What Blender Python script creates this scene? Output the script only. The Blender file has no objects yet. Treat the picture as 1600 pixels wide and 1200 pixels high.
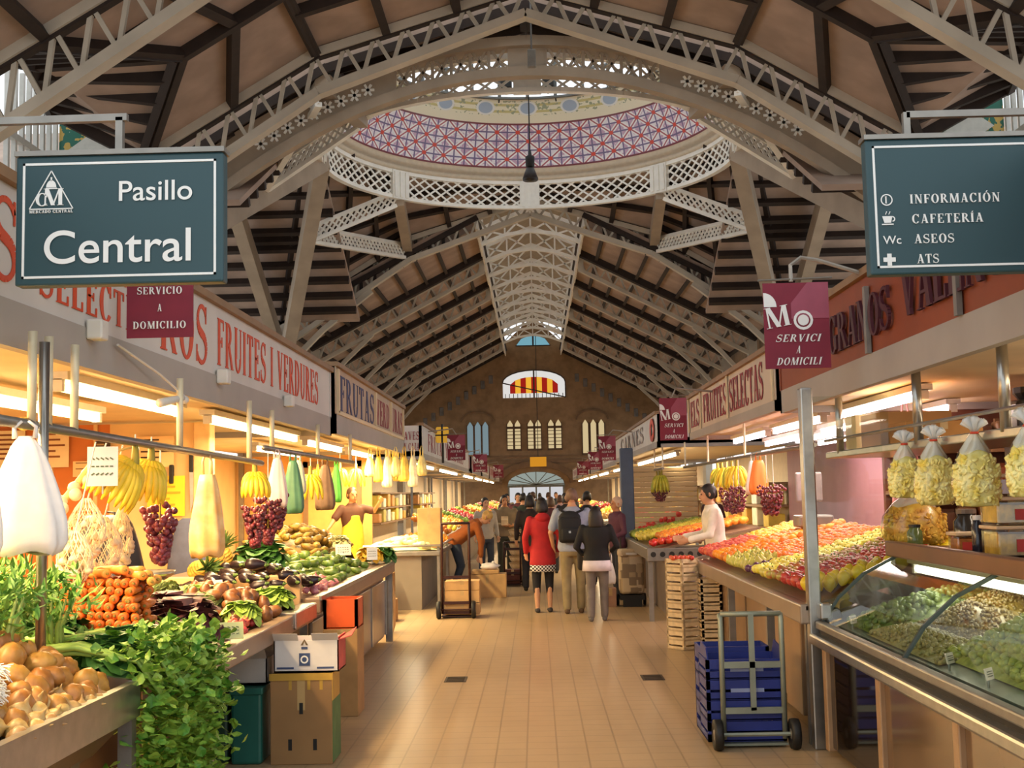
import bpy, bmesh, math, random
from mathutils import Vector, Matrix, Euler
V = Vector
PI = math.pi
rnd = random.Random(11)
SC = bpy.context.scene
COL = SC.collection

# ---------------------------------------------------------------- camera
cam_data = bpy.data.cameras.new('camera')
cam_data.sensor_width = 36.0
cam_data.lens = 42.75
cam_data.clip_end = 300
cam = bpy.data.objects.new('camera', cam_data)
COL.objects.link(cam)
_p, _y, _r = math.radians(5.1356), math.radians(1.0337), 0.021
_f = V((-math.sin(_y)*math.cos(_p), math.cos(_y)*math.cos(_p), math.sin(_p)))
_x = V((math.cos(_y), math.sin(_y), 0))
_u = _x.cross(_f)
_x2 = _x*math.cos(_r) - _u*math.sin(_r)
_u2 = _u*math.cos(_r) + _x*math.sin(_r)
cam.matrix_world = Matrix(((_x2.x, _u2.x, -_f.x, 0), (_x2.y, _u2.y, -_f.y, 0), (_x2.z, _u2.z, -_f.z, 1.7), (0, 0, 0, 1)))
SC.camera = cam

# ---------------------------------------------------------------- sky and exposure
world = bpy.data.worlds.new('world')
SC.world = world
world.use_nodes = True
bg = world.node_tree.nodes['Background']
bg.inputs[0].default_value = (0.89, 0.95, 1.0, 1)
bg.inputs[1].default_value = 1.55
SC.view_settings.view_transform = 'Standard'
SC.view_settings.look = 'None'
SC.view_settings.gamma = 1
SC.view_settings.exposure = 0.0
SC.view_settings.use_curve_mapping = False

# ---------------------------------------------------------------- materials
def lin(h):
    h = h.lstrip('#')
    out = []
    for i in (0, 2, 4):
        c = int(h[i:i+2], 16)/255
        out.append(c/12.92 if c <= 0.04045 else ((c+0.055)/1.055)**2.4)
    return out
MATS = {}
def mat(name, col, rough=0.6, metal=0.0, var=0.12, scale=8.0, emit=0.0, trans=0.0, alpha=1.0, col2=None, bump=0.0, orand=0.0, coat=0.0, sss=0.0):
    if name in MATS: return MATS[name]
    m = bpy.data.materials.new(name)
    m.use_nodes = True
    nt = m.node_tree
    b = nt.nodes['Principled BSDF']
    c = lin(col)
    b.inputs['Roughness'].default_value = rough
    b.inputs['Metallic'].default_value = metal
    b.inputs['Base Color'].default_value = (*c, 1)
    if var > 0 or col2:
        tc = nt.nodes.new('ShaderNodeTexCoord')
        nz = nt.nodes.new('ShaderNodeTexNoise')
        nz.inputs['Scale'].default_value = scale
        nz.inputs['Detail'].default_value = 3
        nt.links.new(tc.outputs['Object'], nz.inputs['Vector'])
        cr = nt.nodes.new('ShaderNodeValToRGB')
        c2 = lin(col2) if col2 else [min(1, x*(1+var)) for x in c]
        c1 = c if col2 else [x*(1-var) for x in c]
        cr.color_ramp.elements[0].color = (*c1, 1); cr.color_ramp.elements[0].position = 0.35
        cr.color_ramp.elements[1].color = (*c2, 1); cr.color_ramp.elements[1].position = 0.65
        nt.links.new(nz.outputs['Fac'], cr.inputs['Fac'])
        if orand:
            oi = nt.nodes.new('ShaderNodeObjectInfo'); ml = nt.nodes.new('ShaderNodeMath'); ml.operation = 'MULTIPLY_ADD'; ml.inputs[1].default_value = 2*orand; ml.inputs[2].default_value = 1-orand
            hs = nt.nodes.new('ShaderNodeHueSaturation'); m2 = nt.nodes.new('ShaderNodeMath'); m2.operation = 'MULTIPLY_ADD'; m2.inputs[1].default_value = .02; m2.inputs[2].default_value = .49
            nt.links.new(oi.outputs['Random'], ml.inputs[0]); nt.links.new(oi.outputs['Random'], m2.inputs[0]); nt.links.new(ml.outputs[0], hs.inputs['Value']); nt.links.new(m2.outputs[0], hs.inputs['Hue'])
            nt.links.new(cr.outputs['Color'], hs.inputs['Color']); nt.links.new(hs.outputs['Color'], b.inputs['Base Color'])
        else: nt.links.new(cr.outputs['Color'], b.inputs['Base Color'])
        if bump:
            bp = nt.nodes.new('ShaderNodeBump'); bp.inputs['Strength'].default_value = bump; bp.inputs['Distance'].default_value = 0.02
            nt.links.new(nz.outputs['Fac'], bp.inputs['Height']); nt.links.new(bp.outputs['Normal'], b.inputs['Normal'])
    if emit:
        b.inputs['Emission Color'].default_value = (*c, 1)
        b.inputs['Emission Strength'].default_value = emit
    if trans: b.inputs['Transmission Weight'].default_value = trans
    if alpha < 1: b.inputs['Alpha'].default_value = alpha
    if coat: b.inputs['Coat Weight'].default_value = coat
    if sss:
        b.inputs['Subsurface Weight'].default_value = sss
        b.inputs['Subsurface Radius'].default_value = (0.01, 0.006, 0.004)
    MATS[name] = m
    return m
def glass(name, tint='#ffffff', clear=0.9, rough=0.03):
    if name in MATS: return MATS[name]
    m = bpy.data.materials.new(name); m.use_nodes = True
    nt = m.node_tree; nt.nodes.clear()
    out = nt.nodes.new('ShaderNodeOutputMaterial')
    tr = nt.nodes.new('ShaderNodeBsdfTransparent'); tr.inputs[0].default_value = (*lin(tint), 1)
    gl = nt.nodes.new('ShaderNodeBsdfGlossy'); gl.inputs['Roughness'].default_value = rough
    fr = nt.nodes.new('ShaderNodeMath'); fr.operation = 'POWER'; fr.inputs[1].default_value = 4.0; lw = nt.nodes.new('ShaderNodeLayerWeight'); nt.links.new(lw.outputs['Facing'], fr.inputs[0])
    ad = nt.nodes.new('ShaderNodeMath'); ad.operation = 'ADD'; ad.inputs[1].default_value = 1-clear; ad.use_clamp = True
    mx = nt.nodes.new('ShaderNodeMixShader')
    nt.links.new(fr.outputs[0], ad.inputs[0]); nt.links.new(ad.outputs[0], mx.inputs[0])
    nt.links.new(tr.outputs[0], mx.inputs[1]); nt.links.new(gl.outputs[0], mx.inputs[2])
    nt.links.new(mx.outputs[0], out.inputs[0])
    MATS[name] = m
    return m
def emitter(name, col, strength):
    if name in MATS: return MATS[name]
    m = bpy.data.materials.new(name); m.use_nodes = True
    nt = m.node_tree; nt.nodes.clear()
    out = nt.nodes.new('ShaderNodeOutputMaterial'); e = nt.nodes.new('ShaderNodeEmission')
    e.inputs[0].default_value = (*lin(col), 1); e.inputs[1].default_value = strength
    nt.links.new(e.outputs[0], out.inputs[0])
    MATS[name] = m
    return m
class NG:
    """tiny node-graph writer for the patterned surfaces"""
    def __init__(s, name, rough=0.5, metal=0.0):
        s.m = bpy.data.materials.new(name); s.m.use_nodes = True
        s.nt = s.m.node_tree; s.b = s.nt.nodes['Principled BSDF']
        s.b.inputs['Roughness'].default_value = rough; s.b.inputs['Metallic'].default_value = metal
        tc = s.nt.nodes.new('ShaderNodeTexCoord'); s.tc = tc
        s.xyz = {}
    def co(s, kind, axis):
        if kind not in s.xyz:
            sp = s.nt.nodes.new('ShaderNodeSeparateXYZ'); s.nt.links.new(s.tc.outputs[kind], sp.inputs[0]); s.xyz[kind] = sp
        return s.xyz[kind].outputs[axis]
    def f(s, op, a, b=None, c=None):
        n = s.nt.nodes.new('ShaderNodeMath'); n.operation = op
        for i, x in enumerate((a, b, c)):
            if x is None: continue
            if hasattr(x, 'is_linked'): s.nt.links.new(x, n.inputs[i])
            else: n.inputs[i].default_value = x
        return n.outputs[0]
    def line(s, val, period, width):      # 1 on a line, 0 elsewhere
        fr = s.f('FRACT', s.f('DIVIDE', val, period))
        return s.f('LESS_THAN', s.f('ABSOLUTE', s.f('SUBTRACT', fr, 0.5)), width/period/2)
    def mix(s, fac, a, b):
        n = s.nt.nodes.new('ShaderNodeMix'); n.data_type = 'RGBA'
        if hasattr(fac, 'is_linked'): s.nt.links.new(fac, n.inputs[0])
        else: n.inputs[0].default_value = fac
        for i, x in ((6, a), (7, b)):
            if hasattr(x, 'is_linked'): s.nt.links.new(x, n.inputs[i])
            else: n.inputs[i].default_value = (*lin(x), 1)
        return n.outputs[2]
    def noise(s, scale, detail=3, kind='Object'):
        n = s.nt.nodes.new('ShaderNodeTexNoise'); n.inputs['Scale'].default_value = scale; n.inputs['Detail'].default_value = detail
        s.nt.links.new(s.tc.outputs[kind], n.inputs['Vector']); return n.outputs['Fac']
    def done(s, col):
        s.nt.links.new(col, s.b.inputs['Base Color']); return s.m

# ---------------------------------------------------------------- mesh writer
class MB:
    def __init__(s):
        s.v = []; s.f = []; s.uv = None; s.mi = []; s.cm = 0
    def add(s, vs, fs):
        n = len(s.v); s.v.extend(V(p) for p in vs); s.f.extend(tuple(n+i for i in q) for q in fs); s.mi.extend([s.cm]*len(fs)); return s
    def box(s, lo, hi, M=None):
        x0, y0, z0 = lo; x1, y1, z1 = hi
        vs = [V((x, y, z)) for x in (x0, x1) for y in (y0, y1) for z in (z0, z1)]
        if M: vs = [M @ p for p in vs]
        return s.add(vs, [(0, 1, 3, 2), (4, 6, 7, 5), (0, 4, 5, 1), (2, 3, 7, 6), (0, 2, 6, 4), (1, 5, 7, 3)])
    def bbox(s, lo, hi, b=0.01, M=None):
        """box with chamfered vertical and horizontal edges"""
        bm = bmesh.new(); bmesh.ops.create_cube(bm, size=1)
        c = [(a+d)/2 for a, d in zip(lo, hi)]; e = [d-a for a, d in zip(lo, hi)]
        for w in bm.verts: w.co = V((c[0]+w.co.x*e[0], c[1]+w.co.y*e[1], c[2]+w.co.z*e[2]))
        bmesh.ops.bevel(bm, geom=bm.edges[:], offset=min(b, min(e)*0.45), segments=2, profile=0.5, affect='EDGES')
        bm.verts.index_update()
        vs = [M @ w.co if M else w.co.copy() for w in bm.verts]; fs = [[w.index for w in q.verts] for q in bm.faces]; bm.free()
        return s.add(vs, fs)
    def bar(s, p, q, w, h, up=(0, 0, 1)):
        p = V(p); q = V(q); d = (q-p).normalized(); u = V(up)
        if abs(d.dot(u)) > 0.98: u = V((0, 1, 0))
        a = d.cross(u).normalized()*w/2; b = a.cross(d).normalized()*h/2
        vs = [p-a-b, p+a-b, p+a+b, p-a+b, q-a-b, q+a-b, q+a+b, q-a+b]
        return s.add(vs, [(0, 3, 2, 1), (4, 5, 6, 7), (0, 1, 5, 4), (1, 2, 6, 5), (2, 3, 7, 6), (3, 0, 4, 7)])
    def tube(s, pts, r, seg=8, cap=True, flat=1.0):
        pts = [V(p) for p in pts]; n = len(pts)
        rs = r if isinstance(r, (list, tuple)) else [r]*n
        rings = []; ref = None
        for i in range(n):
            d = (pts[min(i+1, n-1)]-pts[max(i-1, 0)])
            d = d.normalized() if d.length > 1e-9 else V((0, 0, 1))
            if ref is None:
                ref = V((0, 0, 1)) if abs(d.z) < 0.9 else V((1, 0, 0))
            a = d.cross(ref)
            if a.length < 1e-6: a = d.orthogonal()
            a.normalize(); b = a.cross(d).normalized(); ref = b
            rings.append([pts[i]+(a*math.cos(2*PI*k/seg)+b*math.sin(2*PI*k/seg)*flat)*rs[i] for k in range(seg)])
        return s.loft(rings, cap)
    def loft(s, rings, cap=True):
        seg = len(rings[0]); vs = [p for q in rings for p in q]; fs = []
        for i in range(len(rings)-1):
            for k in range(seg):
                a = i*seg+k; b = i*seg+(k+1) % seg
                fs.append((a, b, b+seg, a+seg))
        if cap:
            fs.append(tuple(range(seg))[::-1]); m = (len(rings)-1)*seg; fs.append(tuple(m+k for k in range(seg)))
        return s.add(vs, fs)
    def lathe(s, prof, seg=16, M=None, sx=1.0, sy=1.0):
        rings = []
        for r, z in prof:
            q = [V((r*sx*math.cos(2*PI*k/seg), r*sy*math.sin(2*PI*k/seg), z)) for k in range(seg)]
            rings.append([M @ p for p in q] if M else q)
        return s.loft(rings)
    def ball(s, c, r, seg=10, rings=7, M=None, jit=0.0, rn=rnd):
        c = V(c); rx, ry, rz = r if isinstance(r, (tuple, list)) else (r, r, r)
        vs = [V((0, 0, -rz))]; fs = []
        for i in range(1, rings):
            t = PI*i/rings
            for k in range(seg):
                a = 2*PI*k/seg; j = 1+rn.uniform(-jit, jit)
                vs.append(V((rx*math.sin(t)*math.cos(a)*j, ry*math.sin(t)*math.sin(a)*j, -rz*math.cos(t)*j)))
        vs.append(V((0, 0, rz)))
        for k in range(seg): fs.append((0, 1+(k+1) % seg, 1+k))
        for i in range(rings-2):
            for k in range(seg):
                a = 1+i*seg+k; b = 1+i*seg+(k+1) % seg
                fs.append((a, b, b+seg, a+seg))
        L = len(vs)-1; m = 1+(rings-2)*seg
        for k in range(seg): fs.append((L, m+k, m+(k+1) % seg))
        vs = [(M @ p if M else p)+c for p in vs]
        return s.add(vs, fs)
    def poly(s, pts, th=None):
        """flat polygon, or a plate of thickness th (a vector)"""
        pts = [V(p) for p in pts]; n = len(pts)
        if th is None: return s.add(pts, [tuple(range(n))])
        th = V(th); vs = pts+[p+th for p in pts]
        fs = [tuple(range(n))[::-1], tuple(n+i for i in range(n))]+[(i, (i+1) % n, n+(i+1) % n, n+i) for i in range(n)]
        return s.add(vs, fs)
    def mesh(s, name, mats, smooth=False, off=None):
        me = bpy.data.meshes.new(name)
        vs = [tuple(p-off) for p in s.v] if off is not None else [tuple(p) for p in s.v]
        me.from_pydata(vs, [], s.f)
        for m in (mats if isinstance(mats, (list, tuple)) else [mats]): me.materials.append(m)
        if any(s.mi): me.polygons.foreach_set('material_index', s.mi)
        if s.uv:
            ul = me.uv_layers.new(name='UVMap')
            for lp in me.loops: ul.data[lp.index].uv = s.uv[lp.vertex_index]
        if smooth: me.polygons.foreach_set('use_smooth', [True]*len(me.polygons))
        me.update(); return me
WO = {}      # world position of each built thing
def tag(o, label, cat, group=None, kind=None):
    if label: o['label'] = label
    if cat: o['category'] = cat
    if group: o['group'] = group
    if kind: o['kind'] = kind
    return o
def thing(name, label, cat, loc=(0, 0, 0), group=None, kind=None, rz=0.0):
    o = bpy.data.objects.new(name, None); COL.objects.link(o)
    o.empty_display_size = 0.1
    o.location = loc; o.rotation_euler = (0, 0, rz); WO[o] = V(loc)
    return tag(o, label, cat, group, kind)
def part(name, mb, m, parent=None, smooth=False, label=None):
    """link a shape as one mesh; under a parent it becomes a part of it"""
    if parent is not None:
        off = WO[parent]
    else:
        lo = [min(p[i] for p in mb.v) for i in range(3)]; hi = [max(p[i] for p in mb.v) for i in range(3)]
        off = V(((lo[0]+hi[0])/2, (lo[1]+hi[1])/2, lo[2]))
    o = bpy.data.objects.new(name, mb.mesh(name, m, smooth, off)); COL.objects.link(o)
    if parent is not None: o.parent = parent
    else: o.location = off
    WO[o] = V(off)
    if label: o['label'] = label
    return o
def lpart(name, mb, m, parent, smooth=False, label=None):
    """part whose shape is written in the parent's own coordinates"""
    o = bpy.data.objects.new(name, mb.mesh(name, m, smooth)); COL.objects.link(o); o.parent = parent
    WO[o] = V((0, 0, 0))
    if label: o['label'] = label
    return o
def struct(name, mb, m, smooth=False, parent=None, label=None):
    o = part(name, mb, m, parent, smooth)
    o['kind'] = 'structure'
    if label: o['label'] = label
    return o
def dup(o, loc=None, rot=None, scale=None, label=None, group=None, parent=None):
    c = o.copy(); COL.objects.link(c)
    if parent is not None: c.parent = parent
    if loc is not None: c.location = loc
    if rot is not None: c.rotation_euler = rot
    if scale is not None: c.scale = scale if isinstance(scale, (tuple, list)) else (scale,)*3
    if label: c['label'] = label
    if group: c['group'] = group
    for ch in list(o.children): dup(ch, parent=c)
    return c
def rotm(z=0, x=0, y=0, loc=(0, 0, 0)):
    return Matrix.Translation(loc) @ Euler((x, y, z)).to_matrix().to_4x4()

# ---------------------------------------------------------------- lettering
TK, TN = 0.17, 0.06
def _ring(cx, cy, rx, ry, a0, a1, tk=TK, tn=TN, n=14):
    out = []
    for i in range(n):
        p = a0+(a1-a0)*i/n; q = a0+(a1-a0)*(i+1)/n
        e = lambda t, dx, dy: (cx+(rx-dx)*math.cos(t), cy+(ry-dy)*math.sin(t))
        out.append([e(p, 0, 0), e(q, 0, 0), e(q, tk, tn), e(p, tk, tn)])
    return out
def _q(x0, y0, x1, y1): return [(x0, y0), (x1, y0), (x1, y1), (x0, y1)]
def _d(x0, y0, x1, y1, w): return [(x0-w/2, y0), (x0+w/2, y0), (x1+w/2, y1), (x1-w/2, y1)]
def _s(x, y, l=0.1): return _q(x-l, y-0.025 if y > .5 else y, x+l, y if y > .5 else y+0.025)
def _stem(x, w=TK): return [_q(x-w/2, 0, x+w/2, 1), _s(x, 0, w/2+.06), _s(x, 1, w/2+.06)]
def serif_glyph(ch):
    H2 = PI/2
    if ch == ' ': return 0.35, []
    if ch == 'I': return 0.34, _stem(.17)
    if ch == 'L': return 0.62, _stem(.17)+[_q(.1, 0, .56, TN), _q(.52, 0, .58, .25)]
    if ch == 'E': return 0.64, _stem(.17)+[_q(.1, 0, .56, TN), _q(.54, 0, .6, .24), _q(.1, 1-TN, .54, 1), _q(.52, .77, .57, 1), _q(.1, .48, .42, .54), _q(.4, .4, .44, .62)]
    if ch == 'F': return 0.6, _stem(.17)+[_q(.1, 1-TN, .54, 1), _q(.52, .77, .57, 1), _q(.1, .48, .42, .54), _q(.4, .4, .44, .62)]
    if ch == 'T': return 0.66, [_q(.245, 0, .415, 1), _s(.33, 0, .15), _q(.04, 1-TN, .62, 1), _q(.03, .76, .08, 1), _q(.58, .76, .63, 1)]
    if ch in 'OQ': return 0.76, _ring(.38, .5, .35, .52, 0, 2*PI, n=26)+([_d(.6, -.12, .45, .2, .1)] if ch == 'Q' else [])
    if ch == 'C': return 0.7, _ring(.38, .5, .35, .52, .22*PI, 1.78*PI, n=24)+[_q(.6, .68, .65, 1)]
    if ch == 'G': return 0.76, _ring(.38, .5, .35, .52, .22*PI, 1.78*PI, n=24)+[_q(.6, .68, .65, 1), _q(.52, .08, .68, .45), _q(.45, .42, .74, .46)]
    if ch == 'D': return 0.74, _stem(.17)+_ring(.3, .5, .4, .5, -H2, H2)+[_q(.1, 0, .32, TN), _q(.1, 1-TN, .32, 1)]
    if ch in 'PRB':
        g = _stem(.17)+_ring(.3, .745, .27, .255, -H2, H2, tk=.15)+[_q(.1, 1-TN, .32, 1), _q(.1, .49, .32, .55)]
        if ch == 'R': g += [_d(.66, 0, .36, .52, .16), _q(.56, 0, .76, .025)]
        if ch == 'B': g += _ring(.32, .27, .31, .27, -H2, H2, tk=.15)+[_q(.1, 0, .34, TN)]
        return (0.74 if ch == 'R' else .66), g
    if ch == 'A': return 0.76, [_d(.14, 0, .38, 1, TN), _d(.6, 0, .38, 1, TK), _q(.22, .28, .55, .34), _s(.14, 0, .12), _s(.6, 0, .15)]
    if ch == 'V': return 0.74, [_d(.38, 0, .14, 1, TK), _d(.38, 0, .6, 1, TN), _s(.14, 1, .15), _s(.6, 1, .12)]
    if ch == 'M': return 0.96, [_d(.13, 0, .16, 1, TN), _d(.48, 0, .2, 1, TK), _d(.48, 0, .76, 1, TN), _q(.72, 0, .88, 1), _s(.13, 0, .11), _s(.8, 0, .14), _s(.18, 1, .12), _s(.8, 1, .14)]
    if ch == 'N': return 0.78, [_q(.12, 0, .18, 1), _d(.62, 0, .17, 1, TK), _q(.6, 0, .66, 1), _s(.15, 0, .11), _s(.63, 1, .11), _s(.15, 1, .12)]
    if ch == 'U': return 0.76, [_q(.1, .3, .27, 1), _q(.6, .3, .66, 1), _s(.185, 1, .14), _s(.63, 1, .11)]+_ring(.38, .32, .28, .34, PI, 2*PI, tk=.12)
    if ch == 'X': return 0.74, [_d(.62, 0, .14, 1, TK), _d(.14, 0, .6, 1, TN), _s(.6, 0, .13), _s(.14, 0, .1), _s(.14, 1, .13), _s(.6, 1, .1)]
    if ch == 'Y': return 0.72, [_q(.28, 0, .44, .45), _d(.36, .42, .13, 1, TK), _d(.36, .42, .6, 1, TN), _s(.36, 0, .14), _s(.13, 1, .13), _s(.6, 1, .1)]
    if ch == 'Z': return 0.64, [_d(.14, 0, .5, 1, TK), _q(.05, 0, .58, TN), _q(.06, 1-TN, .58, 1)]
    if ch == 'S':
        pts = []
        for i in range(29):
            t = i/28
            a = PI*.18+t*PI*1.32 if t < .5 else None
            if t < .5:
                a = PI*.12+(t/.5)*PI*1.33
                pts.append((.31+.22*math.cos(a), .745+.225*math.sin(a), 0))
            else:
                a = PI*.45-((t-.5)/.5)*PI*1.33
                pts.append((.29+.25*math.cos(a), .265+.24*math.sin(a), 0))
        g = []
        for i in range(28):
            (x0, y0, _), (x1, y1, _) = pts[i], pts[i+1]
            def w(j):
                t = j/28; return .05+.1*math.exp(-((t-.5)/.16)**2)+.03*(math.exp(-((t-.12)/.1)**2)+math.exp(-((t-.88)/.1)**2))
            dx, dy = x1-x0, y1-y0; L = math.hypot(dx, dy) or 1; nx, ny = -dy/L, dx/L
            a, b = w(i), w(i+1)
            g.append([(x0-nx*a/2*1.2, y0-ny*a/2), (x1-nx*b/2*1.2, y1-ny*b/2), (x1+nx*b/2*1.2, y1+ny*b/2), (x0+nx*a/2*1.2, y0+ny*a/2)])
        return 0.62, g+[_q(.5, .7, .54, .99), _q(.03, .02, .07, .3)]
    if ch == 'Ó':
        w, g = serif_glyph('O'); return w, g+[_d(.36, 1.08, .46, 1.25, .09)]
    if ch == 'Í':
        w, g = serif_glyph('I'); return w, g+[_d(.15, 1.06, .25, 1.23, .09)]
    return 0.4, []
def serif_text(mb, txt, o, right, up, size, width=None, gap=0.1, slant=0.0, th=0.004):
    """lay serif capitals from point o along `right`; width squeezes the line to that length"""
    right = V(right).normalized(); up = V(up).normalized(); nrm = right.cross(up)
    tot = sum(serif_glyph(c)[0]+gap for c in txt)-gap
    k = (width/(tot*size)) if width else 1.0
    x = 0; o = V(o)
    for c in txt:
        w, polys = serif_glyph(c)
        for j, p in enumerate(polys):
            mb.poly([o+right*((x+a+b*slant)*size*k)+up*(b*size) for a, b in p], nrm*(th+0.00004*(j % 7)))
        x += w+gap
def sans_text(mb, txt, o, right, up, height, width=None, th=0.004):
    cu = bpy.data.curves.new('t', 'FONT'); cu.body = txt; cu.size = 1; cu.extrude = 0; cu.offset = .007
    ob = bpy.data.objects.new('t', cu); COL.objects.link(ob)
    dg = bpy.context.evaluated_depsgraph_get()
    me = bpy.data.meshes.new_from_object(ob.evaluated_get(dg))
    xs = [v.co.x for v in me.vertices]; x0, x1 = min(xs), max(xs)
    k = height/0.73; kx = (width/(x1-x0)) if width else k
    right = V(right).normalized(); up = V(up).normalized(); n = right.cross(up); o = V(o)
    P = [o+right*((v.co.x-x0)*kx)+up*(v.co.y*k)+n*th for v in me.vertices]
    mb.add(P, [tuple(p.vertices) for p in me.polygons])
    bpy.data.objects.remove(ob); bpy.data.curves.remove(cu); bpy.data.meshes.remove(me)

# ---------------------------------------------------------------- shared materials
M_steel = mat('steel', '#a9a69f', 0.28, 0.9, 0.08, 14)
M_steel2 = mat('dull_steel', '#8d8880', 0.4, 0.7, 0.1, 9)
M_white = mat('white_paint', '#d8d4ca', 0.5, 0, 0.05)
M_black = mat('black_rubber', '#171513', 0.6, 0, 0.1)
M_card = mat('cardboard', '#a9814f', 0.8, 0, 0.1, 6)
M_card2 = mat('pale_cardboard', '#c49c66', 0.8, 0, 0.1, 6)
M_wood = mat('pale_crate_wood', '#dac096', 0.75, 0, 0.12, 12)
M_red = mat('banner_maroon', '#7c1f33', 0.7, 0, 0.06)
M_redlite = mat('banner_rose', '#9a4a5c', 0.7, 0, 0.06)
M_letter = mat('white_lettering', '#e6e6e2', 0.6, 0, 0)
# ================================================================ the hall
# ---- floor: small tan tiles
def floor_mat():
    g = NG('floor_tiles', 0.24)
    x = g.co('Object', 0); y = g.co('Object', 1)
    big = g.noise(0.35, 4); sm = g.noise(6, 3)
    base = g.mix(g.f('MULTIPLY', big, 1.0), '#a68a66', '#c6ab85')
    base = g.mix(g.f('MULTIPLY', sm, 0.35), base, '#8c7150')
    grout = g.f('MAXIMUM', g.line(x, 0.2, 0.012), g.line(y, 0.2, 0.012))
    col = g.mix(g.f('MULTIPLY', grout, 0.4), base, '#6b5640')
    g.nt.links.new(g.f('ADD', 0.2, g.f('MULTIPLY', big, 0.25)), g.b.inputs['Roughness'])
    return g.done(col)
struct('floor', MB().box((-16, -6, -0.1), (16, 80, 0)), floor_mat())
for i, (x, y) in enumerate(((-0.78, 11.4), (1.02, 11.3))):
    mb = MB().box((x-.1, y-.16, 0), (x+.1, y+.16, 0.004))
    for k in range(6): mb.box((x-.08, y-.14+k*.05, .004), (x+.08, y-.12+k*.05, .008))
    tag(part('drain_cover', mb, mat('drain_metal', '#4a3c2c', .5, .5)), 'small dark drain grate set in the floor tiles on the %s side of the aisle' % ('left', 'right')[i], 'drain', 'floor drains')

M_iron = mat('grey_beige_ironwork', '#c2b7a5', 0.55, 0.0, 0.1, 1.5)
M_ironw = mat('cream_ironwork', '#f4f0e6', 0.5, 0.0, 0.06, 2)
M_ironb = mat('brown_beige_ironwork', '#a3917c', 0.55, 0.0, 0.1, 1.5)
M_beam = mat('dark_timber', '#2a1c14', 0.7, 0.0, 0.2, 5)
M_sheet = mat('roof_ceramic_boards', '#a8907f', 0.8, 0.0, 0.14, 1.3)
M_stone = mat('brown_stone', '#8f7150', 0.85, 0.0, 0.16, 2.2)
INSIDE = V((0, 31, 5))
def roof_panel(name, A, B, C, D, nu, nv, edge=True, last=True, bw=0.16, bh=0.2, inside=INSIDE, th=0.12):
    """ceramic-board roof slope A-B-C-D (A-B one long edge, D-C the opposite) with dark beams beneath"""
    A, B, C, D = map(V, (A, B, C, D))
    n = (B-A).cross(D-A)
    if n.length < 1e-6: n = (C-B).cross(D-B)
    n.normalize()
    if n.dot(inside-A) < 0: n = -n
    struct(name, MB().poly([A, B, C, D] if (A-D).length > .01 else [A, B, C], -n*th), M_sheet)
    mb = MB(); o = n*bh/2
    P = lambda u, v: (A.lerp(B, u)).lerp(D.lerp(C, u), v)
    for i in range(nu+1):
        if not edge and i in (0, nu): continue
        u = i/nu
        if (P(u, 0)-P(u, 1)).length > .2: mb.bar(P(u, 0)+o, P(u, 1)+o, bw, bh, n)
    for j in range(nv+1):
        if (not edge and j in (0, nv)) or (not last and j == nv): continue
        v = j/nv
        if (P(0, v)-P(1, v)).length > .2: mb.bar(P(0, v)+o*.9, P(1, v)+o*.9, bw, bh*.9, n)
    struct(name+'_beams', mb, M_beam)

PROF = [(-8.3, 7.42), (-4.0, 10.0), (0.0, 11.2)]
FARP = [(-8.3, 7.2), (-1.78, 10.55)]
def roof_z(x):
    x = -abs(x)
    for (x0, z0), (x1, z1) in zip(PROF, PROF[1:]):
        if x <= x1: return z0+(z1-z0)*(x-x0)/(x1-x0)
    return 11.2
# ---- near nave roof, camera to crossing
for s, nm in ((1, 'left'), (-1, 'right')):
    roof_panel('near_roof_lower_'+nm, (-8.3*s, 4, 7.5), (-8.3*s, 16.6, 7.5), (-4*s, 16.6, 10.1), (-4*s, 4, 10.1), 6, 3, inside=V((0, 12, 3)))
    roof_panel('near_roof_middle_'+nm, (-7.0*s, 16.6, 8.28), (-5.7*s, 19.3, 9.07), (-4*s, 19.3, 10.1), (-4*s, 16.6, 10.1), 2, 2, inside=V((0, 12, 3)))
    roof_panel('dormer_near_roof_'+nm, (-8.6*s, 16.9, 8.45), (-7.0*s, 16.6, 8.28), (-5.7*s, 19.3, 9.07), (-8.0*s, 19.1, 8.9), 1, 4, inside=V((0, 18, 4)), bw=.14, bh=.2)
    roof_panel('near_roof_valley_'+nm, (-5.7*s, 19.3, 9.07), (-7.2*s, 22.2, 8.17), (-4*s, 22.2, 10.1), (-4*s, 19.3, 10.1), 1, 2, inside=V((0, 12, 3)))
    roof_panel('near_roof_upper_'+nm, (-4*s, 4, 10.1), (-4*s, 22.2, 10.1), (0, 22.2, 11.3), (0, 4, 11.3), 9, 3, inside=V((0, 12, 3)))
    # side dormer slope cutting under the main slope
    P1, P2, P3, P4 = V((-7.2*s, 22.2, 8.2)), V((-5.7*s, 19.3, 9.07)), V((-8.0*s, 19.1, 8.9)), V((-8.75*s, 21.9, 9.0))
    roof_panel('dormer_roof_'+nm, P4, P1, P2, P3, 1, 5, inside=V((0, 21, 4)), bw=.14, bh=.24)
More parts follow.
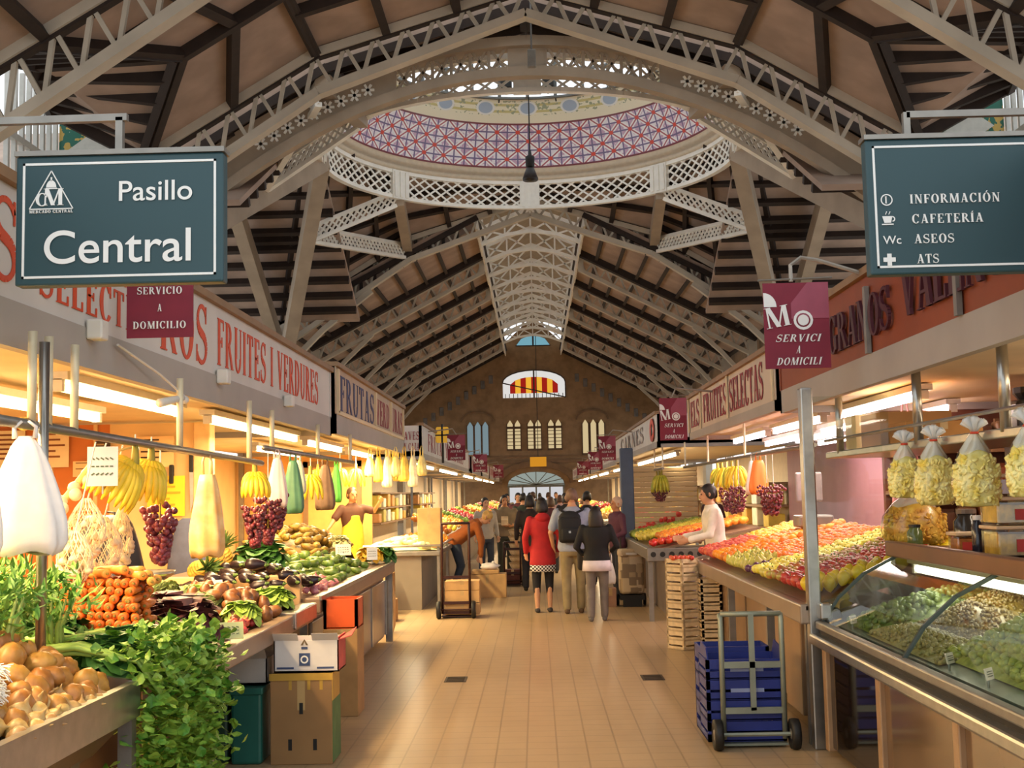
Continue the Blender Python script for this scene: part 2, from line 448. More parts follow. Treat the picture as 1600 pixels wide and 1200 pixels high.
# ---- far nave roof with open monitor along the ridge
for s, nm in ((1, 'left'), (-1, 'right')):
    roof_panel('far_roof_'+nm, (-8.3*s, 38.9, 7.38), (-8.3*s, 76.4, 7.38), (-1.75*s, 76.4, 10.74), (-1.75*s, 38.9, 10.74), 1, 9, inside=V((0, 55, 3)), bw=.12, bh=.16)
    mb = MB()
    for k in range(6):
        y = 45.15+6.25*k-.32; mb.bar((-8.3*s, y, 7.24), (-1.8*s, y, 10.6), .34, .26, (0, 0, 1))
    struct('far_rafters_'+nm, mb, M_beam)
    mb = MB()
    for k in range(37):
        y = 39+k*1.0; mb.box((-1.82*s-.05, y-.06, 10.6), (-1.82*s+.05, y+.06, 12.0))
    for k in range(6): mb.box((-1.82*s-.02, 39, 10.5+k*.25), (-1.82*s+.02, 76, 10.64+k*.25))
    struct('ridge_monitor_louvre_'+nm, mb, M_ironw)
    struct('ridge_monitor_roof_'+nm, MB().poly([(-2.0*s, 39, 11.95), (-2.0*s, 76, 11.95), (0, 76, 12.7), (0, 39, 12.7)], (0, 0, .1)), mat('monitor_boards', '#a39279', .7, 0, .08, 2))
# gable infill over the far truss, and the upper side walls with their round arches
for s, nm in ((1, 'left'), (-1, 'right')):
    struct('crossing_gable_'+nm, MB().poly([(-8.4*s, 39.1, 6.9), (-8.4*s, 39.1, 7.7), (-4*s, 39.1, 10.3), (-1.9*s, 39.1, 11.0), (-1.9*s, 39.1, 10.3)], (0, .1, 0)), M_sheet)
    mb = MB()
    for k in range(13): x = -2.4-.45*k; zt = roof_z(-abs(x)); mb.box((x*s-.05, 39.0, max(7.0, 10.9-.52*(abs(x)-1.78)-.55)), (x*s+.05, 39.1, min(zt+.1, 10.9-.52*(abs(x)-1.78)+.45)))
    struct('crossing_gable_studs_'+nm, mb, M_beam)
    mb = MB(); mb.box((-8.55*s-.1, 39, 5.6), (-8.55*s+.1, 76, 7.5))
    for k in range(6):
        y0 = 42.0+6.25*k
        for i in range(10):
            a, b = PI*i/10, PI*(i+1)/10; mb.bar((-8.4*s, y0+2.6*math.cos(a), 5.3+1.5*math.sin(a)), (-8.4*s, y0+2.6*math.cos(b), 5.3+1.5*math.sin(b)), .2, .25, (1, 0, 0))
    struct('wall_'+nm, mb, M_stone)
    struct('ridge_monitor_fascia_'+nm, MB().box((-1.74*s-.03, 39, 10.3), (-1.74*s+.03, 76, 10.8)), M_ironw)
# ---- crossing roof
R0, CY0 = 5.4, 31.0
n45 = R0*math.sqrt(.5)
for s, nm in ((1, 'left'), (-1, 'right')):
    for t, fn in ((1, 'far'), (-1, 'near')):
        ye = CY0+8*t; yn = CY0+n45*t
        roof_panel('crossing_corner_roof_%s_%s' % (fn, nm), (-8.2*s, ye, 7.5), (-4*s, ye, 10.1), (-n45*1.08*s, CY0+n45*1.08*t, 11.3), (-R0*1.08*s, CY0, 11.3), 4, 7, last=False, bw=.14, bh=.18)
        roof_panel('crossing_top_roof_%s_%s' % (fn, nm), (-4*s, ye, 10.1), (0, ye, 11.3), (0, CY0+R0*1.08*t, 11.4), (-n45*1.08*s, CY0+n45*1.08*t, 11.3), 3, 3, last=False, bw=.14, bh=.18)
        roof_panel('crossing_side_roof_%s_%s' % (fn, nm), (-8.2*s, ye, 7.5), (-R0*s, CY0, 11.1), (-8.2*s, CY0, 11.1), (-8.2*s, ye, 7.5), 2, 1, edge=False)
        roof_panel('transept_roof_%s_%s' % (fn, nm), (-5.6*s, ye, 7.35), (-15*s, ye, 7.35), (-15*s, CY0, 11.25), (-5.6*s, CY0, 11.25), 1, 11, edge=False, bw=.16, bh=.22)
        # clerestory over the transept eaves, seen above the stalls
        mb = MB()
        for k in range(9):
            x = -8.6-.75*k; mb.box((x*s-.05, ye+.05*t, 6.3), (x*s+.05, ye+.15*t, 7.3))
        mb.box((-15*s, ye, 6.1), (-8.3*s, ye+.2*t, 6.35)) if s > 0 else mb.box((8.3, ye, 6.1), (15, ye+.2*t, 6.35))
        struct('transept_clerestory_%s_%s' % (fn, nm), mb, M_ironb)
# ---- trusses
def truss(y, name='roof_truss', top=PROF, dep=0.8, cw=0.26, ch=0.16, step=0.62, m=M_iron, apex=True, close=0.45, half=None):
    mb = MB()
    L = [V((x, y, z)) for x, z in top]; Rr = [V((-x, y, z)) for x, z in top[::-1]][1:]
    pts = L+Rr
    bot = []
    for i, p in enumerate(pts):
        t = abs(p.x)/8.3
        bot.append(V((p.x*(1-.02), y, p.z-dep*(1-close*(1-t)))))
    for q in (pts, bot):
        for a, b in zip(q, q[1:]): mb.bar(a, b, cw, ch)
    k = 0
    for a, b, c, d in zip(pts, pts[1:], bot, bot[1:]):
        n = max(2, round((b-a).length/step))
        for i in range(n):
            t0, t1, tm = i/n, (i+1)/n, (i+.5)/n
            mb.bar(a.lerp(b, t0), c.lerp(d, tm), .07, .07, (0, 1, 0)); mb.bar(c.lerp(d, tm), a.lerp(b, t1), .07, .07, (0, 1, 0))
    for s in (1, -1):
        mb.box((-8.15*s-.16, y-.16, 0), (-8.15*s+.16, y+.16, 7.5))
    for s in ((1, -1) if y > 30 else ()):      # curved knee braces down to the columns
        q = [V((-8.0*s, y, 5.2)), V((-7.7*s, y, 6.2)), V((-6.8*s, y, 7.1)), V((-5.2*s, y, 8.35))]
        for a, b in zip(q, q[1:]): mb.bar(a, b, cw*.9, ch)
    return struct(name, mb, m)
for y in (16.6, 22.2): truss(y, dep=.95)
truss(39.0, m=M_iron, dep=.85)
def slope_truss(y, s):
    mb = MB(); A, B = V((-8.3*s, y, 7.2)), V((-1.8*s, y, 10.5)); d = V((0, 0, -.62))
    mb.bar(A, B, .26, .13); mb.bar(A+d, B+d*.8, .26, .13); n = 13
    for i in range(n):
        p, q = A.lerp(B, i/n), A.lerp(B, (i+1)/n); e = d*(1-.2*(i+.5)/n)
        mb.bar(p, (p+q)/2+e, .07, .07, (0, 1, 0)); mb.bar((p+q)/2+e, q, .07, .07, (0, 1, 0))
    q = [V((-8.0*s, y, 5.0)), V((-7.7*s, y, 6.0)), V((-7.0*s, y, 6.8)), V((-6.0*s, y, 7.75))]
    for a, b in zip(q, q[1:]): mb.bar(a, b, .22, .14)
    mb.box((-8.15*s-.16, y-.16, 0), (-8.15*s+.16, y+.16, 7.2))
    mb.box((-1.86*s-.1, y-.12, 9.95), (-1.86*s+.1, y+.12, 10.7))
    return struct('slope_truss', mb, M_iron)
for k in range(5): slope_truss(45.15+k*6.25, 1); slope_truss(45.15+k*6.25, -1)
# monitor trusses, white, crossing the ridge opening
for k in range(10):
    y = 42.0+k*3.125; mb = MB()
    up = [V((-1.75, y, 10.95)), V((-.9, y, 11.32)), V((0, y, 11.65)), V((.9, y, 11.32)), V((1.75, y, 10.95))]
    lo = [V((-1.75, y, 10.4)), V((-.9, y, 10.72)), V((0, y, 10.85)), V((.9, y, 10.72)), V((1.75, y, 10.4))]
    for q in (up, lo):
        for a, b in zip(q, q[1:]): mb.bar(a, b, .16, .12)
    for i in range(4): mb.bar(up[i], lo[i+1], .06, .06, (0, 1, 0)); mb.bar(lo[i], up[i+1], .06, .06, (0, 1, 0))
    for i in range(5): mb.bar(up[i], lo[i], .06, .06, (0, 1, 0))
    struct('ridge_monitor_truss', mb, M_ironw)
# gable of the ridge monitor facing the crossing
mb = MB()
for a, b in (((-1.95, 39, 11.0), (0, 39, 12.3)), ((0, 39, 12.3), (1.95, 39, 11.0)), ((-1.95, 39, 10.6), (-1.95, 39, 11.1)), ((1.95, 39, 10.6), (1.95, 39, 11.1))): mb.bar(a, b, .25, .2)
struct('ridge_monitor_gable', mb, M_ironb)
# ---- deep arch on the near side of the crossing
mb = MB(); ya = 23.8
def arch_top(x): return 10.72-.052*x*x-.012*abs(x)
def arch_bot(x): return 10.12-.06*x*x
xs = [-7.6+15.2*i/40 for i in range(41)]
for a, b in zip(xs, xs[1:]):
    mb.bar((a, ya, arch_top(a)), (b, ya, arch_top(b)), .4, .2); mb.bar((a, ya, arch_bot(a)), (b, ya, arch_bot(b)), .24, .2)
    xm = abs((a+b)/2)
    if xm > 2.75 or xm < .35:
        mb.poly([(a, ya-.03, arch_bot(a)), (b, ya-.03, arch_bot(b)), (b, ya-.03, arch_top(b)), (a, ya-.03, arch_top(a))], (0, .06, 0))
    else:
        mb.bar((a, ya, arch_bot(a)), (b, ya, arch_top(b)), .05, .05, (0, 1, 0)); mb.bar((a, ya, arch_top(a)), (b, ya, arch_bot(b)), .05, .05, (0, 1, 0))
        mb.bar((a, ya, arch_bot(a)), (a, ya, arch_top(a)), .06, .06, (0, 1, 0))
struct('crossing_arch', mb, M_ironb)
mb = MB()
for s in (1, -1):
    for k in range(9):
        x = s*(3.2+k*.27); z = (arch_top(x)+arch_bot(x))/2
        for a in range(3):
            d = V((math.cos(a*PI/3), 0, math.sin(a*PI/3)))*.13
            mb.bar(V((x, ya-.05, z))-d, V((x, ya-.05, z))+d, .05, .03, (0, 1, 0))
struct('arch_rosettes', mb, M_ironw)
# ---- ribs and lattice beams of the crossing
def lattice_beam(mb, A, B, d, n, w=.05):
    A, B = V(A), V(B); dz = V((0, 0, d))
    mb.bar(A, B, .14, .1); mb.bar(A-dz, B-dz, .14, .1)
    for i in range(n):
        a, b = A.lerp(B, i/n), A.lerp(B, (i+1)/n)
        mb.bar(a, b-dz, w, w, (0, 1, 0)); mb.bar(a-dz, b, w, w, (0, 1, 0))
        m_ = A.lerp(B, (i+.5)/n); mb.bar(m_, b-dz*.5, w, w, (0, 1, 0)); mb.bar(m_-dz, b-dz*.5, w, w, (0, 1, 0)); mb.bar(a-dz*.5, m_, w, w, (0, 1, 0)); mb.bar(a-dz*.5, m_-dz, w, w, (0, 1, 0))
for s, nm in ((1, 'left'), (-1, 'right')):
    for t in (1, -1):
        mb = MB()
        mb.bar((-8.05*s, CY0+8*t, 6.0), (-R0*s, CY0, 10.45), .38, .5); mb.bar((-8.25*s, CY0+8*t, 6.6), (-8.1*s, CY0, 10.6), .34, .5)
        mb.bar((-8.05*s, CY0+8*t, 4.6), (-8.05*s, CY0+8*t, 6.2), .4, .4)
        struct('crossing_rib', mb, M_ironb)
        mb = MB(); mb.bar((-n45*s, CY0+n45*t, 10.3), (-4*s, CY0+7.9*t, 9.75), .3, .36)
        struct('ring_strut', mb, M_ironb)
        P = (-6.25*s, CY0+2.9*t, 9.35); mb = MB()
        lattice_beam(mb, P, (-n45*s*1.02, CY0+n45*t, 10.55), .42, 7); lattice_beam(mb, P, (-4.1*s, CY0+7.8*t, 9.8), .42, 13)
        struct('lattice_beam', mb, M_ironw)
    mb = MB(); A, B = V((-R0*s, CY0, 11.1)), V((-7.9*s, CY0, 10.7))
    mb.bar(A, B, .2, .14); q = [V((-R0*s, CY0, 10.45)), V((-6.3*s, CY0, 10.55)), V((-7.2*s, CY0, 10.5)), V((-7.9*s, CY0, 10.3))]
    for a, b in zip(q, q[1:]): mb.bar(a, b, .24, .14)
    for i in range(8): mb.bar(A.lerp(B, i/8), V((-R0*s-(2.5*(i+.5)/8)*s, CY0, 10.5)), .07, .07, (0, 1, 0)); mb.bar(V((-R0*s-(2.5*(i+.5)/8)*s, CY0, 10.5)), A.lerp(B, (i+1)/8), .07, .07, (0, 1, 0))
    struct('transept_bracket', mb, M_ironw)

# ---- dome
dome = thing('dome', 'tiled dome over the crossing, ringed by white lattice', 'dome', (0, CY0, 10.3), kind='structure')
def cyl(r, a, z): return V((r*math.cos(a), CY0+r*math.sin(a), z))
N = 96
mb = MB()
for zz, hh in ((10.36, .1), (11.12, .12)):
    for i in range(N): mb.bar(cyl(R0, 2*PI*i/N, zz), cyl(R0, 2*PI*(i+1)/N, zz), .16, hh)
per = 10
for k in range(8):
    a0 = PI/2+k*PI/4+.055; a1 = PI/2+(k+1)*PI/4-.055; n = per
    for i in range(-2, n+1):
        for sgn in (1, -1):
            u0, u1 = i/n, (i+2.6)/n
            v0, v1 = 0, 1
            if u0 < 0: v0 = -u0/(u1-u0); u0 = 0
            if u1 > 1: v1 = 1-(u1-1)/(u1-u0) if u0 < 1 else 0; u1 = 1
            if v1 <= v0: continue
            f = lambda u, v: cyl(R0, a0+(a1-a0)*u, 10.42+.66*(v if sgn > 0 else 1-v))
            um, vm = (u0+u1)/2, (v0+v1)/2
            mb.bar(f(u0, v0), f(um, vm), .03, .05, (0, 0, 1)); mb.bar(f(um, vm), f(u1, v1), .03, .05, (0, 0, 1))
part('ring_girder', mb, M_ironw, dome)
mb = MB()
for k in range(8):
    a = PI/2+k*PI/4; c = cyl(R0-.02, a, 0)
    M = Matrix.Translation((c.x, c.y, 0)) @ Matrix.Rotation(a, 4, 'Z')
    mb.box((-.1, -.3, 10.3), (.04, .3, 11.15), M)
    for q in (-.2, 0, .2): mb.box((-.13, q-.05, 10.36), (-.09, q+.05, 11.1), M)
part('node_plate', mb, mat('white_plate', '#eeeae0', .5, 0, .03), dome)
mb = MB()
prof = [(5.48, 11.15), (5.3, 11.17), (5.24, 11.25), (5.3, 11.32), (5.14, 11.36), (5.16, 11.46), (5.12, 11.5)]
rings = [[cyl(r, -2*PI*i/N, z) for i in range(N)] for r, z in prof]
part('cornice', mb.loft(rings, False), mat('dome_cornice', '#d5c6ae', .6, 0, .05), dome, True)
def uv_band(name, prof, m):
    mb = MB(); mb.uv = []
    rings = []
    tot = sum(math.hypot(a[0]-b[0], a[1]-b[1]) for a, b in zip(prof, prof[1:])); d = 0
    for j, (r, z) in enumerate(prof):
        if j: d += math.hypot(r-prof[j-1][0], z-prof[j-1][1])
        rings.append([cyl(r, -2*PI*i/(N), z) for i in range(N+1)]); mb.uv += [(i/N, d/tot) for i in range(N+1)]
    vs = [p for q in rings for p in q]; fs = []
    for j in range(len(prof)-1):
        for i in range(N): a = j*(N+1)+i; fs.append((a, a+1, a+N+2, a+N+1))
    mb.add(vs, fs); return part(name, mb, m, dome, True)
g = NG('dome_trellis_tiles', .35)
u = g.f('MULTIPLY', g.co('UV', 0), 48); v = g.f('MULTIPLY', g.co('UV', 1), 2.5)
dg_ = g.f('MAXIMUM', g.line(g.f('ADD', u, v), 1, .3), g.line(g.f('SUBTRACT', u, v), 1, .3))
dk = g.f('MAXIMUM', g.line(g.f('ADD', u, v), 1, .1), g.line(g.f('SUBTRACT', u, v), 1, .1))
ort = g.f('MAXIMUM', g.line(g.f('ADD', u, .25), .5, .07), g.line(g.f('ADD', v, .25), .5, .08))
fu = g.f('SUBTRACT', g.f('FRACT', g.f('ADD', g.f('ADD', u, v), 0)), .5); fv = g.f('SUBTRACT', g.f('FRACT', g.f('SUBTRACT', u, v)), .5)
ds = g.f('ADD', g.f('MULTIPLY', fu, fu), g.f('MULTIPLY', fv, fv))
base = g.mix(g.f('GREATER_THAN', g.noise(5, 2), .5), '#ece4ea', '#cba8c0')
c = g.mix(dg_, base, '#f4f0ee'); c = g.mix(ort, c, '#76688e'); c = g.mix(dk, c, '#b05a66'); c = g.mix(g.f('LESS_THAN', ds, .024), c, '#d85040')
c = g.mix(g.f('LESS_THAN', g.f('ABSOLUTE', g.f('SUBTRACT', g.co('UV', 1), .5)), .46), '#7a3a44', c)
uv_band('tile_band', [(5.12, 11.5), (5.02, 11.95), (4.86, 12.4), (4.68, 12.75)], g.done(c))
g = NG('dome_cream_band', .5)
u = g.f('SUBTRACT', g.f('FRACT', g.f('MULTIPLY', g.co('UV', 0), 22)), .5); v = g.f('SUBTRACT', g.co('UV', 1), .62)
ru = g.f('MULTIPLY', u, 1.3); rr = g.f('ADD', g.f('MULTIPLY', ru, ru), g.f('MULTIPLY', v, v))
c = g.mix(g.f('LESS_THAN', g.f('ABSOLUTE', g.f('SUBTRACT', g.f('ABSOLUTE', v), .13)), .05), '#efe8cf', '#cfc487')
c = g.mix(g.f('MULTIPLY', g.f('GREATER_THAN', g.noise(9, 2), .58), g.f('LESS_THAN', g.f('ABSOLUTE', v), .3)), c, '#a3a98c')
c = g.mix(g.f('LESS_THAN', rr, .085), c, '#e8e8e4'); c = g.mix(g.f('LESS_THAN', rr, .05), c, '#a9b9cc')
uv_band('medallion_band', [(4.68, 12.75), (4.48, 13.05), (4.3, 13.38)], g.done(c))
mb = MB()
for i in range(32):
    a = 2*PI*i/32; mb.bar(cyl(4.25, a, 13.38), cyl(4.25, a, 15.6), .09 if i % 4 else .3, .1, (1, 0, 0))
for z in (13.38, 14.1, 14.7, 15.6):
    for i in range(64): mb.bar(cyl(4.25, 2*PI*i/64, z), cyl(4.25, 2*PI*(i+1)/64, z), .1, .06)
part('lantern_window_frame', mb, mat('grey_window_iron', '#6f706c', .5, 0, .05), dome)
mb = MB(); cup = ((4.3, 15.6), (4.0, 16.6), (3.2, 17.6), (2, 18.3), (.1, 18.6))
for i in range(16):
    for (r0, z0), (r1, z1) in zip(cup, cup[1:]): mb.bar(cyl(r0, 2*PI*i/16, z0), cyl(r1, 2*PI*i/16, z1), .14, .14)
for r, z in cup[1:-1]:
    for i in range(32): mb.bar(cyl(r, 2*PI*i/32, z), cyl(r, 2*PI*(i+1)/32, z), .1, .1)
part('cupola_ribs', mb, mat('cupola_inside', '#cfc8ba', .7, 0, .08), dome)
mb = MB(); rings = [[cyl(r, -2*PI*i/48, z) for i in range(48)] for r, z in cup]
part('unseen_cupola_glass', mb.loft(rings, False), glass('unseen_cupola_glass', '#eef2f2', .97), dome, True)  # cupola out of view, glazed to send more skylight down on the ring
mb = MB()
for i in range(16): mb.bar(cyl(4.55, PI/2+2*PI*(i+.5)/16, 13.05), cyl(4.1, PI/2+2*PI*(i+.5)/16, 13.65), .04, .04)
part('window_lever', mb, M_black, dome)
for x in (-.62, .62):
    fl = thing('floodlight', 'black floodlight box under the dome windows, %s of two' % ('left' if x < 0 else 'right'), 'floodlight', (x, 35.1, 13.55), 'dome floodlights')
    part('housing', MB().bbox((x-.17, 34.9, 13.62), (x+.17, 35.2, 13.98), .03), M_black, fl); part('bracket', MB().box((x-.03, 35.0, 13.5), (x+.03, 35.25, 13.64)), M_black, fl)
# hanging lamp on a long cable
lp = thing('pendant_lamp', 'dark lamp hanging on a long cable beneath the dome', 'lamp', (0.03, 30.5, 9.55))
part('cable', MB().tube([(.03, 30.5, 10.4), (.03, 30.5, 18.4)], .018, 6), M_black, lp)
part('lamp_cap', MB().lathe([(.02, .35), (.11, .36), (.12, .62), (.05, .66), (.03, .8)], 14, Matrix.Translation((.03, 30.5, 9.65))), M_black, lp, True)
part('lamp_shade', MB().lathe([(.0, -.02), (.19, 0), (.2, .06), (.1, .33), (.03, .36)], 16, Matrix.Translation((.03, 30.5, 9.65))), mat('lamp_brown', '#2c2522', .4, .3), lp, True)
ct = thing('hanging_cable', 'cable with grey junction box hanging in front of the near arch', 'cable', (.1, 22.9, 9.9))
part('wire', MB().tube([(.1, 22.9, 10.0), (.1, 22.9, 11.2)], .02, 6), mat('grey_cable', '#55504a', .5), ct); part('junction_box', MB().bbox((.02, 22.84, 9.9), (.18, 22.96, 10.25), .02), mat('grey_box', '#77726a', .5), ct)

# ---- end wall
YW = 76
struct('wall_back', MB().poly([(-9, YW, 0), (9, YW, 0), (9, YW, 7.2), (4, YW, 10.3), (1.9, YW, 11), (0, YW, 12.8), (-1.9, YW, 11), (-4, YW, 10.3), (-9, YW, 7.2)], (0, .4, 0)), M_stone)
mb = MB()
for s in (1, -1):
    for k in range(9): x = s*(2.7+k*.52); z = 8.9-.36*k*.9; mb.bbox((x-.13, YW-.05, z-.32), (x+.13, YW, z+.2), .03)
struct('trim_1', mb, mat('wall_shields', '#6f6a66', .8, 0, .2, 3))
mb = MB()
for i in range(16):
    a, b = PI*i/16, PI*(i+1)/16
    for s in (1, -1): mb.bar((s*3.6+1.0*math.cos(a), YW-.05, 6.2+.6*math.sin(a)), (s*3.6+1.0*math.cos(b), YW-.05, 6.2+.6*math.sin(b)), .1, .1)
mb.box((-8, YW-.12, 3.55), (8, YW, 3.75)); mb.box((-8, YW-.08, 3.9), (8, YW, 4.0))
for i in range(14):
    a, b = PI*i/14, PI*(i+1)/14
    mb.bar((2.3*math.cos(a), YW-.1, 2.3+1.2*math.sin(a)), (2.3*math.cos(b), YW-.1, 2.3+1.2*math.sin(b)), .3, .35)
struct('trim_2', mb, mat('wall_moulding', '#7b5f43', .8, 0, .12, 3))
E_red, E_yel, E_wht, E_blu, E_crm = emitter('stained_red', '#b3251c', .75), emitter('stained_yellow', '#f5b63a', .95), emitter('stained_white', '#e9e6e2', .9), emitter('pale_blue_glass', '#9db4bb', .55), emitter('cream_glass', '#ecd3a0', .75)
def win(n, parts, frame, label):
    w = thing('window_%d' % n, label, 'window', (frame[0], YW-.06, frame[1]), kind='structure')
    return w
w = win(1, 0, (0, 7.65), 'red and yellow stained glass fanlight in the end wall gable')
def arch_pts(hw, z0, z1, y, n=12, sh=.55):
    return [(-hw, y, z0)]+[(hw, y, z0)]+[(hw*math.cos(PI*i/n), y, z0+(z1-z0)*(sh+(1-sh)*math.sin(PI*i/n))) for i in range(n+1)]
part('border_glass', MB().poly(arch_pts(1.95, 7.65, 9.35, YW-.02), (0, -.02, 0)), E_wht, w)
mb = MB(); mb2 = MB(); nb = 9
for i in range(nb):
    x0, x1 = -1.5+3.0*i/nb, -1.5+3.0*(i+1)/nb
    h = lambda x: 7.9+1.05*(.45+.55*math.sqrt(max(0, 1-(x/1.52)**2)))
    (mb if i % 2 == 0 or i in (0, 8) else mb2).poly([(x0, YW-.05, 7.92), (x1, YW-.05, 7.92), (x1, YW-.05, h(x1)), (x0, YW-.05, h(x0))], (0, -.01, 0))
part('red_glass', mb, E_red, w); part('yellow_glass', mb2, E_yel, w)
mb = MB(); q = arch_pts(1.97, 7.63, 9.37, YW-.08)[1:]
for a, b in zip(q, q[1:]): mb.bar(a, b, .07, .07)
for k in range(15): x = -1.8+k*.257; mb.box((x-.02, YW-.07, 7.65), (x+.02, YW-.05, 7.9))
mb.bar(q[0], q[-1], .07, .07); mb.box((-.05, YW-.1, 7.63), (.05, YW-.06, 9.4)); part('frame', mb, mat('lead', '#4c4038', .6), w)
def lancets(n, xs, hw, z0, z1, m, label, cross=False):
    w = win(n, 0, (sum(xs)/len(xs), z0), label); fb = MB()
    for x in xs:
        part('pane', MB().poly([(x-hw, YW-.03, z0), (x+hw, YW-.03, z0), (x+hw, YW-.03, z1-hw*1.6), (x+hw*.4, YW-.03, z1-.1), (x, YW-.03, z1), (x-hw*.4, YW-.03, z1-.1), (x-hw, YW-.03, z1-hw*1.6)], (0, -.02, 0)), m, w)
        fb.box((x-hw-.06, YW-.09, z0-.06), (x-hw, YW, z1-.2)); fb.box((x+hw, YW-.09, z0-.06), (x+hw+.06, YW, z1-.2)); fb.box((x-hw-.06, YW-.12, z0-.12), (x+hw+.06, YW, z0))
        if cross:
            fb.box((x-hw, YW-.07, z0+1.25), (x+hw, YW-.04, z0+1.4))
            for k in range(5): fb.box((x-hw, YW-.06, z0+.2+k*.22), (x+hw, YW-.04, z0+.24+k*.22))
    part('frame', fb, mat('window_stone', '#5f4833', .8), w)
lancets(2, (-1.55, -1.08), .17, 4.45, 6.25, E_crm, 'pair of cream lancet windows in the end wall, leftmost of three', True)
lancets(3, (-.27, .2), .17, 4.45, 6.25, E_crm, 'pair of cream lancet windows in the middle of the end wall', True)
lancets(4, (1.0, 1.47), .17, 4.45, 6.25, E_crm, 'pair of cream lancet windows in the end wall, rightmost of three', True)
lancets(5, (-4.05, -3.57, -3.1), .18, 4.1, 6.2, E_blu, 'three pale blue lancet windows left in the end wall')
lancets(6, (3.15, 3.65, 4.15), .17, 4.1, 6.2, E_crm, 'three cream lancet windows right in the end wall')
w = win(7, 0, (0, 10.6), 'small pale blue skylight window at the far ridge end')
part('pane', MB().poly([(-1.05, YW-.03, 10.95), (1.05, YW-.03, 10.95), (.75, YW-.03, 11.35), (0, YW-.03, 11.65), (-.75, YW-.03, 11.35)], (0, -.02, 0)), emitter('sky_blue_glass', '#7fb6c6', .8), w)
mb = MB(); mb.box((-.05, YW-.1, 10.9), (.05, YW-.05, 11.7)); mb.bar((-1.1, YW-.08, 10.92), (1.1, YW-.08, 10.92), .06, .06); part('frame', mb, M_beam, w)
d = thing('door_1', 'arched entrance with pale fanlight at the far end', 'door', (0, YW-.1, 0), kind='structure')
mb = MB(); mb.poly([(-1.75, YW-.05, 2.15)]+[(1.75*math.cos(PI*(1-i/12)), YW-.05, 2.25+.75*math.sin(PI*i/12)) for i in range(13)]+[(1.75, YW-.05, 2.15)], (0, -.02, 0))
part('fanlight', mb, emitter('fanlight_glass', '#b9c4bb', .6), d)
mb = MB()
for i in range(9): a = PI*i/8; mb.bar((0, YW-.1, 2.2), (1.75*math.cos(a), YW-.1, 2.25+.75*math.sin(a)), .05, .05)
mb.box((-1.8, YW-.1, 2.08), (1.8, YW-.04, 2.2)); part('fanlight_bars', mb, mat('door_grey', '#70736d', .6), d)
part('doorway_glass', MB().poly([(-1.7, YW-.05, 0), (1.7, YW-.05, 0), (1.7, YW-.05, 2.05), (-1.7, YW-.05, 2.05)], (0, -.02, 0)), emitter('daylight_doorway', '#e6e4e6', .8), d)
mb = MB()
for x in (-1.7, -.85, 0, .85, 1.7): mb.box((x-.05, YW-.12, 0), (x+.05, YW-.06, 2.1))
part('door_posts', mb, mat('door_grey', '#70736d', .6), d)
sg = thing('clock_sign', 'small orange lit sign hanging high before the far entrance', 'sign', (.1, 70.125, 3.2))
part('panel', MB().bbox((-.32, 70.08, 3.2), (.62, 70.17, 3.75), .02), emitter('orange_sign', '#e59a2b', .8), sg); part('hanger', MB().tube([(.15, 70.125, 3.75), (.15, 70.125, 10.85)], .02, 5), M_black, sg)
# ---- side clerestories near the camera
def mosaic():
    g = NG('green_white_mosaic', .4)
    v1 = g.nt.nodes.new('ShaderNodeTexVoronoi'); v1.inputs['Scale'].default_value = 6; g.nt.links.new(g.tc.outputs['Object'], v1.inputs['Vector'])
    c = g.mix(g.f('GREATER_THAN', g.noise(5, 2), .52), '#2f6d5c', '#c9a95a')
    return g.done(g.mix(g.f('LESS_THAN', v1.outputs['Distance'], .05), c, '#dcdcd2'))
Mmos = mosaic(); Mtile = mat('white_tile', '#cfcfc6', .4, 0, .05)
for s, nm in ((1, 'left'), (-1, 'right')):
    a, b = (-8.55*s, 21.95, 7.25), (-7.15*s, 22.0, 7.9)
    t = MB().poly([(-8.9*s, 22.4, 7.8), (-7.2*s, 22.4, 7.8), (-7.35*s, 22.4, 8.2), (-8.9*s, 22.4, 8.95)], (0, .08, 0))
    struct('mosaic_gable_'+nm, t, Mmos)
    struct('mosaic_lozenge_'+nm, MB().poly([(-8.7*s, 22.38, 8.35), (-8.3*s, 22.38, 8.1), (-7.75*s, 22.38, 8.25), (-8.35*s, 22.38, 8.6)], (0, -.03, 0)), Mtile)
    mb = MB()
    for k in range(8): mb.box((-8.95*s-.04, 20.2+k*.3, 6.4), (-8.95*s+.04, 20.28+k*.3, 9.3))
    mb.box((-8.95*s-.05, 16.3, 8.0), (-8.95*s+.05, 22.4, 8.12)); mb.box((-8.95*s-.05, 16.3, 6.2), (-8.95*s+.05, 22.4, 6.5))
    for k in range(6): mb.box((-8.95*s-.05, 16.4+k*.6, 6.4), (-8.95*s+.05, 16.46+k*.6, 8.6))
    struct('side_clerestory_'+nm, mb, mat('clerestory_frame', '#b8b6ae', .5, 0, .05))
    mb = MB(); mb.bar((-8.8*s, 10, 6.2), (-8.8*s, 22.4, 6.2), .3, .5); struct('eaves_beam_'+nm, mb, M_stone)
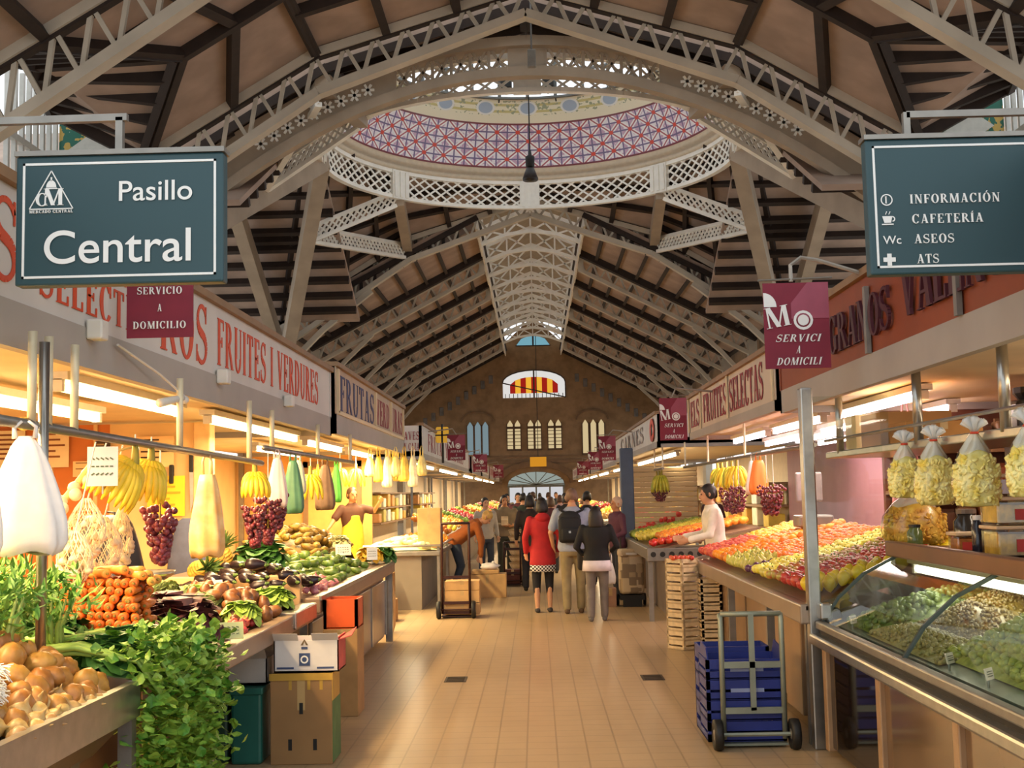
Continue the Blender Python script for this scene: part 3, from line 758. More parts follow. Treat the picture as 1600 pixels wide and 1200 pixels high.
# ================================================================ stalls
M_fasc = mat('grey_fascia', '#a39c93', .6, 0, .06, 2)
M_sign = mat('offwhite_sign', '#cdc8c0', .6, 0, .05, 2)
M_trim = mat('brown_trim', '#8a6a48', .6, 0, .12, 4)
M_soff = mat('canopy_soffit', '#d9c7a4', .7, 0, .05, 3)
M_ored = mat('orange_red_letter', '#cf4a22', .6, 0, .05)
M_dred = mat('dark_red_letter', '#8e2730', .6, 0, .05)
M_navy = mat('navy_letter', '#2b2a5c', .6, 0, .05)
M_deep = mat('deep_maroon_letter', '#471420', .6, 0, .05)
M_front = mat('brown_counter_panel', '#7d6650', .35, .15, .12, 3)
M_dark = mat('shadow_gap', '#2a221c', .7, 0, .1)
M_orange = mat('orange_board', '#cf7a35', .6, 0, .06, 3)
M_cream = mat('cream_board', '#e6c284', .6, 0, .05, 3)

def canopy(label, s, y0, y1, depth, ztop, zsign, zbot, m_sign, group=None, posts=(), fascia=M_fasc, xf=2.2):
    """s=-1 left of the aisle, +1 right; sign face towards the aisle at |x|=xf"""
    t = thing('stall_canopy', label, 'stall canopy', (s*(xf+depth/2), (y0+y1)/2, zbot), group)
    X = lambda a, b: (min(s*a, s*b), max(s*a, s*b))
    def bx(a, b, ya, yb, za, zb):
        x0, x1 = X(a, b); return MB().box((x0, ya, za), (x1, yb, zb))
    part('roof_slab', bx(xf+.05, xf+depth, y0, y1, zbot+.06, zbot+.16), M_soff, t)
    mb = bx(xf, xf+.06, y0, y1, zbot, zsign); x0, x1 = X(xf, xf+depth)
    mb.box((x0, y0, zbot), (x1, y0+.06, zsign)); mb.box((x0, y1-.06, zbot), (x1, y1, zsign)); part('fascia', mb, fascia, t)
    if m_sign:
        mb = bx(xf+.01, xf+.07, y0, y1, zsign, ztop); mb.box((x0, y0, zsign), (x1, y0+.05, ztop)); mb.box((x0, y1-.05, zsign), (x1, y1, ztop)); part('sign_panel', mb, m_sign, t)
        mb = bx(xf-.03, xf+.12, y0-.02, y1+.02, ztop, ztop+.05); part('cornice', mb, M_trim, t)
    for px, py in posts: part('post', MB().box((s*px-.04, py-.04, 0), (s*px+.04, py+.04, zbot+.06)), M_steel2, t)
    return t
def face_text(t, txt, s, y, z, size, width, m, xf=2.2, bold=False):
    """text on the aisle face; y is the end the reading starts from"""
    mb = MB()
    right = V((0, 1, 0)) if s < 0 else V((0, -1, 0))
    serif_text(mb, txt, (s*(xf+.008) if not bold else s*(xf+.005), y, z), right, (0, 0, 1), size, width)
    return part('lettering', mb, m, t)
# ---- left row
cl = canopy('long canopy over the near left vegetable stall, off-white sign with orange lettering', -1, 3.0, 13.1, 3.0, 3.05, 2.56, 2.36, M_sign, posts=((5.1, 3.1), (5.1, 12.9)))
face_text(cl, 'S', -1, 4.86, 2.63, .36, .26, M_ored)
face_text(cl, 'SELECTES', -1, 5.35, 2.63, .19, 1.5, M_ored)
face_text(cl, 'FRUITES', -1, 5.6, 2.86, .13, .95, M_ored)
face_text(cl, 'ROS', -1, 7.1, 2.6, .4, 1.05, M_ored)
face_text(cl, 'FRUITES I VERDURES', -1, 8.4, 2.64, .33, 3.95, M_ored)
mb = MB()
for y in (5.9, 8.35, 10.6): mb.bbox((-2.2, y, 2.5), (-2.12, y+.1, 2.6), .01)
part('bracket', mb, M_white, cl)
M_blurb = mat('beige_sign', '#b39a7e', .6, 0, .06, 3)
c2 = canopy('left canopy with navy and maroon lettering on framed panels, second along', -1, 13.4, 20.4, 2.8, 3.15, 2.62, 2.4, M_blurb, posts=((4.9, 13.6), (4.9, 20.2)))
face_text(c2, 'FRUTAS', -1, 13.75, 2.68, .4, 2.9, M_navy)
face_text(c2, 'VERD', -1, 16.9, 2.7, .36, 1.5, M_dred); face_text(c2, 'URAS', -1, 18.7, 2.7, .36, 1.5, M_dred)
mb = MB()
for y in (13.55, 16.75, 18.55, 20.25): mb.box((-2.215, y-.04, 2.64), (-2.18, y+.04, 3.13))
mb.box((-2.215, 13.5, 2.62), (-2.18, 20.3, 2.66)); part('panel_frame', mb, M_soff, c2)
c3 = canopy('left canopy ending in a white box sign, beige side with red lettering', -1, 23.7, 40, 2.6, 3.06, 2.52, 2.4, M_sign, posts=((4.7, 24), (4.7, 39.8)))
face_text(c3, 'FRUTAS Y VERDURAS', -1, 25, 2.6, .36, 12, M_dred)
mb = MB(); serif_text(mb, 'AVES', (-2.56, 23.69, 2.78), (1, 0, 0), (0, 0, 1), .16, .3); serif_text(mb, 'Y CAZA', (-2.56, 23.69, 2.58), (1, 0, 0), (0, 0, 1), .14, .3); part('end_lettering', mb, M_dred, c3)
# ---- right row
M_obrown = mat('orange_brown_sign', '#8a3d18', .6, 0, .08, 3)
r1 = canopy('near right canopy with orange-brown sign and dark maroon lettering', 1, 3.4, 10.9, 3.0, 3.08, 2.56, 2.36, M_obrown, posts=((5.1, 3.6), (5.1, 10.7)))
mb = MB()
right = (0, -1, 0)
serif_text(mb, 'GRANOS', (2.195, 8.95, 2.66), right, (0, 0, 1), .27, 1.55, gap=.02, th=.02); serif_text(mb, 'VALENCIA', (2.195, 7.15, 2.68), right, (0, 0, 1), .3, 2.0, gap=.02, th=.02)
part('lettering', mb, M_deep, r1)
mb = MB()
for y in (6.2, 7.9): mb.box((2.17, y, 2.56), (2.2, y+.05, 3.0))
part('conduit', mb, mat('grey_conduit', '#807a72', .5, .2), r1)
r2 = canopy('right canopy with white sign and dark red capitals, third from the far end', 1, 11.1, 17.4, 2.8, 2.98, 2.5, 2.4, mat('cream_sign', '#c9b9a4', .6, 0, .05, 2), posts=((4.9, 11.3), (4.9, 17.2)))
r2['label'] = 'right canopy with cream sign and dark red capitals, behind the orange-brown one'
mb = MB()
for txt, y, w in (('ELS', 17.2, .9), ('FRUITES', 15.9, 1.95), ('SELECTAS', 13.75, 2.05)): serif_text(mb, txt, (2.205, y, 2.56), right, (0, 0, 1), .36, w, gap=.04)
part('lettering', mb, M_dred, r2)
mb = MB()
for y in (17.35, 16.12, 13.85, 11.2): mb.box((2.185, y-.03, 2.5), (2.2, y+.03, 2.98))
part('panel_frame', mb, M_soff, r2)
r3 = canopy('white right canopy with a red ring emblem, beside the blue pillar', 1, 20.0, 31, 2.6, 2.95, 2.5, 2.4, M_sign, posts=((4.7, 20.2), (4.7, 30.8)), xf=2.0)
mb = MB()
for i in range(24):
    a, b = 2*PI*i/24, 2*PI*(i+1)/24
    mb.poly([(1.99, 20.75+r*1.9*math.cos(t), 2.72+r*math.sin(t)) for r, t in ((.2, a), (.2, b), (.1, b), (.1, a))], (-.006, 0, 0))
part('ring_emblem', mb, mat('emblem_red', '#c8452c', .6), r3)
face_text(r3, 'CARNES', 1, 28.5, 2.58, .3, 6, mat('faint_letter', '#8e8078', .6), xf=1.99)
tag(part('pillar', MB().bbox((1.42, 20.5, 0), (1.64, 20.7, 2.42), .02), mat('blue_grey_pillar', '#46546a', .5, 0, .06)), 'blue-grey square pillar at the corner of the right-hand stall', 'pillar')

# ---- lamps: fluorescent battens under the canopies
def batten(x, y0, y1, z, strength, col, label, group, energy=0, lcol=(1, .74, .42), along=(0, 1)):
    t = thing('fluorescent_lamp', label, 'lamp', (x, (y0+y1)/2, z), group)
    part('housing', MB().box((x-.06, y0, z+.035), (x+.06, y1, z+.08)), M_white, t)
    part('tube', MB().tube([(x, y0+.03, z), (x, y1-.03, z)], .028, 8), emitter('tube_%s_%d' % (col.strip('#'), strength), col, strength), t)
    mb = MB(); mb.box((x-.03, y0, z-.03), (x+.03, y0+.04, z+.04)); mb.box((x-.03, y1-.04, z-.03), (x+.03, y1, z+.04)); part('end_cap', mb, M_white, t)
    if energy:
        ld = bpy.data.lights.new('tube_light', 'AREA'); ld.shape = 'RECTANGLE'; ld.size = .12; ld.size_y = y1-y0; ld.energy = energy; ld.color = lcol
        lo = bpy.data.objects.new('tube_light', ld); COL.objects.link(lo); lo.parent = t; lo.location = (0, 0, -.05)
    return t
WARM = '#ffd890'
GL = 'fluorescent lamps under the near left canopy'
for i, (x, y0, y1, z, lb) in enumerate(((-2.62, 3.4, 5.6, 2.32, 'warm fluorescent lamp at the near end of the left canopy edge'), (-2.62, 6.6, 8.9, 2.34, 'warm fluorescent lamp just behind the left canopy edge above the bananas'),
        (-3.15, 6.1, 8.7, 2.3, 'warm fluorescent lamp above the cream partition in the left stall'), (-4.1, 4.6, 7.4, 2.3, 'warm fluorescent lamp deep inside the left stall by the posters'),
        (-2.55, 9.4, 12.9, 2.32, 'long bright fluorescent lamp past the left partition'), (-3.6, 4.2, 6.0, 2.34, 'warm fluorescent lamp deep inside the left stall at the frame edge'))):
    batten(x, y0, y1, z, 14, WARM, lb, GL, (110, 115, 95, 85, 130, 60)[i], (1, .70, .36))
for i, y in enumerate((14.2, 17.4)):
    batten(-2.7, y, y+2.6, 2.34, 14, '#ffe9b8', 'bright lamp under the second left canopy, %s one' % ('nearer', 'farther')[i], 'lamps under the second left canopy', 170, (1, .78, .42))
batten(-3.6, 15.5, 18.5, 2.34, 14, '#ffe9b8', 'bright lamp behind the vendor in the yellow apron', 'lamps under the second left canopy', 80, (1, .78, .42))
GR = 'fluorescent lamps over the right fruit stall'
for i, (x, y0, y1, z) in enumerate(((2.75, 8.6, 10.8, 2.33), (2.75, 11.6, 14.0, 2.34), (3.5, 10.2, 13.0, 2.33), (2.75, 14.4, 16.8, 2.34), (3.6, 14.2, 16.8, 2.33))):
    batten(x, y0, y1, z, 14, '#ffe6f0', ('pinkish white lamp over the red apples', 'pinkish white lamp over the mandarins', 'pinkish white lamp deep in the right fruit stall', 'pinkish white lamp over the far oranges', 'pinkish white lamp behind the hanging grapes')[i], GR, (27, 33, 28, 36, 30)[i], (1, .78, .6))
for i, (x, y0, y1) in enumerate(((3.2, 11.4, 13.6), (3.2, 14.2, 16.9), (3.95, 11.6, 14.0), (3.95, 14.4, 17.0))): batten(x, y0, y1, 2.3, 14, '#ffe6f6', 'mauve-white lamp deep in the right fruit stall, %s' % ('near inner one', 'far inner one', 'near outer one', 'far outer one')[i], GR)
for i, (x, y0, y1) in enumerate(((2.9, 4.2, 6.0), (3.4, 6.2, 8.2))):
    batten(x, y0, y1, 2.3, 9, '#ffe0b0', ('lamp over the olive display case, nearer one', 'lamp over the olive display case, farther one')[i], 'lamps over the olive display', (24, 26)[i], (1, .84, .66))
# ---- left stall interior
tag(part('stall_back_wall', MB().box((-5.3, 3.0, 0), (-5.2, 10.95, 2.4)), M_cream), 'cream back wall of the left stall behind the posters', 'wall panel')
pt = thing('stall_partition', 'orange and cream partition across the left stall behind the bananas', 'partition', (-4, 11, 0))
part('orange_panel', MB().box((-5.2, 10.97, 0), (-3.86, 11.03, 2.4)), M_orange, pt); part('cream_panel', MB().box((-3.86, 10.97, 0), (-3.08, 11.03, 2.4)), M_cream, pt)
part('end_post', MB().bbox((-3.08, 10.9, 0), (-2.93, 11.08, 2.4), .01), mat('pale_post', '#e2bd83', .5), pt)
mb = MB()
for x in (-4.75, -4.4, -4.0): mb.box((x, 10.94, .9), (x+.03, 10.97, 2.4))
part('batten_strip', mb, M_cream, pt)
def poster(name, x, y, z, w, h, col, label, lines, lc='#7a4a2a', title=None):
    t = thing(name, label, 'poster', (x, y, z), 'papers on the stall partition')
    part('sheet', MB().box((x, y-.012, z), (x+w, y-.004, z+h)), mat('paper_'+col.strip('#'), col, .7, 0, .04), t)
    mb = MB()
    for k in range(lines):
        zz = z+h*(.86-.75*k/max(1, lines)); mb.box((x+w*.12, y-.016, zz), (x+w*(.6+.28*((k*7) % 3)/2), y-.012, zz+h*.05))
    part('print', mb, mat('print_'+lc.strip('#'), lc, .7, 0, .05), t)
poster('poster', -4.92, 10.94, 2.02, .3, .34, '#efe2b6', 'cream poster with brown lettering, left of the two', 6)
poster('poster', -4.52, 10.94, 2.02, .3, .34, '#f0dcae', 'cream poster with brown lettering, right of the two', 5, '#8a5530')
poster('poster', -4.95, 10.94, 1.62, .34, .3, '#e7cf3c', 'yellow poster low on the left of the partition', 4)
poster('price_card', -4.18, 10.94, 1.93, .22, .14, '#f0cf96', 'small cream card on the orange panel', 2)
poster('poster', -3.6, 10.93, 2.0, .34, .28, '#eec78c', 'cream notice with black handwriting above the yellow sheet', 4, '#40281a')
poster('poster', -3.5, 10.93, 1.56, .34, .36, '#efc62e', 'yellow sheet on the cream partition', 5, '#c79a22')
poster('picture', -3.98, 10.93, 1.95, .14, .3, '#4a3a2c', 'dark calendar strip beside the cream notice', 3, '#b09a70')
# tools hung on the partition
for i, (x, lb) in enumerate(((-3.28, 'knife with black handle on the cream partition, left one'), (-3.1, 'knife with black handle on the cream partition, right one'))):
    t = thing('kitchen_knife', lb, 'knife', (x, 10.9, 1.55), 'knives on the partition')
    part('handle', MB().bbox((x-.02, 10.9, 1.85+i*.1), (x+.02, 10.94, 2.02+i*.1), .008), M_black, t); part('blade', MB().poly([(x-.02, 10.92, 1.86+i*.1), (x+.02, 10.92, 1.86+i*.1), (x+.025, 10.92, 1.6+i*.1), (x-.01, 10.92, 1.5+i*.1)], (0, .006, 0)), M_steel, t)
tag(part('apron', MB().lathe([(.05, 0), (.19, .02), (.17, .3), (.1, .62), (.04, .66)], 16, Matrix.Translation((-3.12, 10.85, .88)), 1, .3), mat('blue_grey_cloth', '#5d6480', .8, 0, .1, 10), smooth=True), 'blue-grey cloth hanging on the cream partition', 'cloth')

# ---- rails the bags hang from
def rail(label, x, y0, y1, z0, z1, hang, ztop, ball=True):
    t = thing('hanging_rail', label, 'rail', (x, (y0+y1)/2, z0), 'hanging rails')
    part('tube', MB().tube([(x, y0, z0), (x, y1, z1)], .022, 10), M_steel2, t, True)
    if ball: part('end_knob', MB().ball((x-.02, y0+1.1, z0-.01), .03), mat('brass', '#d6b25a', .3, .8), t, True)
    for y in hang: part('hanger', MB().tube([(x, y, z0+(z1-z0)*(y-y0)/(y1-y0)), (x, y, ztop)], .02, 8), mat('cream_pipe', '#e0d2b0', .4, .2), t, True)
rail('metal rail over the near left counter with bananas and bags', -2.1, 3.9, 9.3, 2.04, 1.97, (5.03, 5.2, 5.5, 7.15, 8.9), 2.42)
rail('second metal rail over the left counter, past the partition', -2.15, 9.6, 14.3, 2.1, 2.1, (9.9, 12.0, 14.1), 2.42, False)
sp = thing('spotlight', 'small white spotlight on an arm under the left canopy', 'spotlight', (-2.15, 7.0, 2.3))
part('arm', MB().tube([(-2.18, 6.3, 2.52), (-2.14, 6.9, 2.42), (-2.1, 7.25, 2.32)], .007, 6), M_white, sp); part('head', MB().tube([(-2.1, 7.2, 2.31), (-2.16, 6.95, 2.26)], [.02, .026], 10), M_white, sp, True); part('joint', MB().ball((-2.1, 7.25, 2.3), .026), M_white, sp, True)
# ---- left counters
def counter_front(mb, x, y0, y1, z0, z1, n, gap=.03):
    for i in range(n):
        a, b = y0+(y1-y0)*i/n+gap/2, y0+(y1-y0)*(i+1)/n-gap/2; mb.bbox((min(x, x+.03), a, z0), (max(x, x+.03), b, z1), .006)
t = thing('market_counter', 'near left counter with a steel-edged tray of potatoes and onions', 'counter', (-2.3, 4.1, 0))
part('body', MB().box((-2.9, 2.6, 0), (-1.95, 5.1, .74)), M_dark, t)
mb = MB(); counter_front(mb, -1.93, 2.6, 5.1, .06, .72, 3); part('front_panel', mb, M_front, t)
mb = MB(); mb.poly([(-1.75, 2.6, .86), (-1.75, 5.3, .86), (-2.95, 5.3, 1.12), (-2.95, 2.6, 1.12)], (0, 0, -.03)); part('tray', mb, M_steel, t)
mb = MB(); mb.box((-1.77, 2.6, .78), (-1.73, 5.32, .93)); mb.poly([(-1.74, 5.29, .8), (-2.3, 5.29, .92), (-2.3, 5.29, 1.02), (-1.74, 5.29, .93)], (0, .03, 0)); part('steel_lip', mb, M_steel, t)
mb = MB(); mb.poly([(-1.76, 2.6, .78), (-1.76, 5.28, .78), (-1.92, 5.28, .62), (-1.92, 2.6, .62)], (0, 0, .02)); part('apron_band', mb, mat('brown_steel', '#6e5848', .3, .5, .1, 4), t)
part('leg', MB().box((-1.8, 5.24, .0), (-1.74, 5.3, .8)), M_steel2, t)
part('pole', MB().tube([(-2.07, 5.08, .9), (-2.07, 5.08, 2.38)], .022, 10), M_steel, t, True, 'thin steel pole')
t = thing('market_counter', 'left counter with a brown ledge above the green and teal bins', 'counter', (-2.3, 7.8, 0))
part('tray', MB().poly([(-1.78, 6.1, .86), (-1.78, 9.4, .86), (-2.95, 9.4, 1.02), (-2.95, 6.1, 1.02)], (0, 0, -.03)), M_front, t)
mb = MB(); mb.bbox((-1.82, 5.6, .76), (-1.72, 9.35, .88), .01); part('ledge', mb, mat('brown_ledge', '#8f7660', .35, .2, .1, 4), t)
part('ledge_cap', MB().bbox((-1.83, 8.6, .78), (-1.7, 9.4, .9), .01), M_steel, t)
mb = MB(); mb.box((-2.95, 6.1, 0), (-2.6, 9.4, .85)); part('body', mb, M_dark, t)
for y in (6.42, 6.62, 9.34): part('leg', MB().box((-1.82, y-.025, 0), (-1.76, y+.025, .78)), M_steel, t)
part('side_panel', MB().box((-2.6, 6.75, 0), (-1.84, 6.8, .78)), mat('brown_side', '#6d5138', .7, 0, .15, 5), t)
t = thing('market_counter', 'left counter with grey-brown cabinet doors past the orange crate', 'counter', (-2.3, 12.1, 0))
part('body', MB().box((-2.9, 9.62, .06), (-1.82, 14.4, .8)), M_front, t)
for i in range(4):
    a = 9.7+i*1.18; dd = part('door', MB().bbox((-1.82, a, .1), (-1.79, a+1.1, .72), .008), mat('cabinet_door', '#8d7660', .3, .25, .1, 3), t)
    part('door_edge', MB().box((-1.79, a+1.02, .1), (-1.775, a+1.1, .72)), M_steel, dd)
mb = MB(); mb.bbox((-1.82, 9.55, .8), (-1.7, 14.55, .92), .01); part('ledge', mb, mat('brown_ledge', '#8f7660'), t); part('steel_rim', MB().box((-1.71, 9.55, .9), (-1.69, 14.55, .935)), M_steel, t)
part('display_bed', MB().poly([(-1.8, 9.6, .9), (-1.8, 14.5, .9), (-2.95, 14.5, 1.1), (-2.95, 9.6, 1.1)], (0, 0, -.03)), M_front, t)
part('end_board', MB().bbox((-2.98, 9.56, .86), (-1.86, 9.62, 1.1), .01), mat('tan_board', '#d9ae78', .5, 0, .06, 4), t)
part('corner_post', MB().box((-1.8, 14.42, 0), (-1.72, 14.5, .92)), M_steel, t)
t = thing('market_counter', 'grey-sided counter of the third left stall, side facing the camera', 'counter', (-1.95, 20, 0))
part('body', MB().box((-2.5, 18.3, 0), (-1.74, 22.6, .8)), mat('warm_grey_side', '#8f8474', .5, .1, .06, 3), t)
mb = MB(); mb.bbox((-2.6, 18.2, .8), (-1.45, 22.6, .87), .01); part('tray', mb, M_steel2, t)
mb = MB(); mb.tube([(-1.45, 18.2, .95), (-1.45, 22.6, .95)], .02); mb.tube([(-2.6, 18.2, .95), (-1.45, 18.2, .95)], .02); part('guard_rail', mb, M_steel, t)
for y in (18.25, 20, 22.5): part('leg', MB().box((-1.5, y-.02, 0), (-1.46, y+.02, .95)), M_steel2, t)
# ---- right counters
t = thing('market_counter', 'long right fruit counter with brown panels behind the hand truck', 'counter', (2.3, 11, 0))
part('body', MB().box((2.0, 8.2, .05), (2.9, 13.9, .8)), M_dark, t)
for i in range(5):
    a = 8.35+i*1.1; part('panel', MB().bbox((1.94, a, .08), (1.99, a+1.0, .78), .008), mat('right_panel', '#9a7b5c', .35, .2, .1, 3), t)
mb = MB(); mb.bbox((1.72, 8.15, .8), (1.84, 14.0, .93), .012); part('ledge', mb, mat('grey_ledge', '#9b8a78', .3, .4, .08, 4), t)
mb = MB(); mb.poly([(1.76, 8.15, .92), (1.76, 14.0, .92), (3.05, 14.0, 1.26), (3.05, 8.15, 1.26)], (0, 0, -.03)); part('display_bed', mb, M_front, t)
for y in (8.3, 9.7, 11.6, 13.85): part('post', MB().box((1.78, y-.03, 0), (1.84, y+.03, .8)), M_steel2, t)
part('end_panel', MB().bbox((1.84, 8.75, .1), (1.88, 9.3, .76), .01), mat('tan_door', '#9c7a56', .4, .1, .08, 3), t)
t = thing('market_counter', 'right counter fronted by a steel strip with round holes', 'counter', (2.0, 17.5, 0))
part('body', MB().box((1.75, 16.1, 0), (2.9, 20, .8)), mat('pink_grey_side', '#8b7d76', .4, .2, .08, 3), t)
mb = MB(); mb.bbox((1.42, 15.95, .78), (2.2, 16.05, .95), .01); mb.bbox((1.42, 16.05, .8), (1.5, 20, .95), .01); part('steel_strip', mb, M_steel2, t)
for k in range(6): part('hole', MB().lathe([(.035, 0), (.035, .01)], 12, Matrix.Translation((1.5+k*.12, 15.95, .87)) @ Matrix.Rotation(PI/2, 4, 'X')), M_black, t)
part('display_bed', MB().poly([(1.46, 16.0, .92), (1.46, 20, .92), (2.9, 20, 1.2), (2.9, 16.0, 1.2)], (0, 0, -.03)), M_front, t)
for y in (16.1, 19.8): part('leg', MB().box((1.44, y-.03, 0), (1.5, y+.03, .8)), M_steel2, t)
tag(part('roller_shutter', (lambda m: [m.bbox((1.72, 22.0, .95+k*.09), (2.9, 22.05, 1.035+k*.09), .015) for k in range(13)] and m)(MB()), mat('beige_shutter', '#cdb68c', .5, 0, .04, 2)), 'beige roller shutter behind the right banana bunches', 'shutter')
# rail with hangers over the right fruit
t = thing('hanging_rail', 'metal rail over the right fruit stall with banana bunches', 'rail', (2.4, 15, 2.05), 'hanging rails')
part('tube', MB().tube([(2.4, 10.5, 2.06), (2.4, 19.8, 2.06)], .02, 8), M_steel2, t)
for y in (11, 14, 17, 19.6): part('hanger', MB().tube([(2.4, y, 2.06), (2.4, y, 2.46)], .015, 6), mat('cream_pipe', '#e0d2b0'), t)
t = thing('hanging_rail', 'short metal rail at the blue pillar stall with greenish bananas', 'rail', (2.1, 20.8, 2.06), 'hanging rails')
part('tube', MB().tube([(2.1, 20.15, 2.06), (2.1, 21.6, 2.06)], .02, 8), M_steel2, t)
for y in (20.2, 21.55): part('hanger', MB().tube([(2.1, y, 2.06), (2.1, y, 2.47)], .015, 6), mat('cream_pipe', '#e0d2b0'), t)
# ---- glass display case on the right
t = thing('display_case', 'glass-fronted display case of olives and pulses at the right edge', 'display case', (2.4, 6, 0))
part('body', MB().box((1.88, 3.0, .04), (3.3, 8.0, .68)), M_dark, t)
mref = mat('glossy_brown_panel', '#7a6046', .12, .35, .08, 3)
for i in range(4):
    a = 7.9-1.22*(i+1); part('front_panel', MB().bbox((1.83, a+.03, .06), (1.87, a+1.19, .68), .006), mat('dark_mirror_panel', '#2e2520', .06, .5, .08) if i == 0 else mref, t)
    part('front_post', MB().bbox((1.8, a+1.17, .04), (1.86, a+1.25, .7), .008), mat('tan_post', '#a58462', .35, .2, .08), t)
mb = MB(); mb.bbox((1.76, 3.0, .68), (1.9, 8.1, .75), .015); part('steel_edge', mb, M_steel, t); part('dark_channel', MB().box((1.82, 3.0, .75), (1.88, 8.05, .8)), M_black, t)
part('sill', MB().bbox((1.8, 3.0, .78), (1.86, 8.08, .83), .01), M_steel2, t)
gl = glass('case_glass', '#e2efe6', .93)
mb = MB(); q = [(1.84, .82), (1.95, .98), (2.12, 1.13), (2.38, 1.26)]
for (a, za), (b, zb) in zip(q, q[1:]): mb.add([(a, 3.0, za), (a, 8.05, za), (b, 8.05, zb), (b, 3.0, zb)], [(0, 1, 2, 3)])
part('curved_glass', mb, gl, t, True)
mb = MB(); mb.poly([(1.84, 8.06, .82), (1.95, 8.06, .98), (2.12, 8.06, 1.13), (2.38, 8.06, 1.26), (3.2, 8.06, 1.26), (3.2, 8.06, .82)]); part('end_glass', mb, gl, t)
for y in (8.05, 6.3, 4.6):
    mb = MB()
    for (a, za), (b, zb) in zip(q, q[1:]): mb.bar((a, y, za), (b, y, zb), .02, .02)
    part('glass_joint', mb, mat('dark_joint', '#4c5450', .3, .5), t)
mb = MB(); mb.bbox((2.3, 3.0, 1.26), (3.2, 8.1, 1.3), .01); mb.bbox((2.28, 3.0, 1.24), (2.34, 8.1, 1.34), .01); part('top_shelf', mb, mat('brown_shelf', '#6e4c3a', .3, .3, .1, 4), t)
batten(2.42, 3.2, 7.9, 1.17, 6, '#fff2dc', 'slim lamp added under the brown shelf to light the inside of the glass case', 'lamps over the olive display', 11, (1, .9, .75))  # added lamp, so the mounds behind the glass show up
part('display_bed', MB().poly([(1.9, 3.0, .82), (1.9, 8.0, .82), (3.2, 8.0, 1.05), (3.2, 3.0, 1.05)], (0, 0, -.03)), mat('grey_tray', '#8f948c', .3, .5), t)
part('back_panel', MB().box((3.2, 3.0, .8), (3.25, 8.05, 1.26)), mat('back_mirror', '#6d6254', .1, .7), t)
part('corner_post', MB().bbox((1.77, 8.1, 0), (1.85, 8.2, 2.36), .01), M_steel, t)
part('end_pane', MB().add([(1.85, 8.12, .95), (2.35, 8.12, .95), (2.35, 8.12, 2.3), (1.85, 8.12, 2.3)], [(0, 1, 2, 3)]), glass('pane_glass', '#e6eee8', .96), t)
part('clamp', MB().bbox((1.82, 8.0, .84), (1.9, 8.12, .95), .015), M_steel, t)
s = thing('overhead_shelf', 'steel shelf hung over the olive display, bags tied along its edge', 'shelf', (2.6, 7.5, 1.9))
part('board', MB().bbox((2.3, 3.5, 1.92), (2.95, 9.7, 1.97), .008), M_steel, s)
part('guard_bar', MB().tube([(2.3, 3.5, 2.06), (2.3, 9.7, 2.06)], .012, 6), M_steel, s)
for y in (9.3, 7.4, 6.03, 4.6): part('hanger', MB().tube([(2.32, y, 1.95), (2.32, y, 2.44)], .028, 10), M_steel, s, True)
tag(part('stall_back_wall', MB().box((4.2, 3.4, 0), (4.3, 10.9, 2.42)), mat('brown_tile_wall', '#8a5236', .6, 0, .1, 2)), 'dark brown back wall of the right display stall', 'wall panel')
tag(part('stall_back_wall', MB().box((4.4, 11.1, 0), (4.5, 21.4, 2.42)), mat('mauve_wall', '#a5727a', .6, 0, .08, 2)), 'mauve back wall behind the right fruit stall', 'wall panel')
tag(part('stall_back_wall', MB().box((-5.1, 13.4, 0), (-5.0, 20.4, 2.42)), M_cream), 'cream back wall behind the vendor in the yellow apron', 'wall panel')
pt = thing('stall_partition', 'dark brown partition with shelves of dried goods at the back of the display stall', 'partition', (3.6, 10.95, 0))
part('panel', MB().box((3.1, 10.9, 0), (4.2, 10.97, 2.38)), mat('dark_brown_board', '#6b3c28', .6, 0, .1, 3), pt)
DG = ('#b5763a', '#8a4a2a', '#c9a04a', '#5d4030', '#a8562e', '#d2b27a', '#7a5a3a', '#93402c')
for k, z in enumerate((.95, 1.3, 1.65, 2.0)):
    part('shelf', MB().box((3.1, 10.6, z-.03), (4.2, 10.9, z)), M_trim, pt)
    for i in range(6):
        col = DG[(i*3+k*5) % 8]; x = 3.13+i*.178; h = .16+.08*((i+k) % 3)/2
        t2 = thing('goods_packet', '%s packet on the %s shelf of the dark brown partition' % (('amber', 'russet', 'golden', 'umber', 'rust', 'straw', 'olive brown', 'brick')[(i*3+k*5) % 8], ('lowest', 'second', 'third', 'top')[k]), 'packet', (x+.08, 10.74, z), 'packets on the partition shelves')
        part('pouch', MB().bbox((x, 10.66, z), (x+.15, 10.82, z+h), .025), mat('packet_'+col.strip('#'), col, .45, 0, .15, 9), t2, True); part('seal', MB().box((x+.01, 10.72, z+h-.01), (x+.15, 10.76, z+h+.025)), mat('packet_'+col.strip('#'), col), t2)
pt = thing('stall_partition', 'orange partition with a doorway behind the vendor in the yellow apron', 'partition', (-4, 20.4, 0))
part('panel', MB().box((-5.0, 20.38, 0), (-2.75, 20.44, 2.42)), mat('amber_board', '#e0a95c', .6, 0, .06), pt); part('door_frame', (lambda m: (m.box((-3.0, 20.34, 0), (-2.92, 20.4, 2.3)), m.box((-3.9, 20.34, 0), (-3.82, 20.4, 2.3)), m.box((-3.9, 20.34, 2.2), (-2.92, 20.4, 2.3)), m)[-1])(MB()), M_trim, pt)

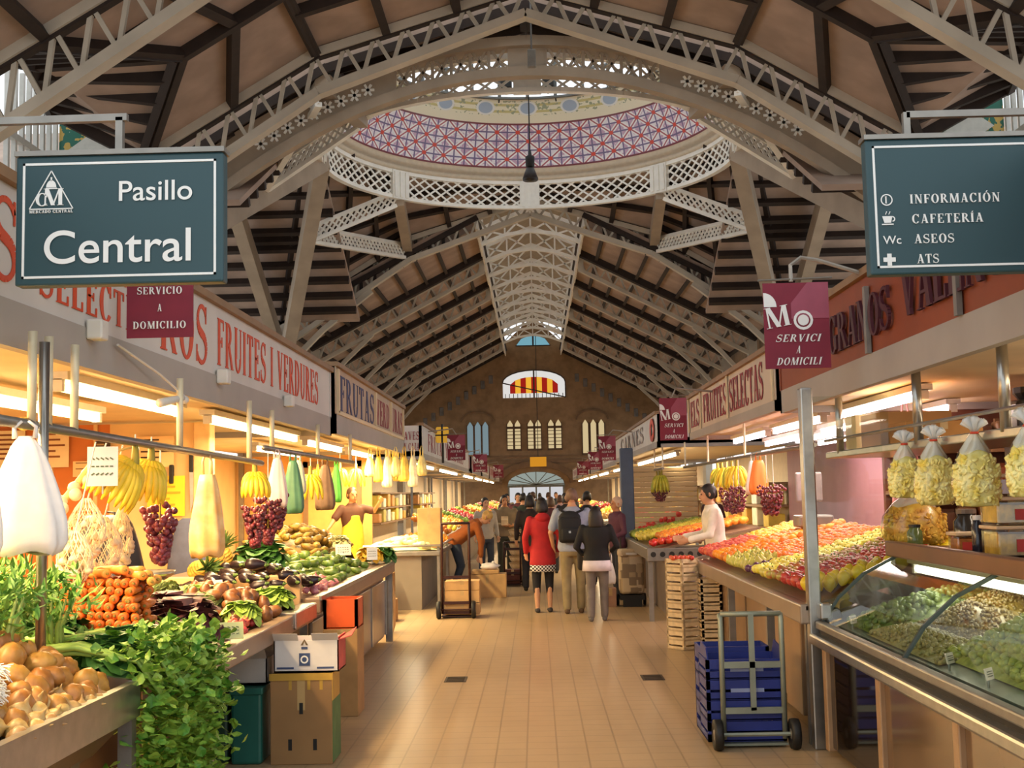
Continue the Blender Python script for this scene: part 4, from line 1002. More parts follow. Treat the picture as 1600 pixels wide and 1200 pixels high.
# ---- farther stalls, both sides, down to the end wall
def heap(mb, x0, x1, y0, y1, z, n, r, rn, slope=0.1, s=1):
    for _ in range(n):
        x = rn.uniform(x0, x1); y = rn.uniform(y0, y1); mb.ball((x, y, z+abs(x-min(x0, x1, key=abs))*slope+rn.uniform(0, r*2)), r*rn.uniform(.8, 1.2), 6, 4)
FRUIT = [('#e8862a', 'oranges'), ('#c8372a', 'tomatoes'), ('#e6c43a', 'lemons'), ('#7f9b3c', 'green pears'), ('#d9a760', 'potatoes'), ('#8f2f3a', 'plums')]
frn = random.Random(5)
def far_stall(s, y0, y1, k, first=False, can=True):
    side = 'left' if s < 0 else 'right'
    nth = ('first', 'second', 'third', 'fourth', 'fifth', 'sixth', 'seventh')[k]
    if can:
        c = canopy('%s far %s canopy beyond the crossing, counted from the camera' % (nth, side), s, y0, y1, 2.4, 3.0, 2.55, 2.42, M_sign if k % 2 else mat('pinkish_sign', '#b5908a', .6, 0, .05), 'far canopies on the %s' % side, posts=((4.3, y0+.1), (4.3, y1-.1)), fascia=M_fasc)
        face_text(c, ('FRUTAS', 'CARNES', 'QUESOS', 'VERDURAS', 'HUEVOS', 'PAN', 'CARNES')[k], s, (y0+.6 if s < 0 else y1-.6), 2.62, .3, (y1-y0)*.75, M_dred)
    batten(s*2.55, y0+.4, y1-.4, 2.34, 16, '#fff0d0', 'bright lamp over the %s far %s stall' % (nth, side), 'lamps over the far stalls', 230, (1, .8, .5))
    t = thing('market_counter', '%s far %s counter beyond the crossing, counted from the camera' % (nth, side), 'counter', (s*2.2, (y0+y1)/2, 0), 'far counters on the %s' % side)
    xa, xb = sorted((s*1.75, s*2.6)); part('body', MB().bbox((xa, y0, 0), (xb, y1, .82), .02), M_front, t); part('top', MB().bbox((xa-.04, y0-.04, .82), (xb+.04, y1+.04, .88), .01), M_steel2, t)
    tag(part('stall_back_wall', MB().box((s*4.55-.04, y0, 0), (s*4.55+.04, y1, 2.42)), mat('pale_back', '#d8c4a0', .6, 0, .05)), 'pale back wall of the %s far %s stall' % (nth, side), 'wall panel', 'far stall back walls')
    if k < 3:
        sh = thing('shelf_rack', 'rack of goods against the pale back wall of the %s far %s stall' % (nth, side), 'rack', (s*4.3, (y0+y1)/2, 0), 'racks in the far stalls')
        for z in (1.0, 1.4, 1.8): xa, xb = sorted((s*4.05, s*4.5)); part('shelf', MB().box((xa, y0+.2, z-.04), (xb, y1-.2, z)), M_trim, sh)
        for q in range(14):
            yy = y0+.5+(y1-y0-1)*(q//2)/7; z = (1.0, 1.4)[q % 2]; col = ('#e8c84a', '#e3e0d2', '#d8944c', '#efe6c4', '#e9d9a0', '#c9b45a', '#dda84a')[(q*5+k*2) % 7]
            t2 = thing('goods_box', '%s box on the %s shelf of the %s far %s rack' % (('yellow', 'white', 'apricot', 'ivory', 'cream', 'olive yellow', 'amber')[(q*5+k*2) % 7], ('lower', 'middle')[q % 2], nth, side), 'box', (s*4.25, yy, z), 'boxes on the far racks')
            part('box', MB().bbox((s*4.25-.15, yy-.25, z), (s*4.25+.15, yy+.25, z+.24+.08*(q % 3)), .02), mat('goods_'+col.strip('#'), col, .5, 0, .12, 6), t2)
    n = 4
    for i in range(n):
        a, b = y0+(y1-y0)*i/n+.1, y0+(y1-y0)*(i+1)/n-.1; col, nm = FRUIT[(i*2+k*3+(0 if s < 0 else 1)) % 6]
        mb = MB(); heap(mb, s*1.8, s*2.55, a, b, .93, 60, .05, frn, .35, s)
        tag(part('fruit_heap', mb, mat('far_'+nm.replace(' ', '_'), col, .45, 0, .15), smooth=True), 'heap of %s on the %s far %s counter' % (nm, nth, side), 'fruit', 'far produce heaps', 'stuff')
for k, (a, b) in enumerate(((24.2, 30.5), (31.5, 39.5), (42, 49), (50, 57), (58, 65), (66, 73))): far_stall(-1, a, b, k, can=a > 40)
for k, (a, b) in enumerate(((21.5, 30.5), (33, 40), (42, 49), (50, 57), (58, 65), (66, 73))): far_stall(1, a, b, k, can=a > 31)

# ---- hanging green signs
M_green = mat('dark_green_sign', '#24444a', .45, 0, .04, 2)
def green_sign(label, x0, x1, y, z0, z1, hang):
    t = thing('hanging_sign', label, 'sign', ((x0+x1)/2, y, z0), 'green hanging signs')
    part('board', MB().bbox((x0, y, z0), (x1, y+.07, z1), .008), M_green, t)
    b = .028; w = .009; mb = MB()
    for lo, hi in (((x0+b, z0+b), (x1-b, z0+b+w)), ((x0+b, z1-b-w), (x1-b, z1-b)), ((x0+b, z0+b), (x0+b+w, z1-b)), ((x1-b-w, z0+b), (x1-b, z1-b))): mb.box((lo[0], y-.003, lo[1]), (hi[0], y+.001, hi[1]))
    part('border_line', mb, M_letter, t)
    part('top_channel', MB().box((x0-.005, y-.01, z1), (x1+.005, y+.08, z1+.02)), M_steel2, t)
    mb = MB()
    for p, q in hang: mb.bar(p, q, .028, .028, (0, 1, 0))
    part('hanger_frame', mb, M_steel2, t)
    return t
YL = 4.6
x0, x1, z0, z1 = -1.995, -1.185, 2.535, 3.045
t = green_sign('green hanging sign reading Pasillo Central, upper left', x0, x1, YL, z0, z1, [((-1.6, YL+.03, 3.05), (-1.6, YL+.03, 3.2)), ((-3.2, YL+.03, 3.19), (-1.57, YL+.03, 3.2)), ((-3.2, YL+.03, 3.06), (-3.2, YL+.03, 3.2))])
F_ = YL-.001
mb = MB(); sans_text(mb, 'Pasillo', (x0+.405, F_, z0+.325), (1, 0, 0), (0, 0, 1), .082, .285); part('lettering', mb, M_letter, t)
mb = MB(); sans_text(mb, 'Central', (x0+.115, F_, z0+.085), (1, 0, 0), (0, 0, 1), .135, .57); part('lettering', mb, M_letter, t)
mb = MB(); cx, cz = x0+.14, z0+.3
tri = [(cx-.085, cz), (cx+.085, cz), (cx, cz+.15)]
for a, b in zip(tri, tri[1:]+tri[:1]): mb.bar((a[0], F_-.002, a[1]), (b[0], F_-.002, b[1]), .003, .004)
for i in range(10):
    a, b = PI*i/10, PI*(i+1)/10; mb.poly([(cx, F_-.003, cz+.085), (cx+.02*math.cos(a), F_-.003, cz+.085+.028*math.sin(a)), (cx+.02*math.cos(b), F_-.003, cz+.085+.028*math.sin(b))])
mb.box((cx-.022, F_-.003, cz+.078), (cx+.022, F_-.001, cz+.083)); mb.box((cx-.003, F_-.003, cz+.11), (cx+.003, F_-.001, cz+.125))
serif_text(mb, 'C', (cx-.062, F_, cz+.012), (1, 0, 0), (0, 0, 1), .05, .05); serif_text(mb, 'M', (cx-.035, F_, cz+.014), (1, 0, 0), (0, 0, 1), .066, .085); serif_text(mb, 'MERCADO CENTRAL', (cx-.085, F_, cz-.016), (1, 0, 0), (0, 0, 1), .012, .17)
part('emblem', mb, M_letter, t)
YR = 5.0; x0, x1, z0, z1 = 1.405, 2.17, 2.568, 3.14
t = green_sign('green hanging sign listing information, cafeteria, toilets and first aid, upper right', x0, x1, YR, z0, z1, [((1.59, YR+.03, 3.14), (1.59, YR+.03, 3.26)), ((1.59, YR+.03, 3.25), (3.2, YR+.03, 3.25)), ((3.2, YR+.03, 2.5), (3.2, YR+.03, 3.26))])
F_ = YR-.001
for i, (txt, w, dx) in enumerate((('INFORMACIÓN', .373, .173), ('CAFETERÍA', .295, .178), ('ASEOS', .166, .183), ('ATS', .092, .19))):
    mb = MB(); serif_text(mb, txt, (x0+dx, F_, z0+.296-i*.084), (1, 0, 0), (0, 0, 1), .038, w); part('lettering', mb, M_letter, t)
mb = MB(); cx, cz = x0+.078, z0+.314
for i in range(20):
    a, b = 2*PI*i/20, 2*PI*(i+1)/20
    mb.poly([(cx+r*math.cos(q), F_-.003, cz+r*math.sin(q)) for r, q in ((.025, a), (.025, b), (.02, b), (.02, a))])
serif_text(mb, 'I', (cx-.008, F_, cz-.015), (1, 0, 0), (0, 0, 1), .03); part('info_symbol', mb, M_letter, t)
mb = MB(); cx, cz = x0+.08, z0+.22
mb.poly([(cx-.024, F_-.003, cz+.025), (cx+.018, F_-.003, cz+.025), (cx+.012, F_-.003, cz-.003), (cx-.016, F_-.003, cz-.003)]); mb.box((cx-.026, F_-.004, cz-.012), (cx+.022, F_-.001, cz-.007))
for i in range(8):
    a, b = -PI/2+PI*i/8, -PI/2+PI*(i+1)/8; mb.poly([(cx+.018+r*math.cos(q), F_-.003, cz+.013+r*math.sin(q)) for r, q in ((.012, a), (.012, b), (.007, b), (.007, a))])
mb.bar((cx-.01, F_-.002, cz+.032), (cx-.004, F_-.002, cz+.045), .003, .003); mb.bar((cx+.004, F_-.002, cz+.032), (cx+.01, F_-.002, cz+.045), .003, .003)
part('cup_symbol', mb, M_letter, t)
mb = MB(); sans_text(mb, 'Wc', (x0+.055, F_, z0+.128), (1, 0, 0), (0, 0, 1), .036, .075); part('lettering', mb, M_letter, t)
mb = MB(); cx, cz = x0+.078, z0+.062; mb.box((cx-.025, F_-.004, cz-.009), (cx+.025, F_-.001, cz+.009)); mb.box((cx-.009, F_-.0045, cz-.025), (cx+.009, F_-.001, cz+.025)); part('cross_symbol', mb, M_letter, t)
# ---- maroon banners
def banner(label, x, y, z0, w, h, words, emblem=True, arm=None, scale=1.0):
    t = thing('hanging_banner', label, 'banner', (x+w/2, y, z0), 'maroon home delivery banners')
    part('cloth', MB().box((x, y, z0), (x+w, y+.012, z0+h)), M_red, t)
    f = y-.002
    if emblem:
        mb = MB(); mb.poly([(x+w*.68, f, z0+h), (x+w, f, z0+h), (x+w, f, z0+h*.58), (x+w*.42, f, z0+h*.58), (x+w*.42, f, z0+h*.76)], (0, -.001, 0)); part('rose_field', mb, M_redlite, t)
        mb = MB()
        for i in range(16):
            a, b = 2*PI*i/16, 2*PI*(i+1)/16; mb.poly([(x+w*.6, f-.003, z0+h*.56), (x+w*.6+.085*w*math.cos(a), f-.003, z0+h*.56+.085*w*math.sin(a)), (x+w*.6+.085*w*math.cos(b), f-.003, z0+h*.56+.085*w*math.sin(b))])
            mb.poly([(x+w*.6+r*w*math.cos(q), f-.002, z0+h*.56+r*w*math.sin(q)) for r, q in ((.15, a), (.15, b), (.11, b), (.11, a))])
        serif_text(mb, 'M', (x+w*.03, f-.002, z0+h*.46), (1, .0, .18), (-.18, 0, 1), h*.24, w*.4)
        for i in range(8):
            a, b = PI*i/16, PI*(i+1)/16; mb.poly([(x+.002, f-.002, z0+h*.72), (x+w*.2*math.cos(a), f-.002, z0+h*.72+w*.22*math.sin(a)), (x+w*.2*math.cos(b), f-.002, z0+h*.72+w*.22*math.sin(b))])
        part('emblem', mb, M_letter, t)
    mb = MB(); L = len(words)
    for i, wd in enumerate(words):
        ww = w*(.8 if len(wd) > 8 else .68 if len(wd) > 1 else .07); zz = z0+h*((.31-.135*i) if emblem else (.78-.31*i))
        serif_text(mb, wd, (x+w/2-ww/2, f-.001, zz), (1, 0, 0), (0, 0, 1), h*(.085 if emblem else .13), ww, slant=.25 if emblem else 0)
    part('lettering', mb, M_letter, t)
    mb = MB(); mb.tube([(x-.03, y+.006, z0+h+.02), (x+w+.03, y+.006, z0+h+.03)], .008, 6); part('top_rod', mb, M_steel2, t)
    if arm: part('arm', MB().tube(arm, .014, 6), mat('grey_arm', '#9d958a', .4, .4), t)
    return t
CA, VA = ('SERVICIO', 'A', 'DOMICILIO'), ('SERVICI', 'A', 'DOMICILI')
banner('maroon banner reading servicio a domicilio, under the green sign on the left', -2.1, 6.2, 2.54, .345, .29, CA, False, [(-1.93, 6.21, 2.83), (-1.93, 6.25, 2.9), (-2.2, 6.3, 2.9)])
banner('large maroon banner reading servici a domicili, right of the aisle by the orange-brown sign', 1.53, 8.0, 2.48, .43, .57, VA, True, [(1.72, 8.01, 3.06), (1.72, 8.01, 3.17), (1.79, 8.01, 3.22), (1.9, 8.01, 3.2), (2.2, 8.01, 3.1)])
banner('medium maroon banner right of the aisle, before the cream sign', 1.54, 15.0, 2.31, .335, .52, VA, True, [(1.7, 15.01, 2.84), (1.75, 15.01, 2.95), (2.2, 15.01, 2.9)])
banner('small maroon banner left of the aisle beyond the white box sign', -1.81, 25, 2.4, .37, .52, VA, True, [(-1.62, 25.01, 2.93), (-1.7, 25.01, 3.05), (-2.2, 25.01, 3.0)])
banner('small maroon banner right of the aisle before the red ring emblem', 1.3, 25, 2.33, .35, .5, VA, True, [(1.5, 25.01, 2.84), (1.6, 25.01, 2.95), (2.0, 25.01, 2.9)])
for i, (x, y, lb) in enumerate(((-1.85, 36, 'tiny far maroon banner on the left, nearer of two'), (-1.75, 50, 'tiny far maroon banner on the left, farther of two'), (1.55, 36, 'tiny far maroon banner on the right, nearer of two'), (1.6, 47, 'tiny far maroon banner on the right, farther of two'))):
    s = -1 if x < 0 else 1; banner(lb, x, y, 2.35, .42, .52, VA, True, [(x+.2, y, 2.88), (x+.2, y, 3.0), (s*2.25, y, 2.9)])
lt = thing('wall_lantern', 'small yellow and black lantern sign above the left stalls', 'lantern', (-2.05, 27, 2.6))
part('post', MB().box((-2.08, 26.98, 2.4), (-2.03, 27.02, 3.2)), M_black, lt); part('lantern_glass', MB().bbox((-2.2, 26.92, 2.85), (-1.92, 27.06, 3.2), .03), emitter('lantern_yellow', '#e0a63a', .7), lt); mb = MB(); mb.box((-2.21, 26.9, 3.0), (-1.91, 27.07, 3.03)); mb.box((-2.08, 26.9, 2.85), (-2.04, 27.07, 3.26)); part('cage', mb, M_black, lt)
# ================================================================ produce
pr = random.Random(23)
def many(root, places, label=None, group=None):
    """put the first at the source, copy it and its parts for the rest"""
    for i, (loc, rot, sc) in enumerate(places):
        o = root if i == 0 else dup(root)
        o.location = loc; o.rotation_euler = rot; o.scale = (sc,)*3
def heap_places(n, x0, x1, y0, y1, base, H, r, flat=False, sq=1.5, tries=6000, sc=(.85, 1.15), px=2.0):
    """resting spots over a mound whose foot is base(x,y)"""
    out = []; xc, yc, a, b = (x0+x1)/2, (y0+y1)/2, (x1-x0)/2, (y1-y0)/2
    for _ in range(tries):
        if len(out) >= n: break
        x, y = pr.uniform(x0, x1), pr.uniform(y0, y1)
        q = max(0, 1-abs((x-xc)/a)**px)*max(0, 1-abs((y-yc)/b)**px)
        p = V((x, y, base(x, y)+r*.8+H*q))
        if all((p-o[0]).length > r*sq for o in out):
            out.append((p, (pr.uniform(0, 6.3),)*3 if not flat else (pr.uniform(-.3, .3), pr.uniform(-.3, .3), pr.uniform(0, 6.3)), pr.uniform(*sc)))
    return out
def core(name, label, cat, x0, x1, y0, y1, base, H, m, px=2.0):
    """the packed lower layers of a heap, under the pieces one can see"""
    xc, yc, a, b = (x0+x1)/2, (y0+y1)/2, (x1-x0)/2, (y1-y0)/2; G = 16; mb = MB(); top = []
    for i in range(G+1):
        for j in range(G+1):
            x, y = x0+(x1-x0)*i/G, y0+(y1-y0)*j/G
            q = max(0, 1-abs((x-xc)/a)**px)*max(0, 1-abs((y-yc)/b)**px)
            top.append(V((x, y, base(x, y)+H*q*.72+.004+(.008*math.sin(i*2.1+j*1.7) if q > .1 else 0))))
    mb.add(top, [(i*(G+1)+j, (i+1)*(G+1)+j, (i+1)*(G+1)+j+1, i*(G+1)+j+1) for i in range(G) for j in range(G)])
    return tag(part(name, mb, m, smooth=True), label, cat, None, 'stuff')
def fruit(name, label, cat, group, col, r, shape='round', col2=None, rough=.4, seg=12):
    t = thing(name, label, cat, (0, 0, 0), group)
    mb = MB()
    if shape == 'apple': mb.lathe([(0.001, -.7*r), (.45*r, -.88*r), (.85*r, -.5*r), (1.02*r, .1*r), (.8*r, .7*r), (.35*r, .86*r), (.12*r, .68*r), (.001, .6*r)], seg)
    elif shape == 'lemon': mb.lathe([(0.001, -1.35*r), (.2*r, -1.25*r), (.6*r, -.9*r), (.95*r, -.2*r), (.95*r, .3*r), (.6*r, .9*r), (.15*r, 1.2*r), (.001, 1.3*r)], seg)
    elif shape == 'pear': mb.lathe([(0.001, -r), (.6*r, -.9*r), (r, -.3*r), (.9*r, .3*r), (.5*r, 1.0*r), (.35*r, 1.4*r), (.001, 1.5*r)], seg)
    elif shape == 'potato': mb.ball((0, 0, 0), (1.3*r, r, .85*r), seg, 8, jit=.09, rn=pr)
    elif shape == 'onion': mb.lathe([(0.001, -.9*r), (.5*r, -.82*r), (.95*r, -.25*r), (1.0*r, .2*r), (.7*r, .65*r), (.25*r, .95*r), (.1*r, 1.3*r), (.03*r, 1.6*r)], seg)
    elif shape == 'eggplant': mb.tube([(0, 0, -1.6*r), (0, 0, -1.4*r), (.05*r, 0, -.6*r), (.1*r, 0, .3*r), (.12*r, 0, 1.2*r), (.1*r, 0, 1.7*r)], [.2*r, .75*r, r, .85*r, .55*r, .3*r], seg)
    elif shape == 'pepper': mb.tube([(0, 0, -2.2*r), (.1*r, 0, -1.5*r), (0, 0, 0), (-.1*r, 0, 1.2*r), (0, 0, 1.7*r)], [.15*r, .5*r, .85*r, .95*r, .4*r], seg)
    elif shape == 'root': mb.tube([(0, 0, -2*r), (.2*r, 0, -1.2*r), (0, .1*r, -.2*r), (.15*r, 0, .8*r), (0, 0, 1.9*r)], [.3*r, .75*r, .95*r, .8*r, .25*r], seg)
    else: mb.ball((0, 0, 0), (r, r, .96*r), seg, 8)
    m = mat(name+'_skin' if col2 is None else name+'_skin_'+col.strip('#'), col, rough, 0, .14, 1.2/r, col2=col2, orand=.17)
    lpart('flesh' if shape != 'onion' else 'bulb', mb, m, t, True)
    if shape in ('apple', 'pear', 'eggplant', 'pepper'):
        z = {'apple': .62, 'pear': 1.45, 'eggplant': 1.6, 'pepper': 1.6}[shape]*r
        s = MB().tube([(0, 0, z), (.04*r, 0, z+.5*r)], [.09*r if shape != 'eggplant' else .3*r, .06*r], 6)
        if shape == 'eggplant': s.lathe([(.4*r, z-.35*r), (.36*r, z), (.1*r, z+.1*r)], 6)
        lpart('stalk', s, mat('stalk_green', '#5f7a35', .6), t)
    elif shape in ('round', 'lemon'): lpart('stem_end', MB().ball((0, 0, (.95 if shape == 'round' else 1.28)*r), (.14*r, .14*r, .05*r), 6, 4), mat('stem_dot', '#6d6a2c', .7), t)
    return t
def base_plane(xa, za, xb, zb): return lambda x, y: za+(zb-za)*(x-xa)/(xb-xa)
bC1 = base_plane(-1.75, .86, -2.95, 1.12); bC2 = base_plane(-1.78, .86, -2.95, 1.02); bC3 = base_plane(-1.8, .9, -2.95, 1.1)
bR = base_plane(1.76, .92, 3.05, 1.26); bRB = base_plane(1.46, .92, 2.9, 1.2)

# ---- near left tray
many(fruit('potato', 'knobbly tan potato piled on the near left steel tray', 'potato', 'potatoes on the near left tray', '#a8702e', .05, 'potato', '#c48c40'), heap_places(72, -2.5, -1.82, 4.3, 5.24, bC1, .17, .05, tries=9000))
core('potato_heap', 'packed lower layer of the tan potatoes on the steel tray', 'potatoes', -2.5, -1.82, 4.3, 5.24, bC1, .17, MATS['potato_skin_a8702e'])
many(fruit('onion', 'pale golden onion on the near left steel tray', 'onion', 'onions on the near left tray', '#b08448', .042, 'onion', '#ccaa70'), heap_places(60, -2.05, -1.77, 4.2, 5.0, bC1, .04, .042, tries=8000))
def leafmesh(mb, c, n, spread, size, droop=0.0, rn=pr, up=V((0, 0, 1)), curl=.3, flatten=1.0):
    """leaves with a midrib fold and three lobes"""
    c = V(c)
    for _ in range(n):
        p = c+V((rn.gauss(0, spread[0]), rn.gauss(0, spread[1]), rn.gauss(0, spread[2])))
        d = V((rn.uniform(-1, 1), rn.uniform(-1, 1), rn.uniform(-.6, .9)-droop)).normalized(); s = d.cross(V((rn.uniform(-.3, .3), rn.uniform(-.3, .3), 1))).normalized(); nn = d.cross(s).normalized()
        L = size*rn.uniform(.7, 1.3); w = L*.42*flatten
        vs = [p, p+d*L*.3+s*w*.9+nn*L*.1, p+d*L*.3-nn*L*.04, p+d*L*.3-s*w*.9+nn*L*.1, p+d*L*.62+s*w*1.1-nn*curl*L*.1, p+d*L*.68, p+d*L*.62-s*w*1.1-nn*curl*L*.1, p+d*L*.95+s*w*.35-nn*curl*L*.35, p+d*L*1.05-nn*curl*L*.4, p+d*L*.95-s*w*.35-nn*curl*L*.35]
        mb.add(vs, [(0, 1, 2), (0, 2, 3), (1, 4, 5, 2), (2, 5, 6, 3), (4, 7, 8, 5), (5, 8, 9, 6)])
M_leaf = mat('celery_leaf', '#4a8426', .5, 0, .3, 11, col2='#9cbc48'); M_stalk = mat('celery_stalk', '#9fbf58', .45, 0, .12, 10)
M_leafd = mat('dark_leaf', '#2d5b22', .5, 0, .3, 14, col2='#4f8238')
places = [(-1.74, 5.42, .9, 'nearest bunch, by the steel tray'), (-1.72, 5.62, .92, 'second bunch from the steel tray'), (-1.72, 5.82, .92, 'middle bunch of the row'), (-1.72, 6.02, .9, 'second from the brown ledge end'), (-1.74, 6.22, .87, 'farthest bunch, touching the brown ledge')]
for i, (x, y, z, w) in enumerate(places):
    t = thing('celery_bunch', 'bunch of leafy celery hanging over the left counter, '+w, 'celery', (x, y, z), 'celery bunches hanging over the counter')
    mb = MB()
    for k in range(9):
        dy = pr.uniform(-.07, .07); mb.tube([(-.62+pr.uniform(-.05, .05), dy*.6-.1, .12+pr.uniform(0, .05)), (-.3, dy, .14+pr.uniform(0, .04)), (-.02, dy*1.2, .1), (.09, dy*1.4, -.05)], [.014, .013, .01, .006], 6)
    lpart('stalks', mb, M_stalk, t, True)
    mb = MB()
    for k in range(7): leafmesh(mb, (.03+.02*math.sin(k)+.02*k*.2, 0, .06-.09*k), 70, (.065, .085, .05), .05, .25)
    leafmesh(mb, (-.06, 0, .15), 80, (.09, .08, .03), .05); lpart('leaves', mb, M_leaf, t)
for i, (x, y, z, h, lb) in enumerate(((-2.15, 4.85, 1.0, .44, 'tall feathery fennel bunch left of the steel pole'), (-2.25, 5.2, 1.0, .42, 'feathery fennel bunch behind the steel pole'), (-2.35, 4.6, 1.02, .4, 'feathery fennel bunch at the left frame edge'), (-2.2, 5.5, 1.0, .36, 'feathery fennel bunch right of the steel pole'))):
    t = thing('fennel_bunch', lb, 'fennel', (x, y, z), 'fennel bunches on the near counter')
    mb = MB()
    for k in range(12): a = pr.uniform(0, 6.3); mb.tube([(.05*math.cos(a), .05*math.sin(a), 0), (.05*math.cos(a), .05*math.sin(a), h*.4), (.11*math.cos(a), .11*math.sin(a), h*.75)], [.014, .011, .005], 5)
    lpart('stalks', mb, mat('fennel_stalk', '#a9b95a', .5, 0, .15, 10), t, True)
    mb = MB(); leafmesh(mb, (0, 0, h*.72), 260, (.08, .09, .07), .07, -.1, flatten=.3); lpart('fronds', mb, mat('fennel_frond', '#4f8a2c', .6, 0, .3, 12, col2='#86ad48'), t)
for i in range(4):
    t = thing('spring_onion_bunch', 'bunch of white-rooted spring onions at the left frame edge, %s' % ('nearest', 'second', 'third', 'farthest')[i], 'spring onion', (-2.1, 4.02+i*.11, bC1(-2.1, 0)+.02), 'spring onion bunches')
    mb = MB(); mr = MB()
    for k in range(14):
        dy, dz = pr.uniform(-.06, .06), pr.uniform(0, .16); mb.tube([(.16, dy, dz+.03), (.12, dy, dz+.03), (-.05, dy*.9, dz+.05), (-.3, dy*.8, dz+.1)], [.006, .018, .012, .01], 6)
        for q in range(5): mr.tube([(.16, dy, dz+.03), (.2, dy+pr.uniform(-.02, .02), dz+pr.uniform(-.03, .04))], .0025, 3)
    lpart('bulbs', mb, mat('white_bulb', '#e9e6d2', .4, 0, .08, 10), t, True); lpart('roots', mr, mat('white_root', '#efece0', .7, 0, .05), t)
# ---- carrots in their shallow tray
tr = thing('shallow_tray', 'shallow pale tray under the mound of carrots', 'tray', (-2.2, 6.2, .98))
part('basin', MB().lathe([(.3, 0), (.62, .03), (.66, .07), (.62, .06), (.3, .02)], 28, Matrix.Translation((-2.2, 6.12, .98)), .52, .62), mat('pale_green_tray', '#c9c58a', .5, 0, .06), tr, True)
part('foot', MB().box((-2.45, 5.85, .9), (-1.95, 6.45, .98)), M_dark, tr)
t = thing('carrot', 'orange carrot stacked in the mound on the shallow tray', 'carrot', (0, 0, 0), 'carrots in the mound')
lpart('root', MB().tube([(.1, 0, 0), (.098, 0, 0), (.04, 0, 0), (-.06, 0, 0), (-.13, 0, 0)], [.013, .023, .022, .016, .004], 9), mat('carrot_skin', '#d06c1c', .45, 0, .12, 22), t, True)
lpart('crown', MB().tube([(.098, 0, 0), (.112, 0, 0)], [.009, .006], 6), mat('carrot_crown', '#8a7a34', .7), t)
pl = []
for L in range(7):
    n = 12-L//2
    for k in range(n):
        x = -2.2+(k-(n-1)/2)*.0435+pr.uniform(-.005, .005)
        for row in (0, 1): pl.append((V((x, 5.98+.03*L+.2*row+pr.uniform(-.02, .02)-.15*abs(x+2.2), 1.075+L*.037-.1*(x+2.2)**2+pr.uniform(-.004, .004))), (0, pr.uniform(-.05, .05), -1.35+pr.uniform(-.2, .2)), pr.uniform(.92, 1.05)))
many(t, pl)
t = thing('carrot', 'carrot painted paler as if lamplit, lying lengthways on top of the carrot mound', 'carrot', (0, 0, 0), 'carrots lying on top of the mound')
lpart('root', MB().tube([(.1, 0, 0), (.098, 0, 0), (.04, 0, 0), (-.06, 0, 0), (-.13, 0, 0)], [.013, .024, .022, .016, .004], 9), mat('lit_carrot_skin', '#eda245', .45, 0, .1, 22), t, True)  # light falling on the top carrots is put into this paler orange
lpart('crown', MB().tube([(.098, 0, 0), (.112, 0, 0)], [.009, .006], 6), MATS['carrot_crown'], t)
many(t, [(V((-2.42+k*.03, 6.2+.05*(k % 3), 1.345-.0012*(k-8)**2+.012*(k % 2))), (0, .0, -.9+pr.uniform(-.3, .3)), 1) for k in range(16)])
# ---- leafy things beside the carrots
def lettuce(label, loc, r, m, n=90, group=None, name='lettuce'):
    t = thing(name, label, 'lettuce', loc, group); mb = MB()
    for k in range(n):
        a = pr.uniform(0, 2*PI); e = pr.uniform(.0, 1.2); d = V((math.cos(a)*math.cos(e), math.sin(a)*math.cos(e), math.sin(e))); s = V((-math.sin(a), math.cos(a), 0)); L = r*pr.uniform(.75, 1.1); w = L*.42; p = V((0, 0, .02))+d*L*.15; nn = d.cross(s)
        vs = [p, p+d*L*.4+s*w*.7+nn*.02, p+d*L*.4-nn*.01, p+d*L*.4-s*w*.7+nn*.02, p+d*L*.8+s*w+nn*.04, p+d*L*.85-nn*.01, p+d*L*.8-s*w+nn*.04, p+d*L*.97+s*w*.55-nn*.03, p+d*L-nn*.05, p+d*L*.97-s*w*.55-nn*.03]
        mb.add(vs, [(0, 1, 2), (0, 2, 3), (1, 4, 5, 2), (2, 5, 6, 3), (4, 7, 8, 5), (5, 8, 9, 6)])
    lpart('leaves', mb, m, t); lpart('core', MB().ball((0, 0, .02), (.04, .04, .03), 8, 5), M_stalk, t, True)
    return t
M_purple = mat('purple_leaf', '#3a1a22', .5, 0, .25, 12, col2='#5c2b30'); M_lime = mat('lime_leaf', '#86a83a', .5, 0, .2, 12, col2='#a9c655')
lettuce('dark purple lettuce right of the carrots, nearer one', (-2.0, 6.85, .92), .21, M_purple); lettuce('dark purple lettuce right of the carrots, farther one', (-2.12, 7.2, .93), .21, M_purple)
lettuce('lime green lettuce beside the purple one at the counter edge', (-1.92, 7.9, .9), .12, M_lime); lettuce('lime green lettuce behind the purple lettuces', (-2.3, 8.3, .97), .13, M_lime); lettuce('lime green lettuce between the radishes and the aubergines', (-1.93, 8.85, .9), .14, M_lime)
lettuce('dark green lettuce under the near end of the carrot tray', (-1.95, 5.55, .92), .17, M_leafd); lettuce('dark green chard at the edge left of the celery leaves', (-1.95, 5.75, .95), .15, M_leafd, name='chard'); lettuce('dark green leaf bunch behind the celery stalks', (-2.3, 5.75, .97), .2, M_leafd)
t = thing('artichoke', 'green artichoke heaped behind the purple lettuces', 'artichoke', (0, 0, 0), 'artichokes'); mb = MB()
